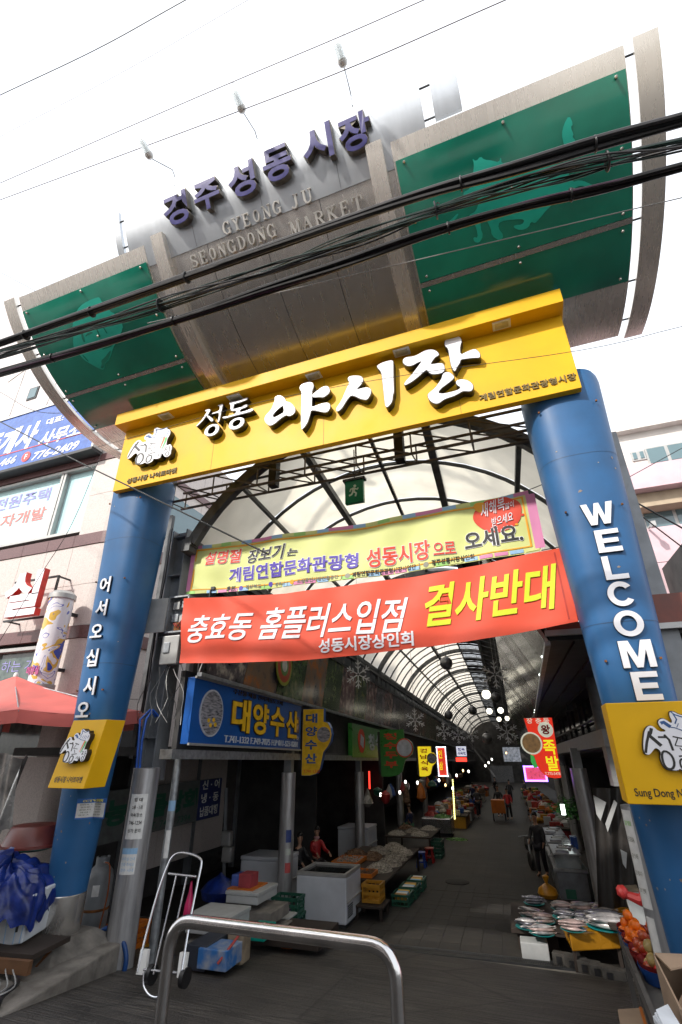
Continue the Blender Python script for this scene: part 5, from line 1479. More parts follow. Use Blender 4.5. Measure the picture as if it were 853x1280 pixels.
for i, (dx, dz, m) in enumerate(((0.02, .17, 'window_frame'), (.22, .19, 'galvanised'), (.02, -.08, 'galvanised'), (.2, -.12, 'window_frame'), (.1, -.25, 'rust'))):
    put('meter', MB().box((cx_ + dx, 7.75, 2.38 + dz), (.15, .10, .16)), m, eb, bevel=.01)
for k in range(4):
    put('wire', MB().tube([(cx_ + .02 * k, 7.7, 2.2), (cx_ + .1 + .04 * k, 7.66, 2.12 - .02 * k), (cx_ + .2, 7.7, 2.25), (cx_ + .25, 7.72, 2.32)], .006, 5), 'black' if k % 2 else 'ink_red', eb)
eb2 = thing('meter_box', 'small closed light grey switch box under the open meter box', 'electric box', tuple(pg(218, 820, 7.7)))
put('case', MB().box((cx_ + .10, 7.72, 1.66), (.36, .2, .50)), 'window_frame', eb2, bevel=.02)
put('lid', MB().box((cx_ + .10, 7.60, 1.66), (.40, .05, .54)), 'window_frame', eb2, bevel=.02)
put('switch', MB().box((cx_ + .04, 7.57, 1.70), (.14, .04, .2)), 'galvanised', eb2, bevel=.01)
lw = thing('loose_wires', 'tangle of loose thin wires hanging under the switch boxes', 'wires', tuple(pg(205, 850, 7.7)))
r2 = random.Random(4)
for k in range(7):
    x = cx_ - .35 + .12 * k; pts = []
    for i in range(8):
        pts.append((x + .08 * math.sin(i * .9 + k) + (.05 * i if k % 2 else -.02 * i), 7.68 + r2.uniform(-.03, .03), 1.42 - i * .14 - .05 * (k % 3)))
    put('wire', MB().tube(pts, .006, 5), 'window_frame' if k % 3 else 'rubber', lw)

# ================================================================== OVERHEAD CABLES
def interp(pts, n):
    out = []
    for i in range(n + 1):
        t = i / n * (len(pts) - 1); k = min(int(t), len(pts) - 2); f = t - k
        p0 = pts[max(k - 1, 0)]; p1 = pts[k]; p2 = pts[k + 1]; p3 = pts[min(k + 2, len(pts) - 1)]
        out.append(0.5 * ((2 * p1) + (p2 - p0) * f + (2 * p0 - 5 * p1 + 4 * p2 - p3) * f * f + (3 * p1 - p0 - 3 * p2 + p3) * f ** 3))
    return out
def cable_bundle(px, Y, R_, strands, r_, label, twist, ties, mats, seed, ext=True):
    P_ = [pg(x, y, Y) for x, y in px]
    P_ = [P_[0] + (P_[0] - P_[1]) * 2.0] + P_ + [P_[-1] + (P_[-1] - P_[-2]) * 2.0]
    C_ = interp(P_, 70)
    t = thing('cable_bundle', label, 'cables', tuple(C_[35]), 0, 'overhead cables in front of the drum sign')
    rr = random.Random(seed)
    for k in range(strands):
        ph = 2 * math.pi * k / strands; q = R_ * rr.uniform(.55, 1.0) if k else 0
        pts = []
        a1, a2 = rr.uniform(.5, 1.5), rr.uniform(0, 6)
        for i, c in enumerate(C_):
            an = ph + twist * i * .08 * a1
            wob = 1 + .35 * math.sin(i * .23 * a1 + a2)
            pts.append(c + Vector((0, math.cos(an) * q * wob, math.sin(an) * q * wob)))
        put('cable', MB().tube(pts, r_ * rr.uniform(.75, 1.2), 7), mats[k % len(mats)], t, smooth=True)
    for x, y in ties:
        p = min(C_, key=lambda c: (c - pg(x, y, Y)).length)
        d = (C_[40] - C_[39]).normalized()
        put('tie', MB().lathe(p - d * .02, [(R_ * 1.22 + r_ * .8, .008), (R_ * 1.3 + r_ * .8, .016), (R_ * 1.22 + r_ * .8, .024)], 14, d), 'rubber', t, smooth=True)
        put('tie_loop', MB().tube([p + UP * (R_ + .02), p + UP * (R_ + .05) + d * .02, p + UP * (R_ + .02) + d * .04], .006, 5), 'rubber', t)
mat('cable_grey', (0.05, 0.05, 0.055), .45); mat('cable_green', (0.01, 0.035, 0.03), .45); mat('cable_purple', (0.04, 0.012, 0.035), .45)
cable_bundle([(-10, 434), (115, 390), (234, 347), (330, 312), (423, 279), (530, 243), (640, 212), (745, 180), (860, 148)], 3.0, 0.042, 8, 0.021, 'thick black cable bundle, uppermost of the three crossing the drum sign', .6, [(25, 420), (122, 389), (235, 347), (570, 233), (742, 181)], ['rubber', 'black', 'cable_grey'], 1)
cable_bundle([(-10, 445), (115, 408), (234, 372), (330, 340), (423, 307), (530, 268), (640, 232), (745, 205), (860, 178)], 3.05, 0.06, 13, 0.0085, 'loose tangle of thin dark green wires between the two thick cable bundles', 1.6, [(200, 382), (540, 262), (762, 202)], ['cable_green', 'rubber', 'cable_green', 'cable_grey'], 2)
cable_bundle([(-10, 469), (115, 433), (234, 396), (330, 363), (423, 333), (530, 295), (640, 262), (745, 236), (860, 206)], 3.0, 0.032, 7, 0.018, 'thick black cable bundle with a purple wire, lowest of the three crossing the drum sign', .5, [(62, 451), (215, 400), (560, 286), (717, 243)], ['rubber', 'cable_purple', 'black'], 3)
def wire(px, Y, r_, label, m='rubber'):
    P_ = [pg(x, y, Y) for x, y in px]
    P_ = [P_[0] + (P_[0] - P_[1]) * 1.5] + P_ + [P_[-1] + (P_[-1] - P_[-2]) * 1.5]
    o = put('overhead_wire', MB().tube(interp(P_, 30), r_, 6), m, loc=tuple(P_[1]), smooth=True)
    tag(o, label, 'wire', 'overhead wires')
wire([(0, 119), (120, 62), (232, 0)], 3.2, .011, 'thickest single wire crossing the top left corner of the sky')
mat('wire_pale', (0.35, 0.33, 0.36), .5)
wire([(0, 171), (150, 92), (310, 0)], 3.4, .005, 'thin pale wire just below the thickest wire in the top left sky', 'wire_pale')
mat('wire_brown', (0.12, 0.07, 0.07), .5)
wire([(0, 229), (250, 120), (420, 48), (530, 0)], 3.0, .006, 'upper one of the two long thin brown wires passing behind the bulb lamps', 'wire_brown')
wire([(0, 250), (200, 176), (420, 92), (632, 0)], 3.3, .007, 'lower one of the two long thin brown wires passing behind the bulb lamps', 'wire_brown')
wire([(150, 551), (320, 504), (500, 470), (725, 438), (853, 408)], 4.5, .0035, 'hair thin wire crossing the long yellow sign', 'cable_grey')
wire([(423, 348), (640, 297), (853, 247)], 3.4, .005, 'thin white wire running just below the lowest cable bundle', 'window_frame')
wire([(0, 527), (90, 573), (170, 612)], 5.5, .014, 'black cable slanting down across the blue office sign to the left pillar')
wire([(130, 560), (90, 655), (50, 720)], 7.5, .007, 'thin wire slanting down across the granite wall to the block letter sign')
wire([(0, 340), (60, 372)], 6.0, .008, 'short wire in front of the pale building at the upper left edge')
wire([(0, 490), (50, 515), (130, 512)], 7.0, .009, 'dark wire above the blue office sign')
wire([(790, 625), (853, 660)], 12, .02, 'cable slanting down in front of the pink building, upper one')
wire([(815, 655), (853, 684)], 12, .015, 'cable slanting down in front of the pink building, lower one')
wire([(780, 600), (853, 560)], 13, .01, 'thin wire rising to the right in front of the pink building windows')

# ================================================================== HANGING THINGS IN THE ARCADE
ex = thing('exit_sign', 'small green exit sign with running figure hanging from the arcade roof', 'exit sign', tuple(pg(443, 615, 9)))
zt = pg(443, 600, 9).z; zb = pg(443, 628, 9).z; x0, x1 = pg(430, 615, 9).x, pg(456, 615, 9).x
put('box', MB().box(((x0 + x1) / 2, 9.05, (zt + zb) / 2), (x1 - x0 - .06, .10, zt - zb)), mat('exit_green', (0.0, 0.22, 0.10), .35), ex)
put('top_cap', MB().box(((x0 + x1) / 2, 9.05, zt + .02), (x1 - x0 + .03, .16, .06)), 'dark_frame', ex)
put('rod', MB().tube([((x0 + x1) / 2, 9.05, zt), ((x0 + x1) / 2, 9.05, 6.3)], .014, 6), 'dark_frame', ex)
fx = lambda x, y, d: Vector(((x0 + x1) / 2 + x, 9.0 - d, (zt + zb) / 2 + y))
rm = MB(); rm.poly([[(.02 + .035 * math.cos(i * .785), .13 + .035 * math.sin(i * .785)) for i in range(8)]], fx, 0, .006)
for k, (pts, w_) in enumerate((([(.0, .09), (-.02, -.01)], .07), ([(-.02, .0), (.05, -.06), (.03, -.14)], .04), ([(-.02, .0), (-.06, -.08), (-.12, -.1)], .04), ([(.0, .07), (.08, .03), (.1, .07)], .03), ([(.0, .07), (-.08, .06), (-.1, .0)], .03))):
    rm.poly(ribbon(pts, w_), fx, 0, .007 + k * .001)
put('running_figure', rm, 'exit_white' if False else mat('exit_white', (.7, .85, .75), .5), ex)
def snowflake(px, py, u, size, label):
    c = pu(px, py, u)
    t = thing('snowflake_ornament', label, 'snowflake', tuple(c), AZ, 'hanging snowflake ornaments')
    f_ = lambda x, y, d: c + AN * x + UP * y - AU * d
    mb = MB(); k = 0
    for i in range(6):
        an = math.pi / 6 + i * math.pi / 3
        ux, uy = math.cos(an), math.sin(an)
        mb.poly(ribbon([(0.03 * ux, .03 * uy), (ux * size, uy * size)], size * .075), f_, -.006, .006 + k * .0003); k += 1
        for s_ in (.4, .68):
            for sg_ in (1, -1):
                a2 = an + sg_ * math.pi / 4
                l = size * .28
                mb.poly(ribbon([(ux * size * s_, uy * size * s_), (ux * size * s_ + math.cos(a2) * l, uy * size * s_ + math.sin(a2) * l)], size * .065), f_, -.006, .006 + k * .0003); k += 1
    put('flake', mb, mat('snow_white', (0.55, 0.57, 0.6), .4), t)
    v = vault(min(.95, max(.05, (c.dot(AN) - NL) / (NR - NL))), u)
    put('thread', MB().tube([c + UP * size, c + UP * max(.5, v.z - c.z)], .006, 4), 'window_frame', t)
snowflake(448, 843, 13, .36, 'largest white snowflake ornament, hanging left below the red banner')
snowflake(619, 843, 13, .34, 'large white snowflake ornament hanging in front of the right shiny panels')
snowflake(519, 900, 17, .34, 'white snowflake ornament near the green shop sign')
snowflake(555, 914, 19, .30, 'small white snowflake ornament, lowest of the row on the left of the lane')
snowflake(573, 919, 21, .30, 'small white snowflake ornament beside the yellow hanging shop sign')
snowflake(590, 918, 24, .32, 'small white snowflake ornament in the middle distance')
snowflake(634, 915, 24, .5, 'white snowflake ornament low under the far roof lamps')
def ball(px, py, u, r_, m, label):
    c = pu(px, py, u)
    t = thing('ball_ornament', label, 'ornament', tuple(c), AZ, 'hanging ball ornaments')
    put('ball', MB().lathe(c, [(r_ * math.sin(a_), -r_ * math.cos(a_)) for a_ in [math.pi * i / 12 for i in range(13)]], 18), m, t, smooth=True)
    put('cap', MB().lathe(c + UP * r_ * .95, [(r_ * .2, 0), (r_ * .2, r_ * .2)], 8), 'shiny_steel', t)
    v = vault(min(.95, max(.05, (c.dot(AN) - NL) / (NR - NL))), u)
    put('thread', MB().tube([c + UP * r_, c + UP * max(.5, v.z - c.z)], .006, 4), 'dark_frame', t)
mat('ball_silver', (.22, .22, .23), .3, .6); mat('ball_dark', (.12, .12, .13), .3, .5)
ball(558, 829, 20, .25, 'ball_silver', 'grey ball ornament under the louvred roof part')
ball(620, 872, 24, .22, 'ball_dark', 'dark ball ornament right of the brightest roof lamp')
ball(591, 888, 30, .24, 'ball_dark', 'dark ball ornament lower left of the brightest roof lamp')
ball(561, 894, 24, .2, 'ball_dark', 'dark ball ornament hanging among the snowflakes')
ball(609, 923, 32, .3, 'ball_silver', 'silver ball ornament low among the far snowflakes')
mat('lamp_glow', (1, .95, .8), .5, emit=(1, .93, .74), estr=2.2)
mat('lamp_glow_dim', (1, .95, .8), .5, emit=(1, .93, .74), estr=5)
GL = []
def globe_lamp(px, py, u, r_, label):
    c = pu(px, py, u)
    t = thing('globe_lamp', label, 'lamp', tuple(c), AZ, 'lit globe lamps under the arcade roof')
    put('globe', MB().lathe(c, [(r_ * math.sin(a_), -r_ * math.cos(a_)) for a_ in [math.pi * i / 10 for i in range(11)]], 22), 'lamp_glow', t, smooth=True)
    v = vault(min(.95, max(.05, (c.dot(AN) - NL) / (NR - NL))), u)
    put('pendant_rod', MB().tube([c + UP * r_, c + UP * max(.5, v.z - c.z)], .012, 5), 'dark_frame', t)
    put('fitting', MB().lathe(c + UP * r_ * .9, [(r_ * .5, 0), (r_ * .35, r_ * .4)], 10), 'dark_frame', t)
globe_lamp(608, 868, 26, .21, 'brightest and nearest of the lit globe lamps under the arcade roof')
globe_lamp(612, 889, 36, .19, 'lit globe lamp below left of the paired lamps under the arcade roof')
globe_lamp(626, 888, 36, .19, 'lit globe lamp on the right of the pair under the arcade roof')
globe_lamp(624, 899, 50, .2, 'small far lit globe lamp under the arcade roof, left one')
globe_lamp(634, 898, 50, .2, 'small far lit globe lamp under the arcade roof, right one')
globe_lamp(649, 915, 60, .2, 'far lit globe lamp close to the right panels')
globe_lamp(654, 916, 52, .17, 'far lit globe lamp touching the right panels')

# ================================================================== SHOP SIGNS
def wallsign_quad(TLp, BRz, n_, th=.14):
    pass
s1 = thing('shop_sign', 'long blue fish shop sign with yellow Korean letters and oval photo on the left', 'sign', tuple(A(-5.36, 10.8, 3.7)), AZ)
zq = lambda u, z: z - .028 * (u - 8.1)
def slsign(t, n_, u0, u1, z0, z1, m, th=.16, name='sign_box', side=1):
    b = [AN * (n_ - th * side) + AU * u0 + UP * zq(u0, z0), AN * n_ + AU * u0 + UP * zq(u0, z0), AN * n_ + AU * u1 + UP * zq(u1, z0), AN * (n_ - th * side) + AU * u1 + UP * zq(u1, z0)]
    tt = [p + UP * (z1 - z0) for p in b]
    o = put(name, MB().hexa(b, tt), m, t, bevel=.008)
    return lambda x, y, d: AN * (n_ + d * side) + AU * x + UP * zq(x, y)
mat('sign_blue2', (0.008, 0.085, 0.34), .3, 0, .05, 1)
f_ = slsign(s1, -5.36, 8.15, 13.55, 0.04, 1.17, 'sign_blue2')
ed = MB()
for z in (0.04, 1.17):
    ed.beam(f_(8.15, z, .01), f_(13.55, z, .01), .04, .04)
put('frame', ed, 'window_frame', s1)
mat('sign_gold', (0.72, 0.44, 0.01), .4, emit=(.9, .5, .0), estr=.02); mat('sign_gold_dark', (0.05, 0.03, 0.01), .5)
for i, ch in enumerate('대양수산'):
    cx = 10.02 + i * 0.95
    text(s1, 'letter', ch, 'sign_gold_dark', f_, .86, .70, off=.05, c=(cx, .64), d0=0, d1=.02)
    text(s1, 'letter_face', ch, 'sign_gold', f_, .82, .66, off=.028, c=(cx, .64), d1=.03)
text(s1, 'lettering', 'T.741-1332 F.749-7075 H.P 011-523-0201', 'sign_pale' if False else mat('sign_pale', (.5, .55, .62), .5), f_, 3.9, .13, off=.005, c=(11.35, .17), d1=.02)
text(s1, 'lettering', '수산물·제철 전어회용도소매', 'sign_gold_dark', f_, 2.6, .10, off=.0, c=(10.9, 1.09), d1=.02)
text(s1, 'lettering', '세 호', 'sign_pale', f_, .5, .10, off=.0, c=(13.15, .32), d1=.02)
ov = [(8.82 + .42 * math.cos(i * .1963), .60 + .42 * math.sin(i * .1963)) for i in range(32)]
put('oval_rim', MB().poly([ov], f_, 0, .02), 'sign_pale', s1)
put('oval_photo', MB().poly([[(8.82 + .39 * math.cos(i * .1963), .60 + .39 * math.sin(i * .1963)) for i in range(32)]], f_, 0, .024), mat('fish_photo', (.30, .30, .34), .3, 0, .4, 7, stretch=(1, 1, 5), col2=(.02, .03, .05)), s1)
fm_ = MB()
for k, (x, z) in enumerate(((8.72, .46), (8.80, .38), (8.9, .48), (8.97, .4))):
    fm_.poly([[(x + .05 * math.cos(i * .9), z + .04 * math.sin(i * .9)) for i in range(7)]], f_, 0, .027 + k * .001)
put('photo_garnish', fm_, 'sign_gold', s1)
put('small_picture', MB().poly([[(13.02, .45), (13.36, .45), (13.36, .85), (13.02, .85)]], f_, 0, .02), PR[1], s1)

def flagsign(label, u, n0, n1, z0, z1, m, edge, bulge=True, s='', tm='sign_blue2', disc=None, name='projecting_sign'):
    """sign board hung square to the lane, rounded on the lane side with a round photo"""
    t = thing(name, label, 'sign', tuple(AN * n0 + AU * u + UP * z0), AZ)
    W_, H_2 = n1 - n0, z1 - z0
    if bulge:
        pts = [(0, 0), (.30, 0), (.55, .03), (.68, .10), (.74, .22), (.80, .34), (.95, .42), (1.06, .50), (1.10, .60), (1.06, .70), (.95, .78), (.80, .80), (.80, 1.0), (0, 1.0)]
    else:
        pts = [(0, 0), (1, 0), (1, 1), (0, 1)]
    P_ = [(n0 + x * W_, z0 + y * H_2) for x, y in pts]
    fr = lambda x, y, d: AN * x + AU * (u - d) + UP * y
    put('sign_box', MB().poly([P_], fr, -.16, 0), edge, t)
    put('sign_face', MB().poly([[(n0 + (p[0] - n0) * .975 + .01, z0 + (p[1] - z0) * .985 + .01) for p in P_]], fr, .0, .006), m, t)
    if disc:
        cx, cz = n0 + .80 * W_, z0 + .60 * H_2
        put('photo_rim', MB().poly([[(cx + .28 * W_ * math.cos(i * .2618), cz + .28 * W_ * math.sin(i * .2618)) for i in range(24)]], fr, 0, .012), disc[0], t)
        put('photo', MB().poly([[(cx + .245 * W_ * math.cos(i * .2618), cz + .245 * W_ * math.sin(i * .2618)) for i in range(24)]], fr, 0, .018), disc[1], t)
    n = len(s)
    for i, ch in enumerate(s):
        hh = H_2 * .80 / n
        text(t, 'letter', ch, tm, fr, W_ * .44, hh * .72, off=.03, c=(n0 + W_ * .34, z1 - H_2 * .05 - hh * (i + .5)), d1=.014)
    put('hanger', MB().box(AN * (n0 - .05) + AU * (u + .08) + UP * (z0 + H_2 * .5), (.12, .08, H_2 * .9), AZ), 'dark_frame', t)
    return t, fr
ys = mat('sign_yellow_lit', (0.62, 0.40, 0.02), .35, emit=(.8, .45, .01), estr=.03)
t, fr = flagsign('yellow projecting sign with blue Korean letters and round photo beside the blue shop sign', 13.6, -5.33, -4.55, -.73, .93, 'sign_yellow_lit', 'sign_blue2', True, '대양수산', 'sign_blue2', ('sign_gold', 'fish_photo'))
text(t, 'lettering', 'T.741-1332', 'ink_red', fr, .46, .07, off=0, c=(-5.04, -.62), d1=.014)
s2 = thing('shop_sign', 'long green tofu shop sign with red oval and Korean lettering on the left', 'sign', tuple(A(-5.36, 23, 3.7)), AZ)
mat('sign_green', (0.03, 0.16, 0.03), .3, emit=(.03, .2, .02), estr=.02)
f2_ = slsign(s2, -5.36, 18.7, 29.2, -.10, 1.04, 'sign_green')
for i, (ch, m_) in enumerate(zip('청수즉석두부', ['sign_pale'] * 2 + ['ink_red'] * 2 + ['sign_pale'] * 2)):
    text(s2, 'letter', ch, m_, f2_, .98, .62, off=.03, c=(21.6 + i * 1.18, .48), d1=.02)
put('oval', MB().poly([[(20.0 + .5 * math.cos(i * .2618), .48 + .42 * math.sin(i * .2618)) for i in range(24)]], f2_, 0, .02), 'ink_red', s2)
put('oval_picture', MB().poly([[(19.75, .35), (20.2, .22), (20.3, .6), (19.85, .72)]], f2_, 0, .026), 'sign_pale', s2)
t, fr = flagsign('dark green projecting sign with red letters and round photo past the long green shop sign', 20.6, -4.75, -3.55, -1.10, .55, 'sign_green', 'sign_green', True, '청수두부', 'ink_red', ('ink_red', 'sign_pale'))
mat('sign_yellow_bright', (0.75, 0.60, 0.02), .35, emit=(.95, .72, .02), estr=.5)
a = pu(523, 905, 27)
pA, pB = pu(522, 933, 27), pu(546, 971, 27)
t, fr = flagsign('bright yellow projecting sign with red letters and round photo in the middle distance', 27, pA.dot(AN), pB.dot(AN), pB.z, pA.z, 'sign_yellow_bright', 'sign_yellow_lit', True, '경남식육', 'ink_red', ('dark_frame', 'fish_photo'))
pA, pB = pu(546, 934, 31), pu(560, 970, 31)
mat('sign_red_bright', (0.4, .03, .02), .4, emit=(.8, .05, .02), estr=.5)
t, fr = flagsign('narrow red and yellow sign outlined in small white bulbs on the left of the lane', 31, pA.dot(AN), pB.dot(AN), pB.z, pA.z, 'sign_red_bright', 'dark_frame', False, '인삼', 'sign_yellow_bright')
mat('led_cool', (1, 1, 1), .5, emit=(.85, .9, 1), estr=1.5)
lb_ = MB()
n0, n1, z0, z1 = pA.dot(AN), pB.dot(AN), pB.z, pA.z
for i in range(12):
    for zz in (z0, z1): lb_.box(AN * (n0 + (n1 - n0) * i / 11) + AU * 30.95 + UP * zz, (.06, .05, .05), AZ)
for i in range(22):
    for nn_ in (n0, n1): lb_.box(AN * nn_ + AU * 30.95 + UP * (z0 + (z1 - z0) * i / 21), (.06, .05, .05), AZ)
put('bulb_border', lb_, 'led_cool', t, kind='stuff')
for i in range(14):
    pass
st_ = thing('light_string', 'vertical string of yellow and white bulbs on the pole under the red bulb sign', 'lights', tuple(pu(567, 1000, 31)), AZ)
lb_ = MB()
for i in range(24):
    p = pu(566 + .35 * (i / 3), 975 + i * 2.1, 31); lb_.box(p, (.07, .05, .05), AZ)
put('bulb', lb_, mat('led_yellow', (1, 1, .6), .5, emit=(.95, .9, .3), estr=2.5), st_, kind='stuff')
pA, pB = pu(570, 933, 33), pu(584, 945.5, 33)
t, fr = flagsign('white lit board with dark lettering above a red running text strip', 33, pA.dot(AN), pB.dot(AN), pB.z, pA.z, mat('lit_white', (.8, .8, .9), .5, emit=(.75, .78, .95), estr=.5), 'dark_frame', False)
text(t, 'lettering', '정육', 'ink_purple', fr, (pB - pA).dot(AN) * .7, (pA.z - pB.z) * .34, off=.03, c=((pA + pB).dot(AN) / 2, pA.z * .7 + pB.z * .3), d1=.014)
text(t, 'lettering', '식육점', 'ink_purple', fr, (pB - pA).dot(AN) * .8, (pA.z - pB.z) * .34, off=.03, c=((pA + pB).dot(AN) / 2, pA.z * .3 + pB.z * .7), d1=.014)
pC, pD = pu(570, 947, 33), pu(584, 952, 33)
put('led_strip', MB().box((pC + pD) / 2, ((pD - pC).dot(AN), .1, pC.z - pD.z), AZ), mat('led_red', (.6, .02, .02), .5, emit=(1, .05, .03), estr=1.6), t)
# red lit sign on the right, board turned towards the entrance
t = thing('projecting_sign', 'bright red lit pork trotter sign with round food photo and yellow letters on the right', 'sign', tuple(pu(690, 960, 13)), AZ)
fr = lambda x, y, d: AN * x + AU * (13.0 - d) + UP * y
def pxl(L, u=13.0):
    o = []
    for x, y in L:
        p = pu(x, y, u); o.append((p.dot(AN), p.z))
    return o
RS = [(655, 898), (690, 897), (702, 972), (694, 973), (684, 971), (677, 965), (672, 957), (668, 945), (661, 942), (655, 936), (654, 927), (657, 920), (661, 917)]
sr = mat('sign_red_lit', (0.5, .02, .01), .35, emit=(.85, .035, .012), estr=.5)
put('sign_box', MB().poly([pxl(RS)], fr, -.18, 0), 'dark_frame', t)
put('sign_face', MB().poly([pxl(RS)], fr, 0, .01), sr, t)
cdisc = pu(664.5, 929, 13)
def disc(c, r_, m, d, name='disc', n=26):
    put(name, MB().poly([[(c.dot(AN) + r_ * math.cos(2 * math.pi * i / n), c.z + r_ * math.sin(2 * math.pi * i / n)) for i in range(n)]], fr, 0, d), m, t)
disc(cdisc, .235, mat('rim_white', (.8, .8, .7), .5, emit=(.8, .8, .65), estr=.35), .02, 'photo_rim'); disc(cdisc, .20, mat('noodle_photo', (.28, .17, .07), .5, 0, .5, 9, col2=(.06, .04, .03), emit=(.3, .17, .07), estr=.25), .026, 'photo')
cw = pu(682, 912, 13); disc(cw, .165, 'rim_white', .02, 'white_disc')
text(t, 'letter', '왕', mat('lit_red_ink', (.5, .0, .0), .5), fr, .2, .2, off=.04, c=(cw.dot(AN), cw.z), d1=.026)
for i, (ch, px, py) in enumerate((('장', 662, 901), ('충', 673, 901), ('동', 683, 901))):
    p = pu(px, py, 13); text(t, 'letter', ch, 'rim_white', fr, .13, .12, off=.02, c=(p.dot(AN), p.z), d1=.02)
for ch, px, py in (('족', 687, 934), ('발', 691, 954)):
    p = pu(px, py, 13); text(t, 'letter', ch, mat('lit_yellow_ink', (.8, .8, .0), .5, emit=(.95, .9, .02), estr=.55), fr, .26, .30, off=.02, c=(p.dot(AN), p.z), d1=.02)
p = pu(691, 967, 13); text(t, 'lettering', 'T.773-5478', 'rim_white', fr, .32, .055, off=.01, c=(p.dot(AN), p.z), d1=.02)
t = thing('led_board', 'pink glowing board with purple blinking border under the red pork trotter sign', 'sign', tuple(pu(668, 965, 17)), AZ)
pA, pB = pu(655, 958, 17), pu(684, 976, 17)
put('board', MB().box((pA + pB) / 2, ((pB - pA).dot(AN), .08, pA.z - pB.z), AZ), mat('pink_led', (.7, .1, .15), .5, 0, .4, 14, emit=(1, .1, .2), estr=.45), t)
lb_ = MB()
for i in range(14):
    for zz in (pA.z, pB.z): lb_.box(pA + AN * ((pB - pA).dot(AN) * i / 13) + UP * (zz - pA.z) - AU * .06, (.05, .03, .04), AZ)
for i in range(9):
    for q in (0, (pB - pA).dot(AN)): lb_.box(pA + AN * q - UP * ((pA.z - pB.z) * i / 8) - AU * .06, (.05, .03, .04), AZ)
put('border_bulb', lb_, mat('purple_led', (.4, .2, 1), .5, emit=(.4, .2, 1), estr=3), t, kind='stuff')
t = thing('projecting_sign', 'small green sign with a white oval behind the red pork trotter sign', 'sign', tuple(pu(665, 945, 16)), AZ)
fr16 = lambda x, y, d: AN * x + AU * (16.0 - d) + UP * y
put('sign_box', MB().poly([pxl([(663, 930), (672, 930), (675, 958), (668, 960), (664, 952)], 16)], fr16, -.1, 0), mat('lit_green', (.05, .4, .08), .4, emit=(.05, .5, .1), estr=.4), t)
# ================================================================== FOREGROUND
def rounded_path(pts, r, n=6):
    pts = [Vector(p) for p in pts]; out = [pts[0]]
    for i in range(1, len(pts) - 1):
        a = (pts[i - 1] - pts[i]).normalized(); b = (pts[i + 1] - pts[i]).normalized()
        p0 = pts[i] + a * r; p1 = pts[i] + b * r
        for k in range(n + 1):
            t = k / n
            out.append(p0 * (1 - t) ** 2 + pts[i] * 2 * t * (1 - t) + p1 * t * t)
    out.append(pts[-1]); return out
p1, p2 = pz(216, 1149, -1.25), pz(494, 1184, -1.25)
hr = thing('hand_rail', 'polished steel tube hand rail standing at the bottom edge of the photo', 'hand rail', (p1.x, p1.y, gz(p1.y)))
put('tube', MB().tube(rounded_path([(p1.x, p1.y, gz(p1.y) - .05), p1, p2, (p2.x, p2.y, gz(p2.y) - .05)], .20, 8), .047, 20), 'shiny_steel', hr, smooth=True)
md = (p1 + p2) / 2 + Vector((-.1, 0, 0)); dd = (p2 - p1).normalized()
put('sleeve_joint', MB().lathe(md, [(.0475, 0), (.0490, .004), (.0490, .012), (.0475, .016)], 20, dd), 'shiny_steel', hr, smooth=True)
for q in (p1, p2):
    put('base_flange', MB().lathe((q.x, q.y, gz(q.y)), [(.1, 0), (.1, .015), (.05, .02)], 20), 'shiny_steel', hr)
# plinth under the left pillar
pt_ = thing('concrete_plinth', 'stained concrete plinth with rusty pedestal under the left blue pillar', 'plinth', (-7.3, 6.7, -3.0))
zt = -2.66
a, b, c, d = (-6.05, 5.35), (-6.42, 7.55), (-8.9, 7.9), (-8.9, 5.3)
put('block', MB().hexa([(x, y, -3.4) for x, y in (d, a, b, c)], [(x, y, zt) for x, y in (d, a, b, c)]), 'concrete', pt_, bevel=.025)
put('pedestal', MB().hexa([(-8.0, 6.45, zt - .02), (-6.62, 6.45, zt - .02), (-6.62, 7.75, zt - .02), (-8.0, 7.75, zt - .02)], [(-7.68, 6.75, -2.50), (-6.90, 6.75, -2.50), (-6.90, 7.5, -2.50), (-7.68, 7.5, -2.50)]), 'concrete', pt_, bevel=.01)
rs_ = MB()
rr = random.Random(5)
for k in range(9):
    x = -7.7 + k * .1; l = rr.uniform(.25, .95)
    y0, y1 = 6.75 - .3 * 1, 6.75
    def pp(t, dx): return Vector((x + dx, 6.745 - .30 * t, -2.50 - (.18) * t + .004))
    rs_.add([pp(0, 0), pp(0, .07), pp(l, .055), pp(l, .015)], [(0, 3, 2, 1)])
put('rust_streak', rs_, 'rust', pt_, kind='stuff')
# big round pole, left, with papers
lp2 = thing('sleeve_pole', 'thick grey round pole with taped papers beside the left blue pillar', 'pole', (-6.60, 7.75, gz(7.75)))
put('shaft', MB().lathe((-6.60, 7.75, 0), [(.235, gz(7.75) - .05), (.228, -2.6), (.224, -1.8), (.228, -.34), (.21, -.335)], 28), 'column_steel', lp2, smooth=True)
def wrap(parent, cx, cy, r_, ang, w_, z0, z1, m, d=.004, name='paper'):
    mb = MB().slab(lambda a, b, dd: Vector((cx + math.sin(ang + (a - .5) * w_) * (r_ + d + dd), cy - math.cos(ang + (a - .5) * w_) * (r_ + d + dd), z0 + (z1 - z0) * b)), 5, 1, .001)
    return put(name, mb, m, parent)
def wrapfr(cx, cy, r_, ang, d0=.006):
    return lambda x, y, d: Vector((cx + math.sin(ang + x / r_) * (r_ + d0 + d), cy - math.cos(ang + x / r_) * (r_ + d0 + d), y))
wrap(lp2, -6.60, 7.75, .227, .45, 1.25, -1.36, -.72, 'paper')
for i, s in enumerate(('임 대', '2층 · 1층', '약속장소', '746-1234', '상가 문의')):
    text(lp2, 'writing', s, 'ink_black', wrapfr(-6.60, 7.75, .227, .45), (.13, .17, .19, .2, .2)[i], .055, off=.01 if i else .02, c=(0, -.80 - i * .11))
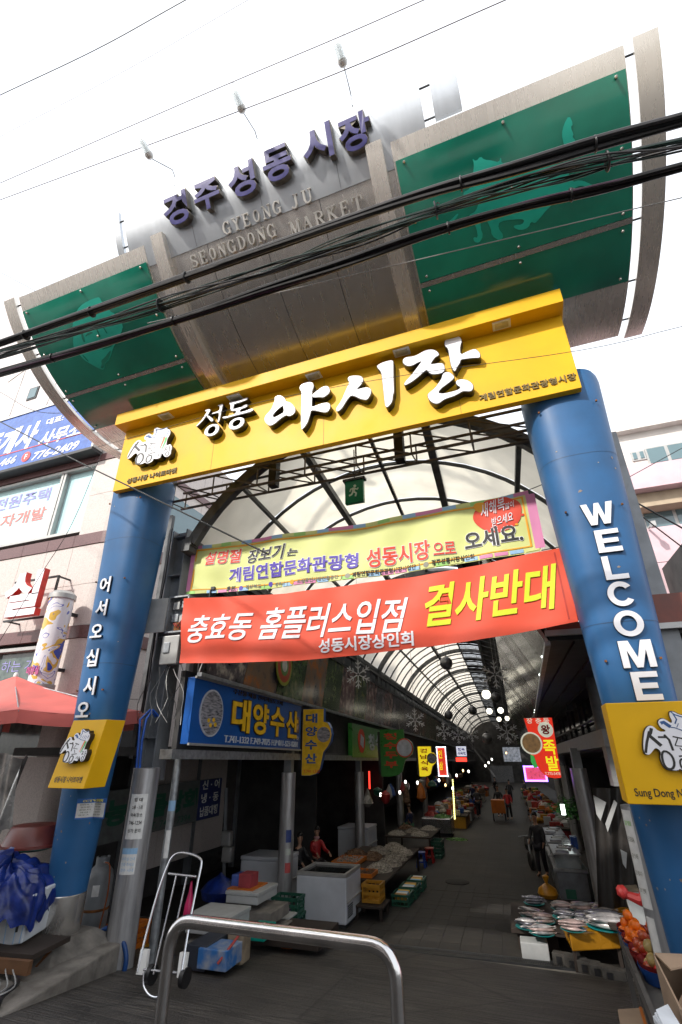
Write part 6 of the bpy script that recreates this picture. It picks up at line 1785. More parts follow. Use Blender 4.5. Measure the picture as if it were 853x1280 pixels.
wrap(lp2, -6.60, 7.75, .227, .35, 1.1, -1.83, -1.48, 'paper')
wrap(lp2, -6.60, 7.75, .227, .35, 1.1, -1.56, -1.48, 'ink_sky', d=.006)
for i, s in enumerate(('사무실 안내', '전화 주세요', '경주 시내')):
    text(lp2, 'writing', s, 'ink_sky', wrapfr(-6.60, 7.75, .227, .35), .2, .045, off=.0, c=(0, -1.62 - i * .075))
put('sleeve_seam', MB().box((-6.72, 7.545, -1.6), (.008, .01, 2.5)), 'dark_frame', lp2)
bc = thing('blue_cable', 'two bright blue cables rising out of the top of the thick grey pole', 'cable', (-6.7, 7.75, -.35))
for dx in (0, .07):
    put('cable', MB().tube([(-6.78 + dx, 7.70, -.45), (-6.80 + dx, 7.66, .1), (-6.85 + dx * 2, 7.66, .45), (-6.78 + dx, 7.8, .62), (-6.7 + dx, 7.9, .5)], .022, 8), mat('blue_plastic', (.01, .09, .45), .35), bc, smooth=True)
# thin galvanised pipe
tp_ = thing('thin_pipe', 'thin galvanised pipe with a small blue label leaning by the blue shop sign', 'pipe', (-6.3, 8.2, gz(8.2)))
put('pipe', MB().tube([(-6.33, 8.2, gz(8.2) - .05), (-6.29, 8.2, 1.25)], .066, 14), 'galvanised', tp_, smooth=True)
wrap(tp_, -6.31, 8.2, .067, .6, 2.0, -1.02, -.86, 'ink_sky', name='label'); wrap(tp_, -6.31, 8.2, .067, .6, 1.2, -1.7, -1.3, 'paper', name='label')
# right sleeve pole
rp2 = thing('sleeve_pole', 'thick grey round pole with a strip of posters beside the right blue pillar', 'pole', (1.02, 8.0, gz(8)))
put('shaft', MB().lathe((1.02, 8.0, 0), [(.20, gz(8) - .05), (.20, -.72), (.18, -.715)], 28), 'column_steel', rp2, smooth=True)
wrap(rp2, 1.02, 8.0, .20, -1.0, .75, -1.75, -.76, 'paper'); wrap(rp2, 1.02, 8.0, .20, -1.0, .6, -2.3, -1.83, 'paper')
for i, s in enumerate(('알림', '5:33A', '시장 안내문', '협조 바랍니다', '문의 전화')):
    text(rp2, 'writing', s, 'ink_green' if i == 0 else 'ink_grey', wrapfr(1.02, 8.0, .20, -1.0), .10, .05, off=.01, c=(0, -.9 - i * .17))
# white bracket at the corner of the right sign box
# notice on the left pillar
nz0, nz1 = pg(105, 1027, 6.72).z, pg(105, 1000, 6.72).z
yq = pillar_front((nz0 + nz1) / 2)
p = pg(105, 1013, yq)
ncx = p.x
def nf(x, y, d):
    z = y; a_, b_, e = prof_w(z)
    k = max(-.98, min(.98, (x - PX['left']) / a_))
    return Vector((x, PY - b_ * (1 - abs(k) ** e) ** (1 / e) - d, z))
nt_ = thing('notice_sticker', 'white notice with a blue border stuck on the left blue pillar', 'notice', (ncx, yq, nz0))
nw = .40
put('sheet', MB().slab(lambda a, b, d: nf(ncx - nw / 2 + nw * a, nz0 + (nz1 - nz0) * b, .006 + d), 12, 2, .001), mat('notice_blue', (.03, .15, .5), .5), nt_)
put('field', MB().slab(lambda a, b, d: nf(ncx - nw / 2 + .015 + (nw - .03) * a, nz0 + .02 + (nz1 - nz0 - .085) * b, .014 + d), 12, 2, .001), 'paper', nt_)
text(nt_, 'heading', 'CCTV 설치안내', mat('notice_yellow', (.75, .7, .2), .5), nf, .24, .04, off=.01, c=(ncx, nz1 - .034), d1=.018)
for i, s in enumerate(('설치목적: 방범 및 화재예방', '설치장소: 시장 일원', '촬영시간: 24시간', '책임자: 상인회', '경주시 성동시장')):
    text(nt_, 'writing', s, 'ink_grey', nf, .26 - .03 * (i % 2), .02, off=0, c=(ncx - .02, nz1 - .085 - i * .036), d1=.018)
# gas bottle
gc = thing('gas_cylinder', 'grey gas cylinder with a rusty middle ring behind the left blue pillar', 'gas cylinder', (-7.74, 8.3, gz(8.3)))
g0 = gz(8.3)
gm = mat('gas_grey', (.22, .235, .25), .45, .1, .12, 4, dirt=.35)
put('tank', MB().lathe((-7.74, 8.3, g0), [(.17, .06), (.20, .09), (.228, .16), (.230, .52), (.228, 1.0), (.20, 1.11), (.13, 1.18), (.05, 1.2)], 28), gm, gc, smooth=True)
put('foot_ring', MB().lathe((-7.74, 8.3, g0), [(.18, 0), (.18, .1), (.165, .1), (.165, 0)], 24), gm, gc, smooth=True)
put('weld_ring', MB().lathe((-7.74, 8.3, g0 + .56), [(.230, 0), (.236, .01), (.236, .03), (.230, .04)], 28), 'rust', gc, smooth=True)
put('collar', MB().lathe((-7.74, 8.3, g0 + 1.16), [(.11, 0), (.115, .16), (.105, .16), (.10, 0)], 24, a1=4.8), gm, gc, smooth=True)
put('valve', MB().lathe((-7.74, 8.3, g0 + 1.2), [(.025, 0), (.025, .08), (.05, .09), (.05, .12), (.0, .12)], 12).tube([(-7.74, 8.3, g0 + 1.25), (-7.60, 8.22, g0 + 1.25)], .02, 8), 'galvanised', gc)
put('hose', MB().tube(interp([Vector(q) for q in ((-7.60, 8.22, g0 + 1.25), (-7.47, 8.2, g0 + 1.2), (-7.42, 8.2, g0 + .8), (-7.48, 8.2, g0 + .3), (-7.5, 8.25, g0 + .02))], 20), .012, 6), mat('hose_orange', (.35, .09, .02), .5), gc, smooth=True)
put('label', MB().slab(lambda a, b, d: Vector((-7.74 + math.sin(.35 + a * .5) * (.232 + d), 8.3 - math.cos(.35 + a * .5) * (.232 + d), g0 + .78 + .16 * b)), 4, 1, .001), 'paper', gc)
# blue hose
bh = thing('blue_hose', 'thick blue hose looped between the gas cylinder and the grey pole', 'hose', (-6.9, 7.7, gz(7.6)))
put('hose', MB().tube(interp([pg(x, y, 7.62) for x, y in ((120, 1185), (124, 1168), (135, 1160), (147, 1166), (155, 1180), (158, 1200), (154, 1220))], 30), .035, 10), mat('hose_blue', (.01, .06, .22), .4), bh, smooth=True)
put('hose', MB().tube(interp([pg(x, y, 7.7) for x, y in ((122, 1192), (128, 1174), (138, 1167), (148, 1173), (153, 1186), (153, 1204))], 30), .035, 10), 'hose_blue', bh, smooth=True)
put('nozzle', MB().tube([pg(154, 1220, 7.6), pg(148, 1236, 7.3)], .03, 8), mat('nozzle_yellow', (.6, .6, .02), .4), bh)
# hand truck
ht = thing('hand_truck', 'silver tube hand truck leaning by the thin pipe with a pink bag hanging', 'hand truck', tuple(ramp(200, 1240)))
yb, yt = 6.75, 7.15
def hp_(x, y):
    k = min(1, max(0, (1245 - y) / 180))
    return pg(x, y, yb + (yt - yb) * k)
ax_ = mat('aluminium', (.72, .74, .78), .25, .9, .05, 5)
put('frame_tube', MB().tube(interp([hp_(x, y) for x, y in ((172, 1215), (184, 1165), (198, 1115), (210, 1082), (217, 1070), (226, 1066), (240, 1068), (250, 1073), (252, 1080), (247, 1105), (238, 1150), (227, 1215))], 60), .016, 8), ax_, ht, smooth=True)
put('cross_bar', MB().tube([hp_(211, 1092), hp_(246, 1096)], .016, 8), ax_, ht, smooth=True)
put('cross_bar', MB().tube([hp_(180, 1212), hp_(222, 1216)], .014, 8), ax_, ht, smooth=True)
put('inner_rod', MB().tube([hp_(221, 1093), hp_(192, 1218)], .011, 8), ax_, ht, smooth=True)
put('inner_rod', MB().tube([hp_(234, 1095), hp_(224, 1140), hp_(208, 1216)], .011, 8), ax_, ht, smooth=True)
put('toe_loop', MB().tube(interp([hp_(x, y) for x, y in ((180, 1216), (180, 1232), (186, 1243), (195, 1247), (203, 1244))], 16), .014, 8), ax_, ht, smooth=True)
for q in ([(176, 1187), (185, 1188), (181, 1219), (170, 1218)], [(225, 1191), (234, 1192), (229, 1224), (221, 1222)]):
    a_, b_, c_, d_ = [hp_(*p) for p in q]
    dv = Vector((0, .05, 0))
    put('wheel_guard', MB().hexa([d_, c_, c_ + dv, d_ + dv], [a_, b_, b_ + dv, a_ + dv]), 'white_plastic', ht)
for q in ((184, 1224), (226, 1228)):
    put('wheel', MB().lathe(hp_(*q) + Vector((0, .08, .02)), [(.06, -.03), (.105, -.03), (.105, .03), (.06, .03)], 20, (1, 0, 0)), 'rubber', ht, smooth=True)
pbg = MB().lathe(pg(237, 1128, 7.25), [(.0, -.28), (.06, -.26), (.085, -.15), (.07, -.02), (.03, .12), (.015, .24)], 12, sx=.8)
put('pink_bag', pbg, mat('pink_plastic', (.45, .01, .09), .35), None, smooth=True, loc=tuple(pg(237, 1128, 7.25)))
tag(bpy.data.objects['pink_bag'], 'crumpled pink plastic bag hanging on the hand truck', 'bag')
# parasol
um = thing('market_parasol', 'faded red market parasol spread behind the left blue pillar', 'parasol', (-10.3, 7.6, gz(7.6)))
apex = pg(20, 845, 8.1)
cp = [pg(88, 903, 6.75), pg(171, 893, 8.9)]
rad = 4.0
cols_ = mat('parasol_red', (.60, .13, .11), .6, 0, .12, 1.2, .05, 40, dirt=.05)
ums = MB(); N_ = 8
rim = []
for i in range(N_):
    an = 2 * math.pi * i / N_ + R(-8)
    rim.append(Vector((apex.x + math.cos(an) * rad, apex.y + math.sin(an) * rad * .48, apex.z - .86)))
dz = Vector((0, 0, 0))
for i in range(N_):
    a_, b_ = rim[i], rim[(i + 1) % N_]
    mb = MB()
    def fn(s, t_, d, a_=a_, b_=b_):
        p = apex.lerp(a_.lerp(b_, s), t_)
        p = p.copy(); p.z -= .07 * math.sin(math.pi * s) * t_ + .10 * math.sin(math.pi * t_) - .10 * math.sin(math.pi * t_) * 0 ; p.z += d
        return p
    mb.slab(fn, 6, 6, .006)
    put('canopy_panel', mb, cols_, um, smooth=True)
    vb = MB()
    vb.slab(lambda s, t_, d, a_=a_, b_=b_: a_.lerp(b_, s) + Vector((0, 0, -.07 * math.sin(math.pi * s) - .22 * t_)) + (a_.lerp(b_, s) - Vector((apex.x, apex.y, a_.z))).normalized() * (d + .012 * math.sin(s * 18)), 10, 1, .004)
    put('valance', vb, cols_, um, smooth=True)
    put('spoke', MB().tube([apex - UP * .1, a_ - UP * .03], .012, 6), 'galvanised', um)
put('finial', MB().lathe(apex, [(.05, -.02), (.05, .03), (.03, .07), (0, .08)], 12), 'white_plastic', um, smooth=True)
put('pole', MB().tube([(apex.x, apex.y, gz(7.6)), apex], .025, 10), 'galvanised', um, smooth=True)
# tarp covered cart and things beside the pillar
gq = gz(6.3)
wb = thing('styrofoam_box', 'large white foam box with blue lines under the blue tarpaulin, lower left edge', 'box', tuple(pg(10, 1190, 6.25)))
A4 = [pg(-40, 1190, 6.3), pg(27, 1180, 6.3), pg(42, 1118, 6.3), pg(-40, 1122, 6.3)]
bk_ = Vector((-.35, .9, 0))
put('body', MB().hexa([A4[0], A4[1], A4[1] + bk_, A4[0] + bk_], [A4[3], A4[2], A4[2] + bk_, A4[3] + bk_]), mat('foam', (.62, .66, .70), .7, 0, .05, 5), wb, bevel=.02)
fr = quad_fr(A4[3], A4[2], A4[1], A4[0], (0, -1, 0))
for x in (.66, .83, .95):
    put('blue_line', MB().poly([[(x, .02), (x + .012, .02), (x + .02, .98), (x + .008, .98)]], fr, 0, .004), 'ink_sky', wb)
for y in (.25, .7):
    put('handle_slot', MB().poly([[(.84, y), (.88, y), (.885, y + .16), (.845, y + .16)]], fr, 0, .005), 'dark_frame', wb)
tc_ = bpy.data.objects
tarp = MB()
rr = random.Random(9)
cT = [pg(-60, 1040, 6.35), pg(20, 1048, 6.35), pg(70, 1078, 6.3), pg(74, 1100, 6.2), pg(50, 1128, 6.15), pg(20, 1136, 6.1), pg(-60, 1140, 6.1)]
TC = pg(8, 1098, 6.3)
def tarpf(a, b, d):
    th = 2 * math.pi * a
    rx, rz_ = .72, .42
    ph = math.pi * (b * .98 + .01) * .5
    k = math.sin(ph)
    wr = 1 + .07 * math.sin(th * 5 + b * 3) + .04 * math.sin(th * 11 - b * 9) + .02 * math.sin(th * 23 + b * 15)
    x = TC.x - .12 + math.cos(th) * rx * k * wr
    y = TC.y + .12 + math.sin(th) * .62 * k * wr
    z = TC.z - .16 + (math.cos(ph) ** .7) * (.34 - .10 * math.cos(th)) - .28 * b ** 3 + .05 * math.sin(th * 3 + b * 5) * b + .03 * math.sin(th * 7 + b * 11) + .02 * math.sin(th * 17) * b - .07 * b * abs(math.sin(th * 4.5 + b * 6)) ** .5 + .05 * abs(math.sin(th * 9 - b * 5))
    return Vector((x, y, z + d))
tarp.sheet(lambda a, b: tarpf(a, b, 0), 150, 34)
o = put('blue_tarpaulin', tarp, mat('tarp_blue', (.004, .02, .16), .38, 0, .3, 5, .9, 7), None, smooth=True, loc=tuple(TC))
tag(o, 'crumpled blue tarpaulin thrown over goods at the lower left edge', 'tarpaulin')
def basin(px, py, Y, r_, h, m, label, rimw=.03):
    c = pg(px, py, Y)
    o = put('basin', MB().lathe(c, [(r_ * .72, 0), (r_, h), (r_ + rimw, h), (r_ + rimw, h + .03), (r_ - .02, h + .03), (r_ * .68, .03), (0, .03)], 32), m, None, smooth=True, loc=tuple(c))
    tag(o, label, 'basin'); return o
basin(37, 1062, 7.0, .40, .04, mat('teal_plastic', (.0, .28, .22), .35), 'teal plastic basin under the upturned maroon tub')
c = pg(40, 1057, 7.0)
o = put('maroon_tub', MB().lathe(c, [(.47, 0), (.47, .03), (.44, .04), (.36, .26), (.33, .29), (0, .30)], 32), mat('maroon_plastic', (.12, .025, .02), .35), None, smooth=True, loc=tuple(c))
tag(o, 'upturned maroon plastic tub beside the left blue pillar', 'tub')
st = MB(); st.box(pg(45, 1105, 7.05) + Vector((0, .1, -.35)), (.75, .5, 1.1))
o = put('dark_crate', st, mat('dark_wood', (.03, .02, .015), .8), None, loc=tuple(pg(45, 1150, 7.0))); tag(o, 'dark wooden crate carrying the tubs beside the left blue pillar', 'crate')
pl_ = thing('wooden_shelf', 'dark wooden shelf board with a rail under the white foam box', 'shelf', tuple(pg(10, 1200, 6.0)))
put('board', MB().box(pg(2, 1193, 6.1) + Vector((-.2, .3, 0)), (1.3, .7, .06), .15), 'dark_wood', pl_)
put('rail', MB().box(pg(2, 1208, 6.0) + Vector((-.2, .0, 0)), (1.2, .06, .14), .15), mat('wood_brown', (.13, .06, .025), .7), pl_)
put('leg', MB().box(pg(20, 1230, 6.0) + Vector((-.3, .2, -.1)), (.07, .07, .5)), 'dark_wood', pl_)
put('leg', MB().box(pg(-20, 1230, 6.0) + Vector((-.2, .2, -.1)), (.07, .07, .5)), 'dark_wood', pl_)
bw = MB()
o = thing('plastic_wrap', 'crumpled clear plastic sheet hanging under the parasol at the left edge', 'plastic sheet', tuple(pg(10, 1000, 7.2)))
bw.sheet(lambda a, b: pg(-30 + 62 * a * (1 - .25 * b), 945 + 95 * b, 7.2) + Vector((0, .12 * math.sin(a * 9 + b * 4) + .05 * math.sin(a * 23 + b * 7), .05 * math.sin(a * 13 + b * 9))), 40, 24)
put('sheet', bw, mat('clear_plastic', (.30, .30, .29), .25, 0, .3, 3, trans=.3), o, smooth=True)
# wires on the plinth
wp = thing('loose_wires', 'loose white and black wires lying on the concrete plinth', 'wires', (-7.3, 6.2, zt))
put('wire', MB().tube(interp([Vector(q) for q in ((-6.9, 6.4, -2.5), (-6.8, 6.1, zt + .05), (-6.5, 5.9, zt + .06), (-6.35, 5.6, zt + .06), (-6.2, 5.42, zt), (-6.1, 5.3, -3.0))], 24), .03, 8), 'rubber', wp, smooth=True)
for k in range(5):
    put('wire', MB().tube(interp([Vector(q) for q in ((-7.3 + .1 * k, 6.3, -2.45), (-7.1 + .06 * k, 5.9 + .05 * k, zt + .12), (-6.8 + .12 * k, 5.7, zt + .03 + .02 * k), (-6.6 + .05 * k, 5.5 - .03 * k, zt + .02), (-6.2 - .1 * k, 5.33, zt - .1 - .1 * k))], 24), .008, 5), 'window_frame', wp, smooth=True)
mat('dirt_dark', (.03, .028, .025), .9)

# ================================================================== GOODS, LEFT SIDE OF THE LANE
def G(px, py, h):                        # point on the horizontal layer h above the arcade floor
    d = ray(px, py); k = d.dot(AU)
    t = (-3.6 + .336 + h) / (d.z + .028 * k)
    return d * t
def boxthing(name, label, cat, n0, n1, u0, u1, h0, h1, m, parts=None, bevel=.012, group=None, rz=0):
    t = thing(name, label, cat, tuple(A((n0 + n1) / 2, (u0 + u1) / 2, h0)), AZ, group)
    mb = MB(); abox(mb, n0, n1, u0, u1, h0, h1); put('body', mb, m, t, bevel=bevel)
    return t
def gnd(n_, u_):                         # street level relative to the arcade floor plane
    p = A(n_, u_, 0)
    return (gz(p.y) - p.z) if p.y < 11.8 else 0
# white chest freezers
def freezer(label, n0, n1, u0, u1, h, glass, lid_m='glass_dark'):
    t = thing('chest_freezer', label, 'freezer', tuple(A((n0 + n1) / 2, (u0 + u1) / 2, 0)), AZ)
    fm = mat('freezer_white', (.52, .55, .60), .35, 0, .06, 2, dirt=.15)
    mb = MB(); abox(mb, n0, n1, u0, u1, .08, h); put('body', mb, fm, t, bevel=.03)
    mb = MB(); abox(mb, n0 + .05, n1 - .05, u0 + .05, u1 - .05, 0, .08); put('base', mb, 'dark_frame', t)
    if glass:
        for q in ((n0, n1, u0, u0 + .07), (n0, n1, u1 - .07, u1), (n0, n0 + .06, u0 + .07, u1 - .07), (n1 - .06, n1, u0 + .07, u1 - .07)):
            mb = MB(); abox(mb, *q, h + .003, h + .07); put('rim', mb, 'window_frame', t)
        mb = MB(); abox(mb, n0 + .06, n1 - .06, u0 + .07, u1 - .07, h + .003, h + .03); put('glass_lid', mb, lid_m, t)
    else:
        mb = MB(); abox(mb, n0 - .01, n1 + .01, u0 - .01, u1 + .01, h + .003, h + .09); put('lid', mb, fm, t, bevel=.02)
    mb = MB()
    for k in range(6): abox(mb, n1, n1 + .008, u0 + .1, u0 + .5, .18 + k * .04, .2 + k * .04)
    put('vent', mb, 'dark_frame', t, kind='stuff')
    mb = MB(); abox(mb, n1 + .001, n1 + .03, u0 + .02, u1 - .02, h * .5, h * .52); put('trim', mb, 'window_frame', t)
    return t
freezer('white glass topped chest freezer beside the orange trays on the left', -5.05, -3.85, 12.75, 14.0, .92, True)
freezer('tall white chest freezer with solid lid behind the first round column', -7.1, -5.9, 13.9, 15.0, .95, False)
def crate(label, n0, n1, u0, u1, h0, h1, m, group=None, name='plastic_crate'):
    t = thing(name, label, 'crate', tuple(A((n0 + n1) / 2, (u0 + u1) / 2, h0)), AZ, group)
    w_ = .02
    for nm, q in (('side_wall', (n0, n0 + w_, u0, u1)), ('side_wall', (n1 - w_, n1, u0, u1)), ('end_wall', (n0 + w_, n1 - w_, u0, u0 + w_)), ('end_wall', (n0 + w_, n1 - w_, u1 - w_, u1))):
        mb = MB(); H_c = h1 - h0
        abox(mb, q[0], q[1], q[2], q[3], h0, h0 + H_c * .18); abox(mb, q[0], q[1], q[2], q[3], h0 + H_c * .42, h0 + H_c * .58); abox(mb, q[0] - .008, q[1] + .008, q[2] - .008, q[3] + .008, h0 + H_c * .82, h1)
        along_n = (q[1] - q[0]) > (q[3] - q[2])
        L_ = (q[1] - q[0]) if along_n else (q[3] - q[2]); k_ = max(3, int(L_ / .09))
        for i in range(k_ + 1):
            s0 = i * (L_ - .02) / k_
            if along_n: abox(mb, q[0] + s0, q[0] + s0 + .02, q[2] + .003, q[3] - .003, h0 + .01, h1 - .01)
            else: abox(mb, q[0] + .003, q[1] - .003, q[2] + s0, q[2] + s0 + .02, h0 + .01, h1 - .01)
        put(nm, mb, m, t)
    mb = MB(); abox(mb, n0 + w_, n1 - w_, u0 + w_, u1 - w_, h0 + .005, h0 + .02); put('bottom', mb, m, t)
    return t
mat('crate_yellow', (.40, .19, .01), .5, 0, .1, 4, dirt=.2); mat('crate_green', (.01, .09, .055), .5, 0, .1, 4, dirt=.2); mat('crate_orange', (.48, .13, .01), .5, 0, .1, 4, dirt=.2); mat('crate_blue', (.01, .06, .25), .5, 0, .1, 4); mat('foam_white', (.40, .41, .41), .75, 0, .06, 6, dirt=.12)
mat('crate_red', (.30, .02, .02), .5, 0, .1, 4)
crate('empty dark green crate in front of the first round column', -5.4, -4.75, 12.1, 12.6, 0.02, .32, 'crate_green')
crate('dark green crate stacked on the empty green crate by the first round column', -5.38, -4.77, 12.12, 12.58, .33, .62, 'crate_green')
o = put('purple_bag', MB().lathe(A(-5.05, 12.35, .06), [(0, 0), (.2, .02), (.24, .12), (.18, .22), (.06, .27), (.04, .32)], 14), mat('purple_plastic', (.07, .03, .11), .4), None, smooth=True, loc=tuple(A(-5.05, 12.35, .06))); tag(o, 'purple plastic bag inside the lower dark green crate', 'bag')
crate('yellow crate beside the glass topped freezer', -3.75, -3.3, 13.7, 14.2, .30, .66, 'crate_yellow')
# stall tables with dried fish
def table(label, n0, n1, u0, u1, h, m='dark_wood', legs=True, cloth=None):
    t = thing('stall_table', label, 'table', tuple(A((n0 + n1) / 2, (u0 + u1) / 2, 0)), AZ)
    mb = MB(); abox(mb, n0, n1, u0, u1, h - .04, h); put('table_top', mb, cloth or m, t)
    for a_ in (n0 + .06, n1 - .06):
        for b_ in (u0 + .06, u1 - .06):
            mb = MB(); abox(mb, a_ - .03, a_ + .03, b_ - .03, b_ + .03, gnd(a_, b_), h - .041); put('leg', mb, m, t)
    return t
table('long dark stall table covered with orange trays and dried anchovies on the left', -5.3, -3.3, 14.3, 19.6, .62)
table('small dark bench under the yellow crate', -3.9, -3.2, 13.5, 14.3, .28)
mat('dried_fish', (.28, .25, .21), .7, 0, .35, 18, .8, 40, col2=(.08, .07, .06)); mat('dried_brown', (.16, .09, .05), .75, 0, .35, 16, .8, 40)
mat('dried_pale', (.36, .33, .28), .7, 0, .3, 20, .8, 40, col2=(.14, .12, .10)); mat('tray_orange', (.55, .15, .01), .4, 0, .1, 3)
def heap(name, cat, label, n_, u_, h, rn_, ru, hh, m, group=None, seed=0, piece=.05, count=120, pm=None):
    """pile of many small pieces on a soft mound"""
    rr = random.Random(seed); mb = MB()
    t = thing(name, label, cat, tuple(A(n_, u_, h)), AZ, group)
    mb.sheet(lambda a, b: A(n_ + rn_ * math.cos(2 * math.pi * a) * b, u_ + ru * math.sin(2 * math.pi * a) * b, h + hh * (1 - b * b)), 18, 5)
    put('mound', mb, m, t, smooth=True)
    pc = MB()
    for i in range(count):
        an = rr.uniform(0, 2 * math.pi); q = math.sqrt(rr.random()) * .97
        p = A(n_ + rn_ * math.cos(an) * q, u_ + ru * math.sin(an) * q, h + hh * (1 - q * q) + .008)
        Mx = Matrix.Rotation(rr.uniform(0, 6.28), 3, 'Z') @ Matrix.Rotation(rr.uniform(-.5, .5), 3, 'X')
        pc.box(p, (piece * rr.uniform(.7, 1.3), piece * .28, piece * .22), 0, 1, Mx)
    put('pieces', pc, pm or m, t, kind='stuff')
    return t
def tray(label, n0, n1, u0, u1, h, m, group=None, fill=None, seed=0, tilt_=0):
    t = thing('tray', label, 'tray', tuple(A((n0 + n1) / 2, (u0 + u1) / 2, h)), AZ, group)
    mb = MB(); abox(mb, n0, n1, u0, u1, h, h + .015); put('bottom', mb, m, t)
    for q in ((n0 - .02, n0, u0 - .02, u1 + .02), (n1, n1 + .02, u0 - .02, u1 + .02), (n0, n1, u0 - .02, u0), (n0, n1, u1, u1 + .02)):
        mb = MB(); abox(mb, *q, h, h + .09); put('edge', mb, m, t)
    if fill:
        rr = random.Random(seed); pc = MB()
        for i in range(160):
            p = A(rr.uniform(n0 + .03, n1 - .03), rr.uniform(u0 + .03, u1 - .03), h + rr.uniform(.03, .09))
            pc.box(p, (.07, .02, .018), 0, 1, Matrix.Rotation(rr.uniform(0, 6.28), 3, 'Z') @ Matrix.Rotation(rr.uniform(-.4, .4), 3, 'Y'))
        put('contents', pc, fill, t, kind='stuff')
    return t
tray('long orange tray nearest the glass topped freezer', -5.05, -4.35, 14.5, 15.5, .64, 'tray_orange', None, 'dried_brown', 1)
tray('long orange tray second from the glass topped freezer', -5.15, -4.45, 15.7, 16.8, .66, 'tray_orange', None, 'dried_pale', 2)
tray('orange tray at the aisle edge of the stall behind the yellow crate', -4.25, -3.7, 14.45, 15.1, .64, 'tray_orange', None, 'dried_brown', 3)
spots = [(-3.75, 15.55, 'dried_pale', 'pale dried anchovy heap nearest the aisle, next to the orange tray'), (-3.65, 16.4, 'dried_fish', 'second dried anchovy heap along the aisle edge of the long stall'), (-3.65, 17.3, 'dried_fish', 'third dried anchovy heap along the aisle edge of the long stall'), (-3.65, 18.3, 'dried_pale', 'fourth dried anchovy heap along the aisle edge of the long stall'), (-4.35, 17.2, 'dried_brown', 'brown dried fish heap in the middle of the long stall'), (-4.4, 18.3, 'dried_fish', 'grey dried fish heap in the middle far part of the long stall'), (-5.0, 17.6, 'dried_brown', 'brown dried fish heap at the back of the long stall'), (-4.1, 19.2, 'dried_pale', 'pale dried fish heap at the far end of the long stall')]
for i, (n_, u_, m_, l_) in enumerate(spots):
    heap('dried_fish_heap', 'dried fish', l_, n_, u_, .63, .36, .42, .17, m_, None, i, .07, 110)
# packs in green crates at the aisle
for i, (n_, u_, h) in enumerate(((-3.25, 14.9, .12), (-3.2, 15.7, .14), (-3.15, 16.6, .14))):
    crate(['green crate of yellow packs nearest the entrance beside the dried fish stall', 'green crate of white and blue packs in the middle beside the dried fish stall', 'green crate of yellow packs farthest along the dried fish stall'][i], n_ - .05, n_ + .40, u_, u_ + .65, h - .12, h + .14, 'crate_green')
    for k in range(4):
        t_ = put('food_pack', MB().box(A(n_ + .17, u_ + .12 + k * .14, h + .08), (.30, .11, .12), AZ), ['crate_yellow', 'paper', 'ink_sky', 'sign_gold'][(k + i) % 4], None, bevel=.012, loc=tuple(A(n_ + .17, u_ + .12 + k * .14, h + .02)))
        tag(t_, ['yellow', 'white', 'blue', 'golden'][(k + i) % 4] + ' food pack, ' + ['first', 'second', 'third', 'fourth'][k] + ' from the front in the ' + ['nearest', 'middle', 'farthest'][i] + ' green crate', 'pack', 'food packs in green crates')
# stools
def stool(label, n_, u_, m):
    t = thing('plastic_stool', label, 'stool', tuple(A(n_, u_, 0)), AZ)
    b = A(n_, u_, 0)
    put('seat', MB().lathe(b, [(.15, .40), (.17, .42), (.165, .45), (0, .455)], 16), m, t, smooth=True)
    for i in range(4):
        a_ = math.pi / 4 + i * math.pi / 2
        put('leg', MB().beam(b + Vector((math.cos(a_) * .2, math.sin(a_) * .2, 0)), b + Vector((math.cos(a_) * .13, math.sin(a_) * .13, .41)), .06, .02), m, t)
    put('ring', MB().lathe(b, [(.165, .16), (.172, .16), (.172, .2), (.165, .2)], 16), m, t)
stool('blue plastic stool beside the long dried fish stall', -3.35, 20.2, mat('stool_blue', (.01, .05, .3), .4))
stool('red plastic stool behind the blue one at the end of the dried fish stall', -3.2, 21.2, mat('stool_red', (.35, .02, .02), .4))
# second stall with cabinets
freezer('far white chest freezer behind the dried fish stall', -6.6, -5.4, 20.8, 22.2, .95, False)
table('dark table with pale fish trays past the stools on the left', -5.0, -3.2, 21.8, 25.0, .68)
for i in range(5):
    heap('dried_fish_heap', 'dried fish', ['pale fish heap on the near left corner of the second table', 'pale fish heap on the near right corner of the second table', 'grey fish heap in the middle of the second table', 'brown fish heap on the far left of the second table', 'pale fish heap on the far right of the second table'][i], [-4.6, -3.7, -4.1, -4.6, -3.6][i], [22.3, 22.3, 23.2, 24.3, 24.2][i], .69, .36, .38, .14, ['dried_pale', 'dried_pale', 'dried_fish', 'dried_brown', 'dried_pale'][i], None, 40 + i, .07, 70)
crate('dark green crate stack under the second fish table', -3.25, -2.85, 22.0, 22.9, 0, .55, 'crate_green')
# steel tub with greens
tb = thing('steel_tub', 'big square steel tub topped with green and red vegetables on the left of the lane', 'tub', tuple(A(-3.8, 28.6, 0)), AZ)
mb = MB(); abox(mb, -4.5, -3.05, 27.9, 29.4, .12, .78); put('basin', mb, mat('tub_steel', (.4, .4, .42), .25, .9, .1, 3), tb, bevel=.05)
mb = MB(); abox(mb, -4.4, -3.15, 28.0, 29.3, 0, .12); put('foot', mb, 'dark_frame', tb)
mat('veg_green', (.08, .22, .03), .6, 0, .4, 9, .5, 30); mat('veg_red', (.35, .03, .02), .5, 0, .3, 9); mat('veg_pale', (.5, .42, .36), .6, 0, .2, 9)
heap('vegetable_heap', 'vegetables', 'green vegetable heap on the steel tub', -3.5, 28.3, .79, .45, .4, .15, 'veg_green', None, 60, .1, 60, 'veg_green')
heap('vegetable_heap', 'vegetables', 'red vegetable heap behind the greens on the steel tub', -4.1, 29.1, .79, .4, .3, .2, 'veg_red', None, 61, .1, 60, 'veg_red')
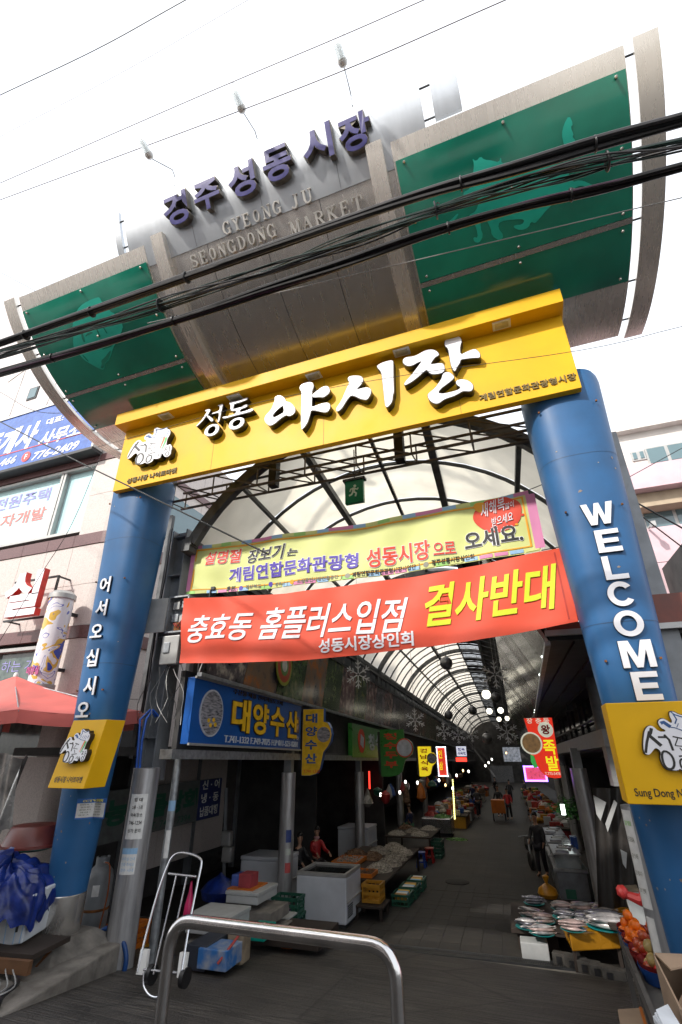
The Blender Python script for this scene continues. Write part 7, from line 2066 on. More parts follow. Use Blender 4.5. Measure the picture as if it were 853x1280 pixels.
heap('vegetable_heap', 'vegetables', 'flat pile of leaves on the floor beside the steel tub', -2.8, 27.2, .01, .5, .35, .06, 'veg_green', None, 62, .12, 60, 'veg_green')
# further stalls down the left and right
sk = ['crate_red', 'veg_green', 'dried_pale', 'crate_yellow', 'crate_orange', 'foam_white', 'crate_blue', 'veg_red', 'dried_brown']
rr = random.Random(21)
dist = ['just past the steel tub', 'about thirty metres in', 'behind the cart', 'under the red bulb sign', 'near the far crowd', 'at the end of the lane', 'farther still in the dark', 'last before the crowd']
adj = ['red and white', 'green', 'pale', 'yellow', 'orange', 'white boxed', 'blue', 'bright red', 'brown']
kk = 0
def stall(n0, n1, u0, u1, side, idx):
    t = thing('market_stall', 'low %s goods stall on the %s, %s' % (adj[idx % 9], side, dist[idx % 8]), 'stall', tuple(A((n0 + n1) / 2, (u0 + u1) / 2, 0)), AZ)
    mb = MB(); abox(mb, n0, n1, u0, u1, .55, .62); put('table_top', mb, 'dark_wood', t)
    mb = MB(); abox(mb, n0 + .1, n1 - .1, u0 + .1, u1 - .1, 0, .55); put('skirt', mb, sk[(idx * 2 + 3) % 9], t)
    for i in range(18):
        a_ = rr.uniform(n0 + .2, n1 - .2); b_ = rr.uniform(u0 + .2, u1 - .2)
        s_ = rr.uniform(.18, .34); h_ = rr.uniform(.1, .42); hh = .625
        mm = sk[(idx + rr.randrange(4) * 2) % 9]
        if i % 2:
            mb = MB().lathe(A(a_, b_, hh), [(s_ * .8, 0), (s_, h_ * .5), (s_ * .7, h_ * .8), (0, h_)], 9); put('goods_pile', mb, mm, t)
        else:
            mb = MB().box(A(a_, b_, hh + h_ / 2), (s_ * 1.4, s_, h_), AZ); put('goods_box', mb, mm, t)
for i, u in enumerate((31.5, 35.5, 40, 45.5, 52, 60)):
    stall(-4.9, -2.55 + .03 * i, u, u + 3.3, 'left side', i)
for i, u in enumerate((27, 31.5, 36.5, 42, 49, 57)):
    stall(.75 + .08 * (i > 2), 2.6, u, u + 3.4, 'right side', i + 3)

# clutter by the first shop: foam boxes, crates, sacks, pallet
def Lm(px, py, u):
    p = pu(px, py, u); return p.dot(AN), p.z - fl(u)
def pbox(name, label, cat, L_, u, dep, m, bevel=.012, parts=None, group=None):
    (x0, y0), (x1, y1) = L_
    n0, h1 = Lm(x0, y0, u); n1, h0 = Lm(x1, y1, u)
    t = thing(name, label, cat, tuple(A((n0 + n1) / 2, u + dep / 2, h0)), AZ, group)
    mb = MB(); abox(mb, n0, n1, u, u + dep, h0, h1); put('body', mb, m, t, bevel=bevel)
    if parts == 'lid':
        mb = MB(); abox(mb, n0 - .015, n1 + .015, u - .015, u + dep + .015, h1 + .002, h1 + .06); put('lid', mb, m, t, bevel=.01)
    if parts == 'slots':
        for k in range(3):
            mb = MB(); w_ = (n1 - n0)
            abox(mb, n1 + .0, n1 + .006, u + dep * (.15 + .27 * k), u + dep * (.32 + .27 * k), h0 + (h1 - h0) * .25, h0 + (h1 - h0) * .8); put('slot', mb, 'concrete', t)
    return t
pbox('wooden_pallet', 'dark wooden pallet on the floor in front of the first round column', 'pallet', ((297, 1166), (398, 1190)), 10.3, 1.2, 'dark_wood')
pbox('dark_bin', 'dark grey bin low in front of the first shop beside the hand truck', 'bin', ((234, 1180), (256, 1216)), 8.4, .8, mat('bin_grey', (.03, .035, .05), .5))
pbox('fish_bag', 'blue and white printed bag on the ground beside the dark bin', 'bag', ((248, 1185), (282, 1216)), 8.35, .5, mat('bag_blue_print', (.02, .10, .28), .5, 0, .6, 7, col2=(.30, .32, .36)))
pbox('foam_box', 'white foam box under the steel hand rail on the left, lower of two', 'box', ((233, 1148), (284, 1172)), 9.2, .8, 'foam_white', parts='lid')
pbox('stone_block', 'grey concrete block under the lower foam box', 'block', ((232, 1176), (284, 1196)), 9.2, .8, 'concrete')
pbox('foam_box', 'white foam box with slots carrying orange tray, in front of the first column', 'box', ((283, 1118), (322, 1132)), 10.4, .9, 'foam_white', parts='lid')
pbox('orange_tray', 'flat orange tray lying on the slotted foam box', 'tray', ((284, 1110), (316, 1116)), 10.5, .7, 'crate_orange')
pbox('red_carton', 'small red carton on the orange tray', 'carton', ((299, 1092), (313, 1111)), 10.6, .35, mat('carton_red', (.30, .04, .05), .6))
pbox('blue_carton', 'small blue carton beside the red one on the orange tray', 'carton', ((290, 1093), (299, 1111)), 10.7, .35, mat('carton_blue', (.02, .05, .22), .6))
pbox('grey_sack_box', 'worn grey box under the slotted foam box', 'box', ((285, 1137), (338, 1158)), 10.4, .9, 'concrete')
pbox('paper_sack', 'beige paper sack with a green print standing behind the hand rail', 'sack', ((285, 1160), (302, 1208)), 8.9, .3, mat('sack_beige', (.24, .19, .13), .8, 0, .2, 6), bevel=.03)
pbox('teal_bin', 'teal plastic box behind the paper sack', 'box', ((309, 1160), (330, 1178)), 9.8, .5, 'teal_plastic')
pbox('foam_box', 'low white foam tray beside the round column above the pallet', 'box', ((328, 1147), (358, 1153)), 11.2, .6, 'foam_white')
pbox('stone_slab', 'flat round-edged stone slab on the wooden pallet', 'slab', ((300, 1158), (348, 1166)), 10.5, .7, 'concrete', bevel=.05)
o = put('orange_bowl', MB().lathe(A(*Lm(362, 1176, 10.8)[:1], 10.8, Lm(362, 1182, 10.8)[1]), [(.18, 0), (.26, .14), (.27, .15), (.24, .14), (.16, .02), (0, .02)], 20), 'crate_orange', None, smooth=True, loc=tuple(pu(362, 1180, 10.8))); tag(o, 'orange bowl on the pallet under the hand rail', 'bowl')
o = put('blue_bag', MB().lathe(pu(275, 1112, 11.0), [(0, -.2), (.3, -.15), (.34, 0), (.22, .14), (.08, .22), (0, .3)], 14, sx=1.2), 'tarp_blue', None, smooth=True, loc=tuple(pu(275, 1112, 11.0))); tag(o, 'dark blue plastic bag left of the slotted foam box', 'bag')
o = put('broom', MB().tube([pu(272, 1205, 8.3), pu(302, 1165, 8.6)], .018, 6), mat('stick_red', (.35, .03, .02), .5), None, loc=tuple(pu(272, 1205, 8.3))); tag(o, 'thin red stick leaning on the paper sack', 'stick')
crate('yellow crate behind the thin pipe beside the thick grey pole', -7.2, -6.6, 9.0, 9.6, -.05, .35, 'crate_yellow')
crate('yellow crate on top of the one behind the thin pipe', -7.18, -6.62, 9.02, 9.58, .36, .7, 'crate_orange')
mt = thing('wall_meter', 'pair of small grey gas meters on the shop wall in the first left shop', 'meter', tuple(pu(285, 1060, 14)))
for (px, py) in ((284, 1048), (285, 1068)):
    p = pu(px, py, 14.5); put('meter_body', MB().box(p, (.3, .2, .36), AZ), 'window_frame', mt, bevel=.04)
put('meter_pipe', MB().tube([pu(283, 985, 14.6), pu(280, 1100, 14.6)], .05, 8), 'grey_paint', mt)

# ================================================================== RIGHT SIDE STALLS
ytm = mat('oilcloth_yellow', (.42, .19, .01), .25, 0, .12, 3, .1, 12, dirt=.1)
def ptable(label, quad, h, m, th, legs=True, name='stall_table'):
    """quad: photo corners of the top, near-left, near-right, far-right, far-left"""
    P_ = [G(x, y, h) for x, y in quad]
    t = thing(name, label, 'table', tuple(sum(P_, Vector()) / 4 - UP * h), AZ)
    dn = Vector((0, 0, -th))
    put('cloth', MB().hexa([p + dn for p in P_], P_), m, t, bevel=.02)
    c = sum(P_, Vector()) / 4
    for p in P_:
        q = p.lerp(c, .08)
        gl = gz(q.y) if q.y < 11.8 else A(0, q.dot(AU), 0).z
        put('leg', MB().box(((q.x), q.y, (q.z - th + gl) / 2), (.06, .06, max(.05, q.z - th - gl - .002))), 'dark_wood', t)
    return t, P_
t, P_ = ptable('low table with yellow oilcloth holding fish on teal plates, right of the lane', [(712, 1166), (772, 1163), (752, 1128), (693, 1130)], .55, ytm, .26)
t2, P2 = ptable('low yellow table behind the fruit display with a white carton on it', [(780, 1166), (845, 1160), (815, 1120), (762, 1124)], .60, ytm, .08)
pbox('cutting_board', 'dark wooden board lying on the edge of the yellow fish table', 'board', ((763, 1158), (775, 1164)), 11.6, .6, 'dark_wood')
mat('plate_teal', (.0, .20, .20), .3); mat('fish_silver', (.50, .47, .46), .22, .25, .4, 9, .2, 30, col2=(.06, .07, .09)); mat('fish_dark', (.12, .12, .14), .25, .3, .3, 9, .2, 30); mat('fish_pink', (.46, .34, .32), .3, .1, .3, 9, .2, 30)
def fish_mb(L_, w_, h_):
    mb = MB(); n = 9; q = 8; vs = []
    for i in range(n):
        t = i / (n - 1)
        r_ = (math.sin(math.pi * min(1, t * .9 + .05)) ** .75)
        if t > .82: r_ = max(.18, r_ * .5)
        for k in range(q):
            a_ = 2 * math.pi * k / q
            vs.append(Vector(((t - .5) * L_, math.cos(a_) * w_ / 2 * r_, math.sin(a_) * h_ / 2 * r_ + h_ / 2)))
    fs = [(i * q + k, i * q + (k + 1) % q, (i + 1) * q + (k + 1) % q, (i + 1) * q + k) for i in range(n - 1) for k in range(q)] + [tuple(reversed(range(q))), tuple(range((n - 1) * q, n * q))]
    mb.add(vs, fs)
    x = L_ * .5
    mb.add([(x - .02, 0, h_ * .5), (x + L_ * .12, w_ * .32, h_ * .55), (x + L_ * .08, 0, h_ * .5), (x + L_ * .12, -w_ * .32, h_ * .55), (x - .02, 0, h_ * .52)], [(0, 1, 2), (0, 2, 3)])
    return mb
FM = []
for m_ in ('fish_silver', 'fish_dark', 'fish_pink'):
    mb = fish_mb(.30, .085, .05); me = bpy.data.meshes.new('fish'); me.from_pydata(mb.v, [], mb.f); me.materials.append(MATS[m_]); me.shade_smooth(); FM.append(me)
ordn = ['first', 'second', 'third', 'fourth', 'fifth', 'sixth', 'seventh', 'eighth', 'ninth', 'tenth', 'eleventh', 'twelfth']
def fish_plate(px, py, h, r_, label, nf_, kinds, seed, plate='plate_teal', rz0=None):
    c = G(px, py, h)
    t = put('plate', MB().lathe(c, [(r_ * .7, 0), (r_, .025), (r_ * .97, .03), (r_ * .66, .01), (0, .01)], 24), plate, None, smooth=True, loc=tuple(c))
    tag(t, label, 'plate')
    rr = random.Random(seed)
    for i in range(nf_):
        o = bpy.data.objects.new('fish', FM[kinds[i % len(kinds)]]); COL.objects.link(o)
        a_ = (rz0 if rz0 is not None else rr.uniform(-.4, .4)) + rr.uniform(-.25, .25)
        row = (i % 3) - 1
        o.location = c + Vector((-math.sin(a_) * row * r_ * .42, math.cos(a_) * row * r_ * .5 + rr.uniform(-.02, .02), .022 + .045 * (i // 3)))
        o.rotation_euler = (rr.uniform(-.15, .15), 0, a_ + (math.pi if rr.random() < .2 else 0))
        s_ = r_ / .17
        o.scale = (s_ * rr.uniform(.95, 1.15),) * 3
        o['label'] = 'silver fish lying on ' + label
        o['category'] = 'fish'; o['group'] = 'fish on ' + label
    return t
fish_plate(703, 1137, .56, .22, 'teal plate at the far left of the yellow table', 6, [0, 2], 1)
fish_plate(706, 1148, .56, .22, 'teal plate at the middle left of the yellow table', 6, [0, 1], 2)
fish_plate(717, 1163, .56, .22, 'teal plate at the near left of the yellow table', 7, [2, 1, 2], 3)
fish_plate(728, 1140, .56, .24, 'teal plate at the far middle of the yellow table', 7, [0, 2], 4)
fish_plate(733, 1152, .56, .24, 'teal plate in the centre of the yellow table', 6, [0, 1], 5)
fish_plate(754, 1142, .56, .25, 'teal plate at the far right of the yellow table', 6, [2, 0], 6)
fish_plate(760, 1160, .56, .36, 'large teal plate at the near right of the yellow table', 9, [0, 0, 1], 7)
# foam box with plates of fish standing in the aisle
n0, h1 = Lm(651, 1181, 12.1); n1, h0 = Lm(688, 1199, 12.1)
bx = boxthing('foam_box', 'white foam box standing alone in the aisle in front of the plates of fish', 'box', n0, n1, 12.1, 12.5, .0, .25, 'foam_white')
mb = MB(); abox(mb, n0 - .15, n0 + .85, 12.5, 14.6, .28, .34); 
tb3 = thing('low_bench', 'low bench of crates carrying plates of fish in the aisle', 'bench', tuple(A(n0 + .3, 13.4, 0)), AZ)
put('bench_top', mb, 'dark_wood', tb3)
for u_ in (12.6, 13.5, 14.2):
    mb = MB(); abox(mb, n0 - .05, n0 + .7, u_, u_ + .35, 0, .278); put('crate_support', mb, 'crate_blue' if u_ == 13.5 else 'dark_wood', tb3)
for i, (px, py, l) in enumerate(((668, 1130, 'teal plate at the far end of the aisle bench'), (665, 1146, 'teal plate third from the front on the aisle bench'), (680, 1153, 'teal plate on the right side of the aisle bench'), (660, 1160, 'teal plate at the left front of the aisle bench'), (678, 1168, 'teal plate at the right front of the aisle bench'))):
    fish_plate(px, py, .36, .23, l, 7, [[1, 1], [0, 2], [2, 0], [0, 1], [0, 2]][i], 20 + i)
# yellow plastic bag
o = put('yellow_bag', MB().lathe(A(.55, 17.0, 0), [(0, .0), (.19, .02), (.24, .11), (.20, .22), (.09, .30), (.03, .34), (.06, .42), (.08, .49), (.03, .52)], 16, sx=1.1), mat('bag_yellow', (.50, .22, .01), .3, 0, .2, 5, .6, 14), None, smooth=True, loc=tuple(A(.55, 17.0, 0))); tag(o, 'knotted yellow plastic bag on the floor at the feet of the woman in black', 'bag')
# display cases
mat('case_glass', (.25, .28, .30), .08, 0, .3, 2, col2=(.06, .07, .08)); mat('case_steel', (.40, .41, .43), .3, .7)
for i, (u0, l) in enumerate(((16.9, 'glass display case nearest the yellow fish table, right side'), (19.0, 'second glass display case along the right side behind the woman'), (21.2, 'third glass display case along the right side beside the hanging plant'))):
    t = thing('display_case', l, 'display case', tuple(A(1.2, u0 + .9, 0)), AZ)
    mb = MB(); abox(mb, .85, 1.6, u0, u0 + 1.8, 0, .62); put('cabinet', mb, mat('cabinet_grey', (.13, .14, .16), .4), t, bevel=.01)
    mb = MB(); abox(mb, .8, 1.65, u0 - .02, u0 + 1.82, .62, .70); put('counter', mb, 'case_steel', t, bevel=.01)
    mb = MB(); abox(mb, .87, 1.5, u0 + .03, u0 + 1.77, .70, 1.0); put('glass_box', mb, 'case_glass', t, bevel=.01)
    mb = MB(); abox(mb, .84, 1.55, u0, u0 + 1.8, 1.0, 1.03); put('top', mb, 'case_steel', t)
    for k in range(3):
        mb = MB().box(A(1.1 + .1 * k, u0 + .35 + .5 * k, 1.06), (.34, .26, .05), AZ + .2 * k); o = put('lid_tray', mb, 'foam_white' if k % 2 else 'case_steel', t)
    if i == 0:
        mb = MB(); abox(mb, 1.0, 1.25, u0 - .03, u0 - .001, .05, .25); put('green_box', mb, 'crate_green', t)
# green plant
pt2 = thing('hanging_plant', 'bushy green plant lit by a tube lamp over the display cases on the right', 'plant', tuple(pu(710, 1012, 21)), AZ)
pc = MB(); rr = random.Random(8); c0 = pu(706, 1012, 21); c1_ = pu(716, 1012, 21)
for i in range(420):
    c = c0 if i % 2 else c1_
    d = Vector((rr.gauss(0, .20), rr.gauss(0, .18), rr.gauss(0, .14)))
    Mx = Matrix.Rotation(rr.uniform(0, 6.28), 3, 'Z') @ Matrix.Rotation(rr.uniform(-1, 1), 3, 'X')
    l = rr.uniform(.05, .11); q = [Vector((-l, 0, 0)), Vector((0, -l * .4, .01)), Vector((l, 0, -.01)), Vector((0, l * .4, .01))]
    pc.add([c + d + Mx @ p for p in q], [(0, 1, 2, 3)])
put('foliage', pc, mat('leaf_green', (.03, .13, .02), .5, 0, .4, 20), pt2, kind='stuff')
put('stem', MB().tube([c0 + UP * .05, c0 + UP * 1.4], .012, 5).tube([c1_ + UP * .05, c1_ + UP * 1.4], .012, 5), 'dark_frame', pt2)
tl = pu(704, 1012, 20.5)
o = put('tube_lamp', MB().box(tl, (.12, .05, .3), AZ), mat('tube_emit', (1, 1, 1), .5, emit=(.9, 1, .95), estr=6), None, loc=tuple(tl)); tag(o, 'short bright tube lamp glowing in front of the green plant', 'lamp')
# stuff on the back of the right stall
pbox('blue_bucket', 'blue bucket on the counter behind the first display case', 'bucket', ((713, 1046), (724, 1062)), 18.2, .3, 'crate_blue')
o = thing('plastic_curtain', 'dark sheet with torn white plastic strips hanging behind the right stall', 'curtain', tuple(pu(755, 1030, 12.5)))
mb = MB(); mb.sheet(lambda a, b: pu(742 + 55 * a + 6 * b, 985 + 150 * b, 12.7) + AU * (.06 * math.sin(a * 14)), 30, 6); put('sheet', mb, mat('dark_sheet', (.025, .022, .02), .35), o, smooth=True)
for q in ([(742, 994), (758, 1003), (751, 1026), (746, 1018)], [(776, 1062), (784, 1066), (783, 1086), (779, 1080)], [(768, 1000), (772, 1004), (760, 1040), (757, 1030)]):
    V4 = [pu(x, y, 12.55) for x, y in q]
    put('white_strip', MB().hexa(V4, [p + AU * .02 for p in V4]), 'foam_white', o)
o = put('red_bulb_scoop', MB().lathe(pu(778, 1115, 10.4), [(0, -.09), (.08, -.05), (.1, 0), (.07, .07), (0, .1)], 14, (1, .2, .5)), 'crate_red', None, smooth=True, loc=tuple(pu(778, 1115, 10.4))); tag(o, 'red ladle head hanging above the white carton', 'ladle')
o = put('red_cloth_roll', MB().tube([pu(782, 1118, 10.4), pu(800, 1125, 10.3), pu(804, 1124, 10.3)], .05, 8, r2=.11), 'crate_red', None, smooth=True, loc=tuple(pu(795, 1123, 10.3))); tag(o, 'red cloth roll hanging beside the ladle on the right', 'cloth')
V4 = [G(797, 1166, .6), G(817, 1164, .6)]
w_c = thing('white_carton', 'open white carton standing on the yellow table behind the fruit', 'carton', tuple(V4[0]))
a_, b_ = V4; up_ = Vector((-.05, .25, .50))
put('front', MB().hexa([a_, b_, b_ + AU * .1, a_ + AU * .1], [a_ + up_, b_ + up_, b_ + up_ + AU * .1, a_ + up_ + AU * .1]), 'foam_white', w_c, bevel=.01)
put('flap', MB().hexa([a_ + up_ + UP * .004, b_ + up_ + UP * .004, b_ + up_ + AU * .2 + UP * .05, a_ + up_ + AU * .2 + UP * .05], [a_ + up_ + UP * .02, b_ + up_ + UP * .02, b_ + up_ + AU * .2 + UP * .07, a_ + up_ + AU * .2 + UP * .07]), 'sack_beige', w_c)
for i in range(2):
    c = G(822, 1165, .61 + .05 * i); o = put('plate', MB().lathe(c, [(.17, 0), (.24, .03), (.235, .035), (.16, .012), (0, .012)], 26), 'plate_teal', None, smooth=True, loc=tuple(c)); tag(o, ['empty teal plate, lower of two at the edge of the fruit display', 'empty teal plate, upper of two at the edge of the fruit display'][i], 'plate')
# fruit display: sloping rack with baskets
FZ = -2.45
def F(px, py, z=FZ): return pz(px, py, z)
rk = thing('fruit_rack', 'grey wooden rack carrying fruit baskets in the lower right corner', 'rack', tuple(F(800, 1230, gz(7))))
q0, q1 = F(776, 1172, FZ - .02), F(822, 1285, FZ - .02)
put('side_beam', MB().beam(q0, q1, .05, .16), mat('rack_grey', (.10, .095, .09), .7), rk)
put('side_beam', MB().beam(q0 + Vector((.75, 0, 0)), q1 + Vector((.8, 0, 0)), .05, .16), 'rack_grey', rk)
mb = MB(); mb.hexa([q0 + Vector((.03, 0, -.06)), q0 + Vector((.72, 0, -.06)), q1 + Vector((.77, 0, -.06)), q1 + Vector((.03, 0, -.06))], [q0 + Vector((.03, 0, -.03)), q0 + Vector((.72, 0, -.03)), q1 + Vector((.77, 0, -.03)), q1 + Vector((.03, 0, -.03))]); put('shelf', mb, 'rack_grey', rk)
for t_ in (.08, .6):
    p = q0.lerp(q1, t_); put('leg', MB().box((p.x, p.y, (p.z + gz(p.y)) / 2 - .04), (.06, .06, abs(p.z - gz(p.y)) - .09)), 'rack_grey', rk)
    put('leg', MB().box((p.x + .75, p.y, (p.z + gz(p.y)) / 2 - .04), (.06, .06, abs(p.z - gz(p.y)) - .09)), 'rack_grey', rk)
def sphere_mesh(name, r_, m, n=12):
    mb = MB().lathe((0, 0, 0), [(r_ * math.sin(a_), -r_ * .92 * math.cos(a_)) for a_ in [math.pi * i / 8 for i in range(9)]], n)
    me = bpy.data.meshes.new(name); me.from_pydata(mb.v, [], mb.f); me.materials.append(MATS[m]); me.shade_smooth(); return me
mat('orange_skin', (.80, .16, .005), .38, 0, .1, 12, .15, 60); mat('apple_red', (.42, .02, .015), .25, 0, .35, 5, col2=(.30, .10, .03)); mat('pear_skin', (.45, .33, .12), .45, 0, .2, 9)
SO, SA, SP = sphere_mesh('orange', .066, 'orange_skin'), sphere_mesh('apple', .062, 'apple_red'), sphere_mesh('pear', .07, 'pear_skin')
bas = [(.10, .00, 'orange', 13, 'crate_blue', 'first blue basket of oranges from the far end'), (.42, .02, 'orange', 12, 'crate_red', 'far right red basket of oranges'), (.11, .27, 'orange', 12, 'crate_blue', 'second blue basket of oranges from the far end'), (.44, .28, 'orange', 9, 'crate_red', 'middle right red basket of small oranges'), (.14, .52, 'apple', 12, 'crate_red', 'red basket of apples'), (.46, .54, 'apple', 9, 'crate_red', 'right red basket of apples'), (.17, .78, 'pear', 10, 'crate_blue', 'nearest blue basket of pears and apples')]
for k, (dx, t_, kind, cnt, m_, l) in enumerate(bas):
    p = q0.lerp(q1, .04 + t_ * .62) + Vector((dx + .06, 0, -.02))
    t = thing('fruit_basket', l + ' on the fruit rack', 'basket', tuple(p))
    rx = .185
    put('outer_basket', MB().lathe(p, [(rx * .8, 0), (rx, .14), (rx + .008, .14), (rx * .8 + .0, 0.005)], 20, sx=1.0, sy=1.35), m_, t, smooth=True)
    put('inner_bowl', MB().lathe(p + UP * .02, [(0, .0), (rx * .72, .01), (rx * .99, .15), (rx * 1.03, .16), (rx * .95, .15), (rx * .7, .03), (0, .03)], 20, sx=1.0, sy=1.3), 'crate_red', t, smooth=True)
    rr = random.Random(k)
    for i in range(cnt):
        me = {'orange': SO, 'apple': SA, 'pear': SP if i % 2 else SA}[kind]
        o = bpy.data.objects.new('orange' if me is SO else ('apple' if me is SA else 'pear'), me); COL.objects.link(o)
        lay = 0 if i < cnt * .55 else (1 if i < cnt * .88 else 2)
        an = i * 2.4; q = (.12, .08, .03)[lay] * math.sqrt(.3 + .7 * rr.random())
        o.location = p + Vector((math.cos(an) * q, math.sin(an) * q * 1.45, .12 + .09 * lay + rr.uniform(-.01, .01)))
        o.rotation_euler = (rr.uniform(0, 3), rr.uniform(0, 3), 0)
        o['label'] = '%s lying in the %s' % ({'orange': 'shiny orange', 'apple': 'red apple', 'pear': 'pale brown pear'}[o.name.split('.')[0]], l)
        o['category'] = o.name.split('.')[0]; o['group'] = 'fruit in the ' + l
# cardboard cartons, lower right
cb = mat('cardboard', (.30, .21, .14), .85, 0, .08, 3, dirt=.05)
def pcarton(label, TL, TR, BR, BL, z, dep, m, flaps=True, name='cardboard_box'):
    pass
ca = thing('cardboard_box', 'large open cardboard box with a yellow strap at the lower right edge', 'box', tuple(pg(835, 1240, 5.2)))
K = [pg(819, 1194, 5.6), pg(853, 1262, 4.75), pg(905, 1262, 5.0), pg(868, 1196, 5.9)]
dn = Vector((0, 0, -.62))
K2 = [p + dn for p in K]
def wallq(a_, b_, nm='side'):
    nrm = (b_ - a_).cross(UP).normalized() * .012
    put(nm, MB().hexa([a_ + dn, b_ + dn, b_ + dn + nrm, a_ + dn + nrm], [a_, b_, b_ + nrm, a_ + nrm]), cb, ca)
for i in range(4): wallq(K[i], K[(i + 1) % 4])
mb = MB(); mb.hexa([p + dn for p in K], [p + dn + UP * .012 for p in K]); put('bottom', mb, cb, ca)
fl0 = [K[0], K[3], K[3] + Vector((.02, -.22, .02)), K[0] + Vector((.06, -.24, -.02))]
put('flap', MB().hexa([p + UP * .004 for p in fl0], [p + UP * .016 for p in fl0]), cb, ca)
fl1 = [K[3] + Vector((-.1, -.24, .0)), K[2], K[2] + Vector((-.3, .1, -.1)), K[3] + Vector((-.2, -.5, -.08))]
put('flap', MB().hexa([p for p in fl1], [p + UP * .012 for p in fl1]), cb, ca)
st0, st1 = K[0].lerp(K2[0], .45), K[1].lerp(K2[1], .45)
nn = (K[1] - K[0]).cross(UP).normalized()
if nn.x > 0: nn = -nn
put('strap', MB().hexa([st0 + nn * .002 - UP * .012, st1 + nn * .002 - UP * .012, st1 + nn * .008 - UP * .012, st0 + nn * .008 - UP * .012], [st0 + nn * .002 + UP * .012, st1 + nn * .002 + UP * .012, st1 + nn * .008 + UP * .012, st0 + nn * .008 + UP * .012]), mat('strap_yellow', (.6, .65, .02), .4), ca)
fo_ = thing('foam_sheets', 'stack of white foam sheets leaning under the large cardboard box', 'foam sheets', tuple(pg(835, 1270, 4.7)))
for k in range(3):
    q = [pg(820 - 2 * k, 1262 + 4 * k, 4.75 - .03 * k), pg(835 + k, 1255 + 3 * k, 4.9 - .03 * k), pg(862, 1300, 4.5), pg(838, 1300, 4.3)]
    put('sheet', MB().hexa([p - UP * .03 for p in q], q), 'foam', fo_)
cc_ = thing('cardboard_box', 'small flat brown cardboard box with orange tape at the bottom edge', 'box', tuple(ramp(790, 1275)))
q = [pz(776, 1285, -2.55), pz(812, 1285, -2.55), pz(804, 1259, -2.55), pz(772, 1261, -2.55)]
put('body', MB().hexa([p - UP * .3 for p in q], q), cb, cc_, bevel=.008)
put('tape', MB().hexa([q[1].lerp(q[0], .16) + UP * .002, q[1].lerp(q[0], .05) + UP * .002, q[2].lerp(q[3], .05) + UP * .002, q[2].lerp(q[3], .16) + UP * .002], [q[1].lerp(q[0], .16) + UP * .006, q[1].lerp(q[0], .05) + UP * .006, q[2].lerp(q[3], .05) + UP * .006, q[2].lerp(q[3], .16) + UP * .006]), 'crate_orange', cc_)
# concrete kerb blocks with slots near the ramp foot, right
mat('kerb_dark', (.06, .056, .05), .9, 0, .25, 5, .4, 25)
kb = thing('kerb_blocks', 'low dark slotted concrete blocks edging the right foot of the ramp', 'kerb', tuple(A(1.0, 11.6, 0)), AZ)
for i in range(5):
    p0 = G(705 + i * 16, 1199 + i * 5, .08)
    put('block', MB().box(p0, (.36, .16, .18), AZ - .25), 'kerb_dark', kb, bevel=.01)
    put('slot', MB().box(p0 + Vector((-.08, -.085, 0)), (.09, .01, .1), AZ - .25).box(p0 + Vector((.08, -.085, 0)), (.09, .01, .1), AZ - .25), 'black', kb)
# motorbike wheel behind the woman
mw_ = thing('motor_scooter', 'parked scooter mostly hidden behind the woman in black', 'scooter', tuple(A(.45, 21.2, 0)), AZ)
c = A(.30, 20.9, .27)
put('wheel', MB().lathe(c, [(.20, -.05), (.25, -.05), (.27, 0), (.25, .05), (.20, .05)], 26, AN + AU * .25), 'rubber', mw_, smooth=True)
put('rim', MB().lathe(c, [(.17, -.03), (.2, -.03), (.2, .03), (.17, .03)], 26, AN + AU * .25), 'shiny_steel', mw_, smooth=True)
put('fork', MB().tube([c, c + AU * .3 + UP * .55], .03, 8), 'galvanised', mw_)
put('body', MB().tube([c + AU * .3 + UP * .5, c + AU * .9 + UP * .25, c + AU * 1.3 + UP * .45], .14, 10), 'black', mw_, smooth=True)
put('handlebar', MB().tube([c + AU * .3 + UP * .62 - AN * .3, c + AU * .35 + UP * .66, c + AU * .3 + UP * .62 + AN * .3], .02, 6), 'galvanised', mw_)
put('rear_wheel', MB().lathe(c + AU * 1.25, [(.14, -.05), (.25, -.05), (.27, 0), (.25, .05), (.14, .05)], 22, AN), 'rubber', mw_, smooth=True)

rr = random.Random(77)
for i in range(26):
    u = 19 + i * 1.25 + rr.uniform(-.3, .3); n_ = -5.2 + rr.uniform(-.2, .1) + (1.0 if i % 3 == 0 else 0)
    h_ = rr.uniform(.3, .8); c = A(n_, u, 2.35 - h_ / 2)
    mb = MB().lathe(c, [(.02, h_ / 2), (rr.uniform(.08, .2), h_ * .2), (rr.uniform(.12, .26), -h_ * .3), (.05, -h_ / 2)], 9)
    o = put('hanging_goods', mb, ['crate_red', 'clear_plastic', 'crate_green', 'dried_brown', 'foam_white', 'coat_b', 'crate_orange'][i % 7] if i % 7 != 5 else 'crate_blue', None, smooth=True, loc=tuple(c))
    tag(o, ['red', 'cloudy', 'green', 'brown', 'white', 'blue', 'orange'][i % 7] + ' bagged goods hanging over the left stalls ' + ['beside the second round column', 'near the third round column', 'past the steel tub', 'in the far dark'][min(3, i // 7)], 'hanging goods', 'goods hanging over the left stalls')
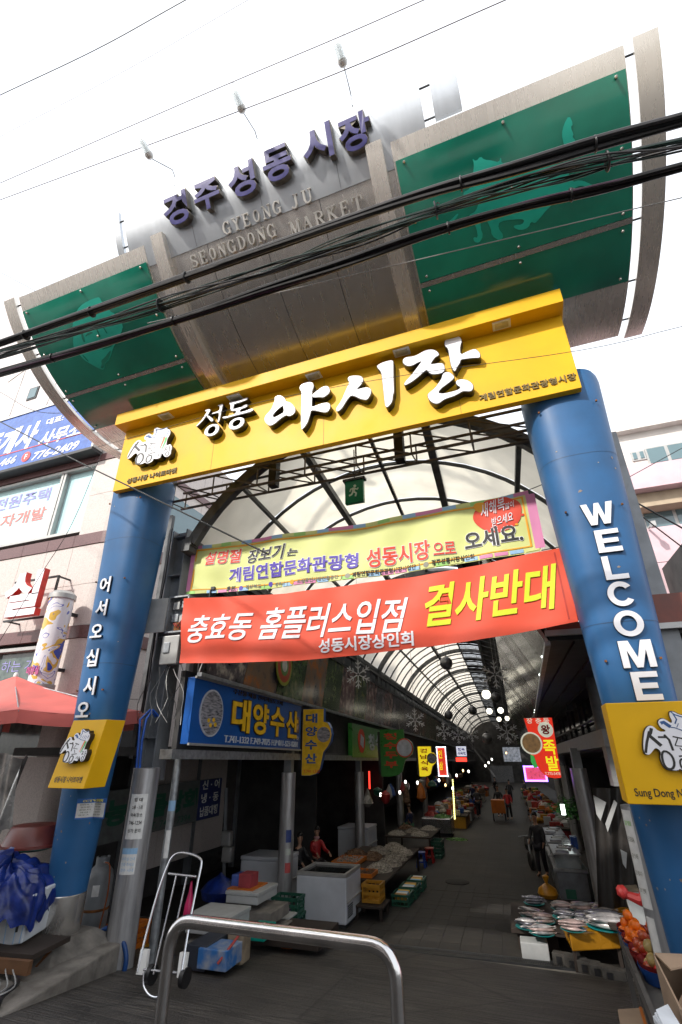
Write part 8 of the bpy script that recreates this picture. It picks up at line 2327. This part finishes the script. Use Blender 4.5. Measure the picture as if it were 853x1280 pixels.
# hanging stall bulbs
mat('bulb_warm', (1, 1, 1), .5, emit=(1, .95, .85), estr=5); mat('bulb_orange', (1, 1, 1), .5, emit=(1, .6, .25), estr=3)
BL = [(476, 993, 19.5, 'warm'), (500, 990, 22, 'warm'), (522, 978, 25, 'warm'), (507, 977, 26, 'warm'), (549, 975, 29, 'warm'), (557, 981, 30, 'orange'), (571, 969, 33, 'warm'), (579, 963, 35, 'orange'), (586, 964, 37, 'warm'), (607, 957, 45, 'warm'), (615, 949, 50, 'warm'), (611, 953, 48, 'warm'), (633, 941, 55, 'orange'), (658, 960, 30, 'orange'), (566, 985, 28, 'warm')]
for i, (px, py, u, k) in enumerate(BL):
    c = pu(px, py, u)
    t = thing('stall_bulb', 'small lit %s bulb hanging over the left stalls, %s from the entrance' % ('white' if k == 'warm' else 'orange', ['nearest', 'second', 'fifth', 'fourth', 'seventh', 'eighth', 'tenth', 'eleventh', 'twelfth', 'thirteenth', 'last', 'fourteenth', 'fifteenth', 'ninth', 'sixth'][i]) if px < 640 else 'small lit orange bulb under the red pork trotter sign', 'bulb', tuple(c), 0, 'lit bulbs hanging over the stalls')
    s_ = .03 + .0008 * u
    put('bulb', MB().lathe(c, [(s_ * .45, -s_ * 1.5), (s_ * .9, -s_ * .8), (s_ * .9, s_ * .4), (s_ * .4, s_ * 1.1)], 10), 'bulb_warm' if k == 'warm' else 'bulb_orange', t, smooth=True)
    put('cord', MB().tube([c + UP * s_, c + UP * (s_ + .5)], .008, 4), 'black', t)
p = pu(462, 975, 24)
o = put('red_tube_light', MB().box(p, (.06, .06, .7), AZ), 'led_red', None, loc=tuple(p)); tag(o, 'vertical red light tube on a post in the left shops', 'lamp')
t = thing('far_shopfront', 'bright lit shop window at the far end of the lane', 'shop window', tuple(pu(637, 940, 62)), AZ)
pA, pB = pu(628, 934, 62), pu(652, 952, 62)
put('lit_window', MB().box((pA + pB) / 2, ((pB - pA).dot(AN), .1, pA.z - pB.z), AZ), mat('cold_lit', (.6, .6, .7), .5, 0, .5, 3, emit=(.75, .85, 1), estr=.12), t)
put('frame', MB().box((pA + pB) / 2 + UP * ((pA.z - pB.z) / 2 + .1), ((pB - pA).dot(AN) + .2, .15, .2), AZ), 'dark_frame', t)
# handcart in the aisle
hc = thing('hand_cart', 'orange hand cart in the middle of the aisle by the woman in red', 'cart', tuple(A(-.9, 36, 0)), AZ)
mb = MB(); abox(mb, -1.35, -.55, 35.6, 36.6, .45, 1.15); put('box', mb, 'crate_orange', hc, bevel=.02)
for a_ in (-1.3, -.6): put('wheel', MB().lathe(A(a_, 36.1, .22), [(.1, -.04), (.22, -.04), (.22, .04), (.1, .04)], 16, AN), 'rubber', hc, smooth=True)
put('leg', MB().beam(A(-1.3, 35.7, .45), A(-1.3, 35.7, 0), .04, .04), 'dark_frame', hc); put('leg', MB().beam(A(-.6, 35.7, .45), A(-.6, 35.7, 0), .04, .04), 'dark_frame', hc)

# ================================================================== PEOPLE
def skin_mesh(name, joints, edges, m, parent, sub=1):
    """joints: list of (point, rx, ry); grown with a Skin modifier from the first joint"""
    me = bpy.data.meshes.new(name)
    inv = wmat(parent).inverted()
    me.from_pydata([inv @ Vector(j[0]) for j in joints], edges, [])
    o = bpy.data.objects.new(name, me); COL.objects.link(o); o.parent = parent
    sm = o.modifiers.new('skin', 'SKIN'); sm.use_smooth_shade = True; sm.branch_smoothing = .6
    for i, j in enumerate(joints):
        v = me.skin_vertices[0].data[i]
        v.radius = (j[1], j[2] if len(j) > 2 else j[1]); v.use_root = (i == 0)
    ss = o.modifiers.new('sub', 'SUBSURF'); ss.levels = sub; ss.render_levels = sub
    dg = bpy.context.evaluated_depsgraph_get()
    m2 = bpy.data.meshes.new_from_object(o.evaluated_get(dg))
    o.modifiers.clear(); o.data = m2; m2.name = name
    m2.materials.clear(); m2.materials.append(lm(m)); m2.shade_smooth()
    bpy.data.meshes.remove(me)
    return o
mat('skin', (.42, .24, .16), .5); mat('hair_black', (.012, .010, .009), .4); mat('coat_black', (.014, .014, .017), .6, 0, .2, 5, .3, 9); mat('trousers_dark', (.018, .018, .024), .7); mat('jacket_red', (.36, .014, .018), .55, 0, .1, 5, .3, 9); mat('coat_grey', (.05, .05, .055), .7); mat('coat_blue', (.02, .03, .09), .7); mat('apron_green', (.02, .12, .06), .6); mat('scarf_pink', (.45, .25, .26), .8)
def person(label, n_, u_, face, H_=1.64, top='coat_black', leg='trousers_dark', sit=False, stride=.1, arms=((.16, .1), (.16, .1)), lean=0.0, long_coat=True, scarf=None, hands=True, h0=0.0, group=None, hat=None):
    """face: direction the person looks, radians from the lane axis; arms: (forward, out) reach of each hand"""
    base = A(n_, u_, h0)
    t = thing('person', label, 'person', tuple(base), 0, group)
    fx_ = AU * math.cos(face) - AN * math.sin(face); sx_ = AN * math.cos(face) + AU * math.sin(face)
    k = H_ / 1.64
    def P(f, s, z): return base + fx_ * (f * k) + sx_ * (s * k) + UP * (z * k)
    hip = .50 if sit else .86
    dy = lean
    ch = hip + .42
    J = []; E_ = []
    def j(p, r, r2=None): J.append((p, r * k, (r2 or r) * k)); return len(J) - 1
    def e(a, b): E_.append((a, b))
    pelv = j(P(0, 0, hip), .14, .11); waist = j(P(dy * .2, 0, hip + .18), .125, .10); chest = j(P(dy * .6, 0, ch), .155, .115); neckb = j(P(dy * .9, 0, ch + .13), .06); neck = j(P(dy + .01, 0, ch + .19), .05); head0 = j(P(dy + .02, 0, ch + .26), .068, .08); head1 = j(P(dy + .025, 0, ch + .345), .078, .09); head2 = j(P(dy + .02, 0, ch + .41), .05, .06)
    for a, b in ((pelv, waist), (waist, chest), (chest, neckb), (neckb, neck), (neck, head0), (head0, head1), (head1, head2)): e(a, b)
    legs = []
    for s in (-1, 1):
        if sit:
            kn = (.42, .11 * s, .48); an = (.40, .12 * s, .09); to = (.55, .13 * s, .04)
        else:
            f = stride * s
            kn = (f * .5 + .03, .09 * s, .46); an = (f - (.03 if f < 0 else 0), .09 * s, .08); to = (f + .15, .10 * s, .035)
        a = j(P(.0 if not sit else .02, .09 * s, hip - .05), .095); b = j(P(*kn), .062); c = j(P(*an), .042); d = j(P(*to), .035)
        e(pelv, a); e(a, b); e(b, c); e(c, d); legs.append((a, b, c, d))
    hn = []
    for s, (af, ao) in zip((-1, 1), arms):
        sh = j(P(dy * .6, .17 * s, ch + .06), .055); el = j(P(dy * .6 + af * .35 - .02, (.22 + ao * .3) * s, ch - .20 + af * .1), .042); wr = j(P(dy * .6 + af, (.18 + ao) * s, ch - .42 + af * .55), .030); pa = j(P(dy * .6 + af + .05, (.18 + ao) * s, ch - .49 + af * .62), .030, .016)
        e(chest, sh); e(sh, el); e(el, wr); e(wr, pa); hn.append((sh, el, wr, pa, s))
    skin_mesh('body', J, E_, 'skin', t)
    # clothes: thicker shells over the same bones
    Jt = [(J[i][0], J[i][1] * 1.18 + .012, J[i][2] * 1.2 + .012) for i in (pelv, waist, chest, neckb)]
    Et = [(0, 1), (1, 2), (2, 3)]
    for sh, el, wr, pa, s in hn:
        b = len(Jt); Jt += [(J[i][0], J[i][1] * 1.15 + .014, J[i][2] * 1.15 + .014) for i in (sh, el, wr)]
        Et += [(2, b), (b, b + 1), (b + 1, b + 2)]
    if long_coat and not sit:
        b = len(Jt); Jt.append((P(0, 0, hip - .18), .165 * k, .14 * k)); Et.append((0, b))
    skin_mesh('coat', Jt, Et, top, t)
    Jl = [(J[pelv][0] - UP * .02, .15 * k, .125 * k)]; El = []
    for a, b, c, d in legs:
        q = len(Jl); Jl += [(J[a][0], .108 * k, .108 * k), (J[b][0], .078 * k, .078 * k), (J[c][0] + UP * .03, .06 * k, .06 * k)]
        El += [(0, q), (q, q + 1), (q + 1, q + 2)]
    skin_mesh('trousers', Jl, El, leg, t)
    for a, b, c, d in legs:
        skin_mesh('shoe', [(J[c][0] - UP * .03, .052 * k), (J[c][0].lerp(J[d][0], .6), .048 * k, .04 * k), (J[d][0], .038 * k, .03 * k)], [(0, 1), (1, 2)], 'black', t)
    hc_ = J[head1][0]
    hr_ = MB()
    def hv(a, b):
        th = 2 * math.pi * a; ph = math.pi * .62 * b
        v = fx_ * (-math.cos(th) * math.sin(ph) * .10) + sx_ * (math.sin(th) * math.sin(ph) * .092) + UP * (math.cos(ph) * .105)
        if math.cos(th) < -.35 and b > .55: v = v * (1 - (b - .55) * .5) + UP * .05 * (b - .55)
        return hc_ + v * k - fx_ * .012 * k + UP * .035 * k
    hr_.sheet(hv, 20, 8)
    put('hair', hr_, hat or 'hair_black', t, smooth=True)
    ff = MB()
    eye = MB(); eye.box(hc_ + (fx_ * .088 + sx_ * .03 + UP * .0) * k, (.016 * k, .016 * k, .008 * k)); eye.box(hc_ + (fx_ * .088 - sx_ * .03 + UP * .0) * k, (.016 * k, .016 * k, .008 * k)); put('eyes', eye, 'black', t, kind='stuff')
    put('nose', MB().lathe(hc_ + (fx_ * .085 - UP * .035) * k, [(.014 * k, 0), (.009 * k, .02 * k), (.0, .03 * k)], 8, fx_ + UP * .5), 'skin', t)
    put('mouth', MB().box(hc_ + (fx_ * .082 - UP * .065) * k, (.03 * k, .03 * k, .007 * k)), mat('lips', (.30, .08, .07), .5), t)
    for s in (-1, 1):
        put('ear', MB().box(hc_ + (sx_ * .083 * s - UP * .01) * k, (.02 * k, .03 * k, .045 * k)), 'skin', t)
    if hands:
        for sh, el, wr, pa, s in hn:
            d = (J[pa][0] - J[wr][0]).normalized()
            for q in range(4):
                o_ = fx_ * (.011 * (q - 1.5)) if abs(d.z) > .7 else sx_ * (.011 * (q - 1.5))
                l = (.060, .07, .066, .052)[q] * k
                b0 = J[pa][0] + o_ * 1.5 * k
                skin_mesh('finger', [(b0, .0085 * k), (b0 + d * l * .55, .008 * k), (b0 + d * l * .8 - UP * .012 + fx_ * .012, .0065 * k)], [(0, 1), (1, 2)], 'skin', t, 0)
            th0 = J[wr][0].lerp(J[pa][0], .4)
            skin_mesh('thumb', [(th0, .010 * k), (th0 + (fx_ * .03 + d * .03) * k, .009 * k), (th0 + (fx_ * .035 + d * .055) * k, .007 * k)], [(0, 1), (1, 2)], 'skin', t, 0)
    if scarf:
        put('scarf', MB().lathe(J[neck][0] - UP * .03, [(.075, -.03), (.09, .0), (.08, .04), (.06, .045)], 14), scarf, t, smooth=True)
    return t
person('woman in a long black coat and dark trousers standing by the display cases', .60, 19.9, 2.6, 1.66, 'coat_black', 'trousers_dark', stride=.06, arms=((.08, .03), (.2, .02)))
person('seated woman in a red jacket and pink scarf behind the orange trays', -5.95, 16.6, -2.3, 1.6, 'jacket_red', 'trousers_dark', sit=True, arms=((.42, .04), (.45, .04)), scarf='scarf_pink', h0=.12)
person('seated woman dressed in black left of the woman in the red jacket', -6.0, 15.3, -2.0, 1.6, 'coat_black', 'trousers_dark', sit=True, arms=((.35, .02), (.35, .02)), h0=.1)
person('walking woman in a red coat in the middle of the aisle beside the cart', -.35, 37.2, 2.9, 1.64, 'jacket_red', 'trousers_dark', stride=.14, hands=False)
person('person in a red jacket leaning toward the right stalls', .95, 38.6, -1.2, 1.62, 'jacket_red', 'trousers_dark', stride=.1, lean=.22, arms=((.4, .05), (.4, .05)), hands=False, long_coat=False)
person('person in a black coat standing just left of the woman in red', -.95, 38.9, 3.0, 1.72, 'coat_black', 'trousers_dark', stride=.05, hands=False)
person('thin figure in grey striding away on the left of the aisle', -2.3, 38.0, .2, 1.68, 'coat_grey', 'trousers_dark', stride=.24, hands=False, long_coat=False)
person('stall keeper in a blue and green coat behind the steel tub', -4.9, 27.0, 1.2, 1.55, 'coat_blue', 'apron_green', sit=True, hands=False, h0=.1)
person('far person in a blue coat by the left stalls', -3.0, 45, .5, 1.66, 'coat_blue', stride=.1, hands=False)
person('far person in dark clothes in the centre of the lane', -.2, 52, 0, 1.7, 'coat_black', stride=.12, hands=False)
person('far person in grey on the right of the lane', 1.2, 55, 2, 1.66, 'coat_grey', stride=.1, hands=False)
person('farthest person in dark clothes on the left of the lane', -1.6, 60, 1, 1.7, 'coat_black', stride=.1, hands=False)
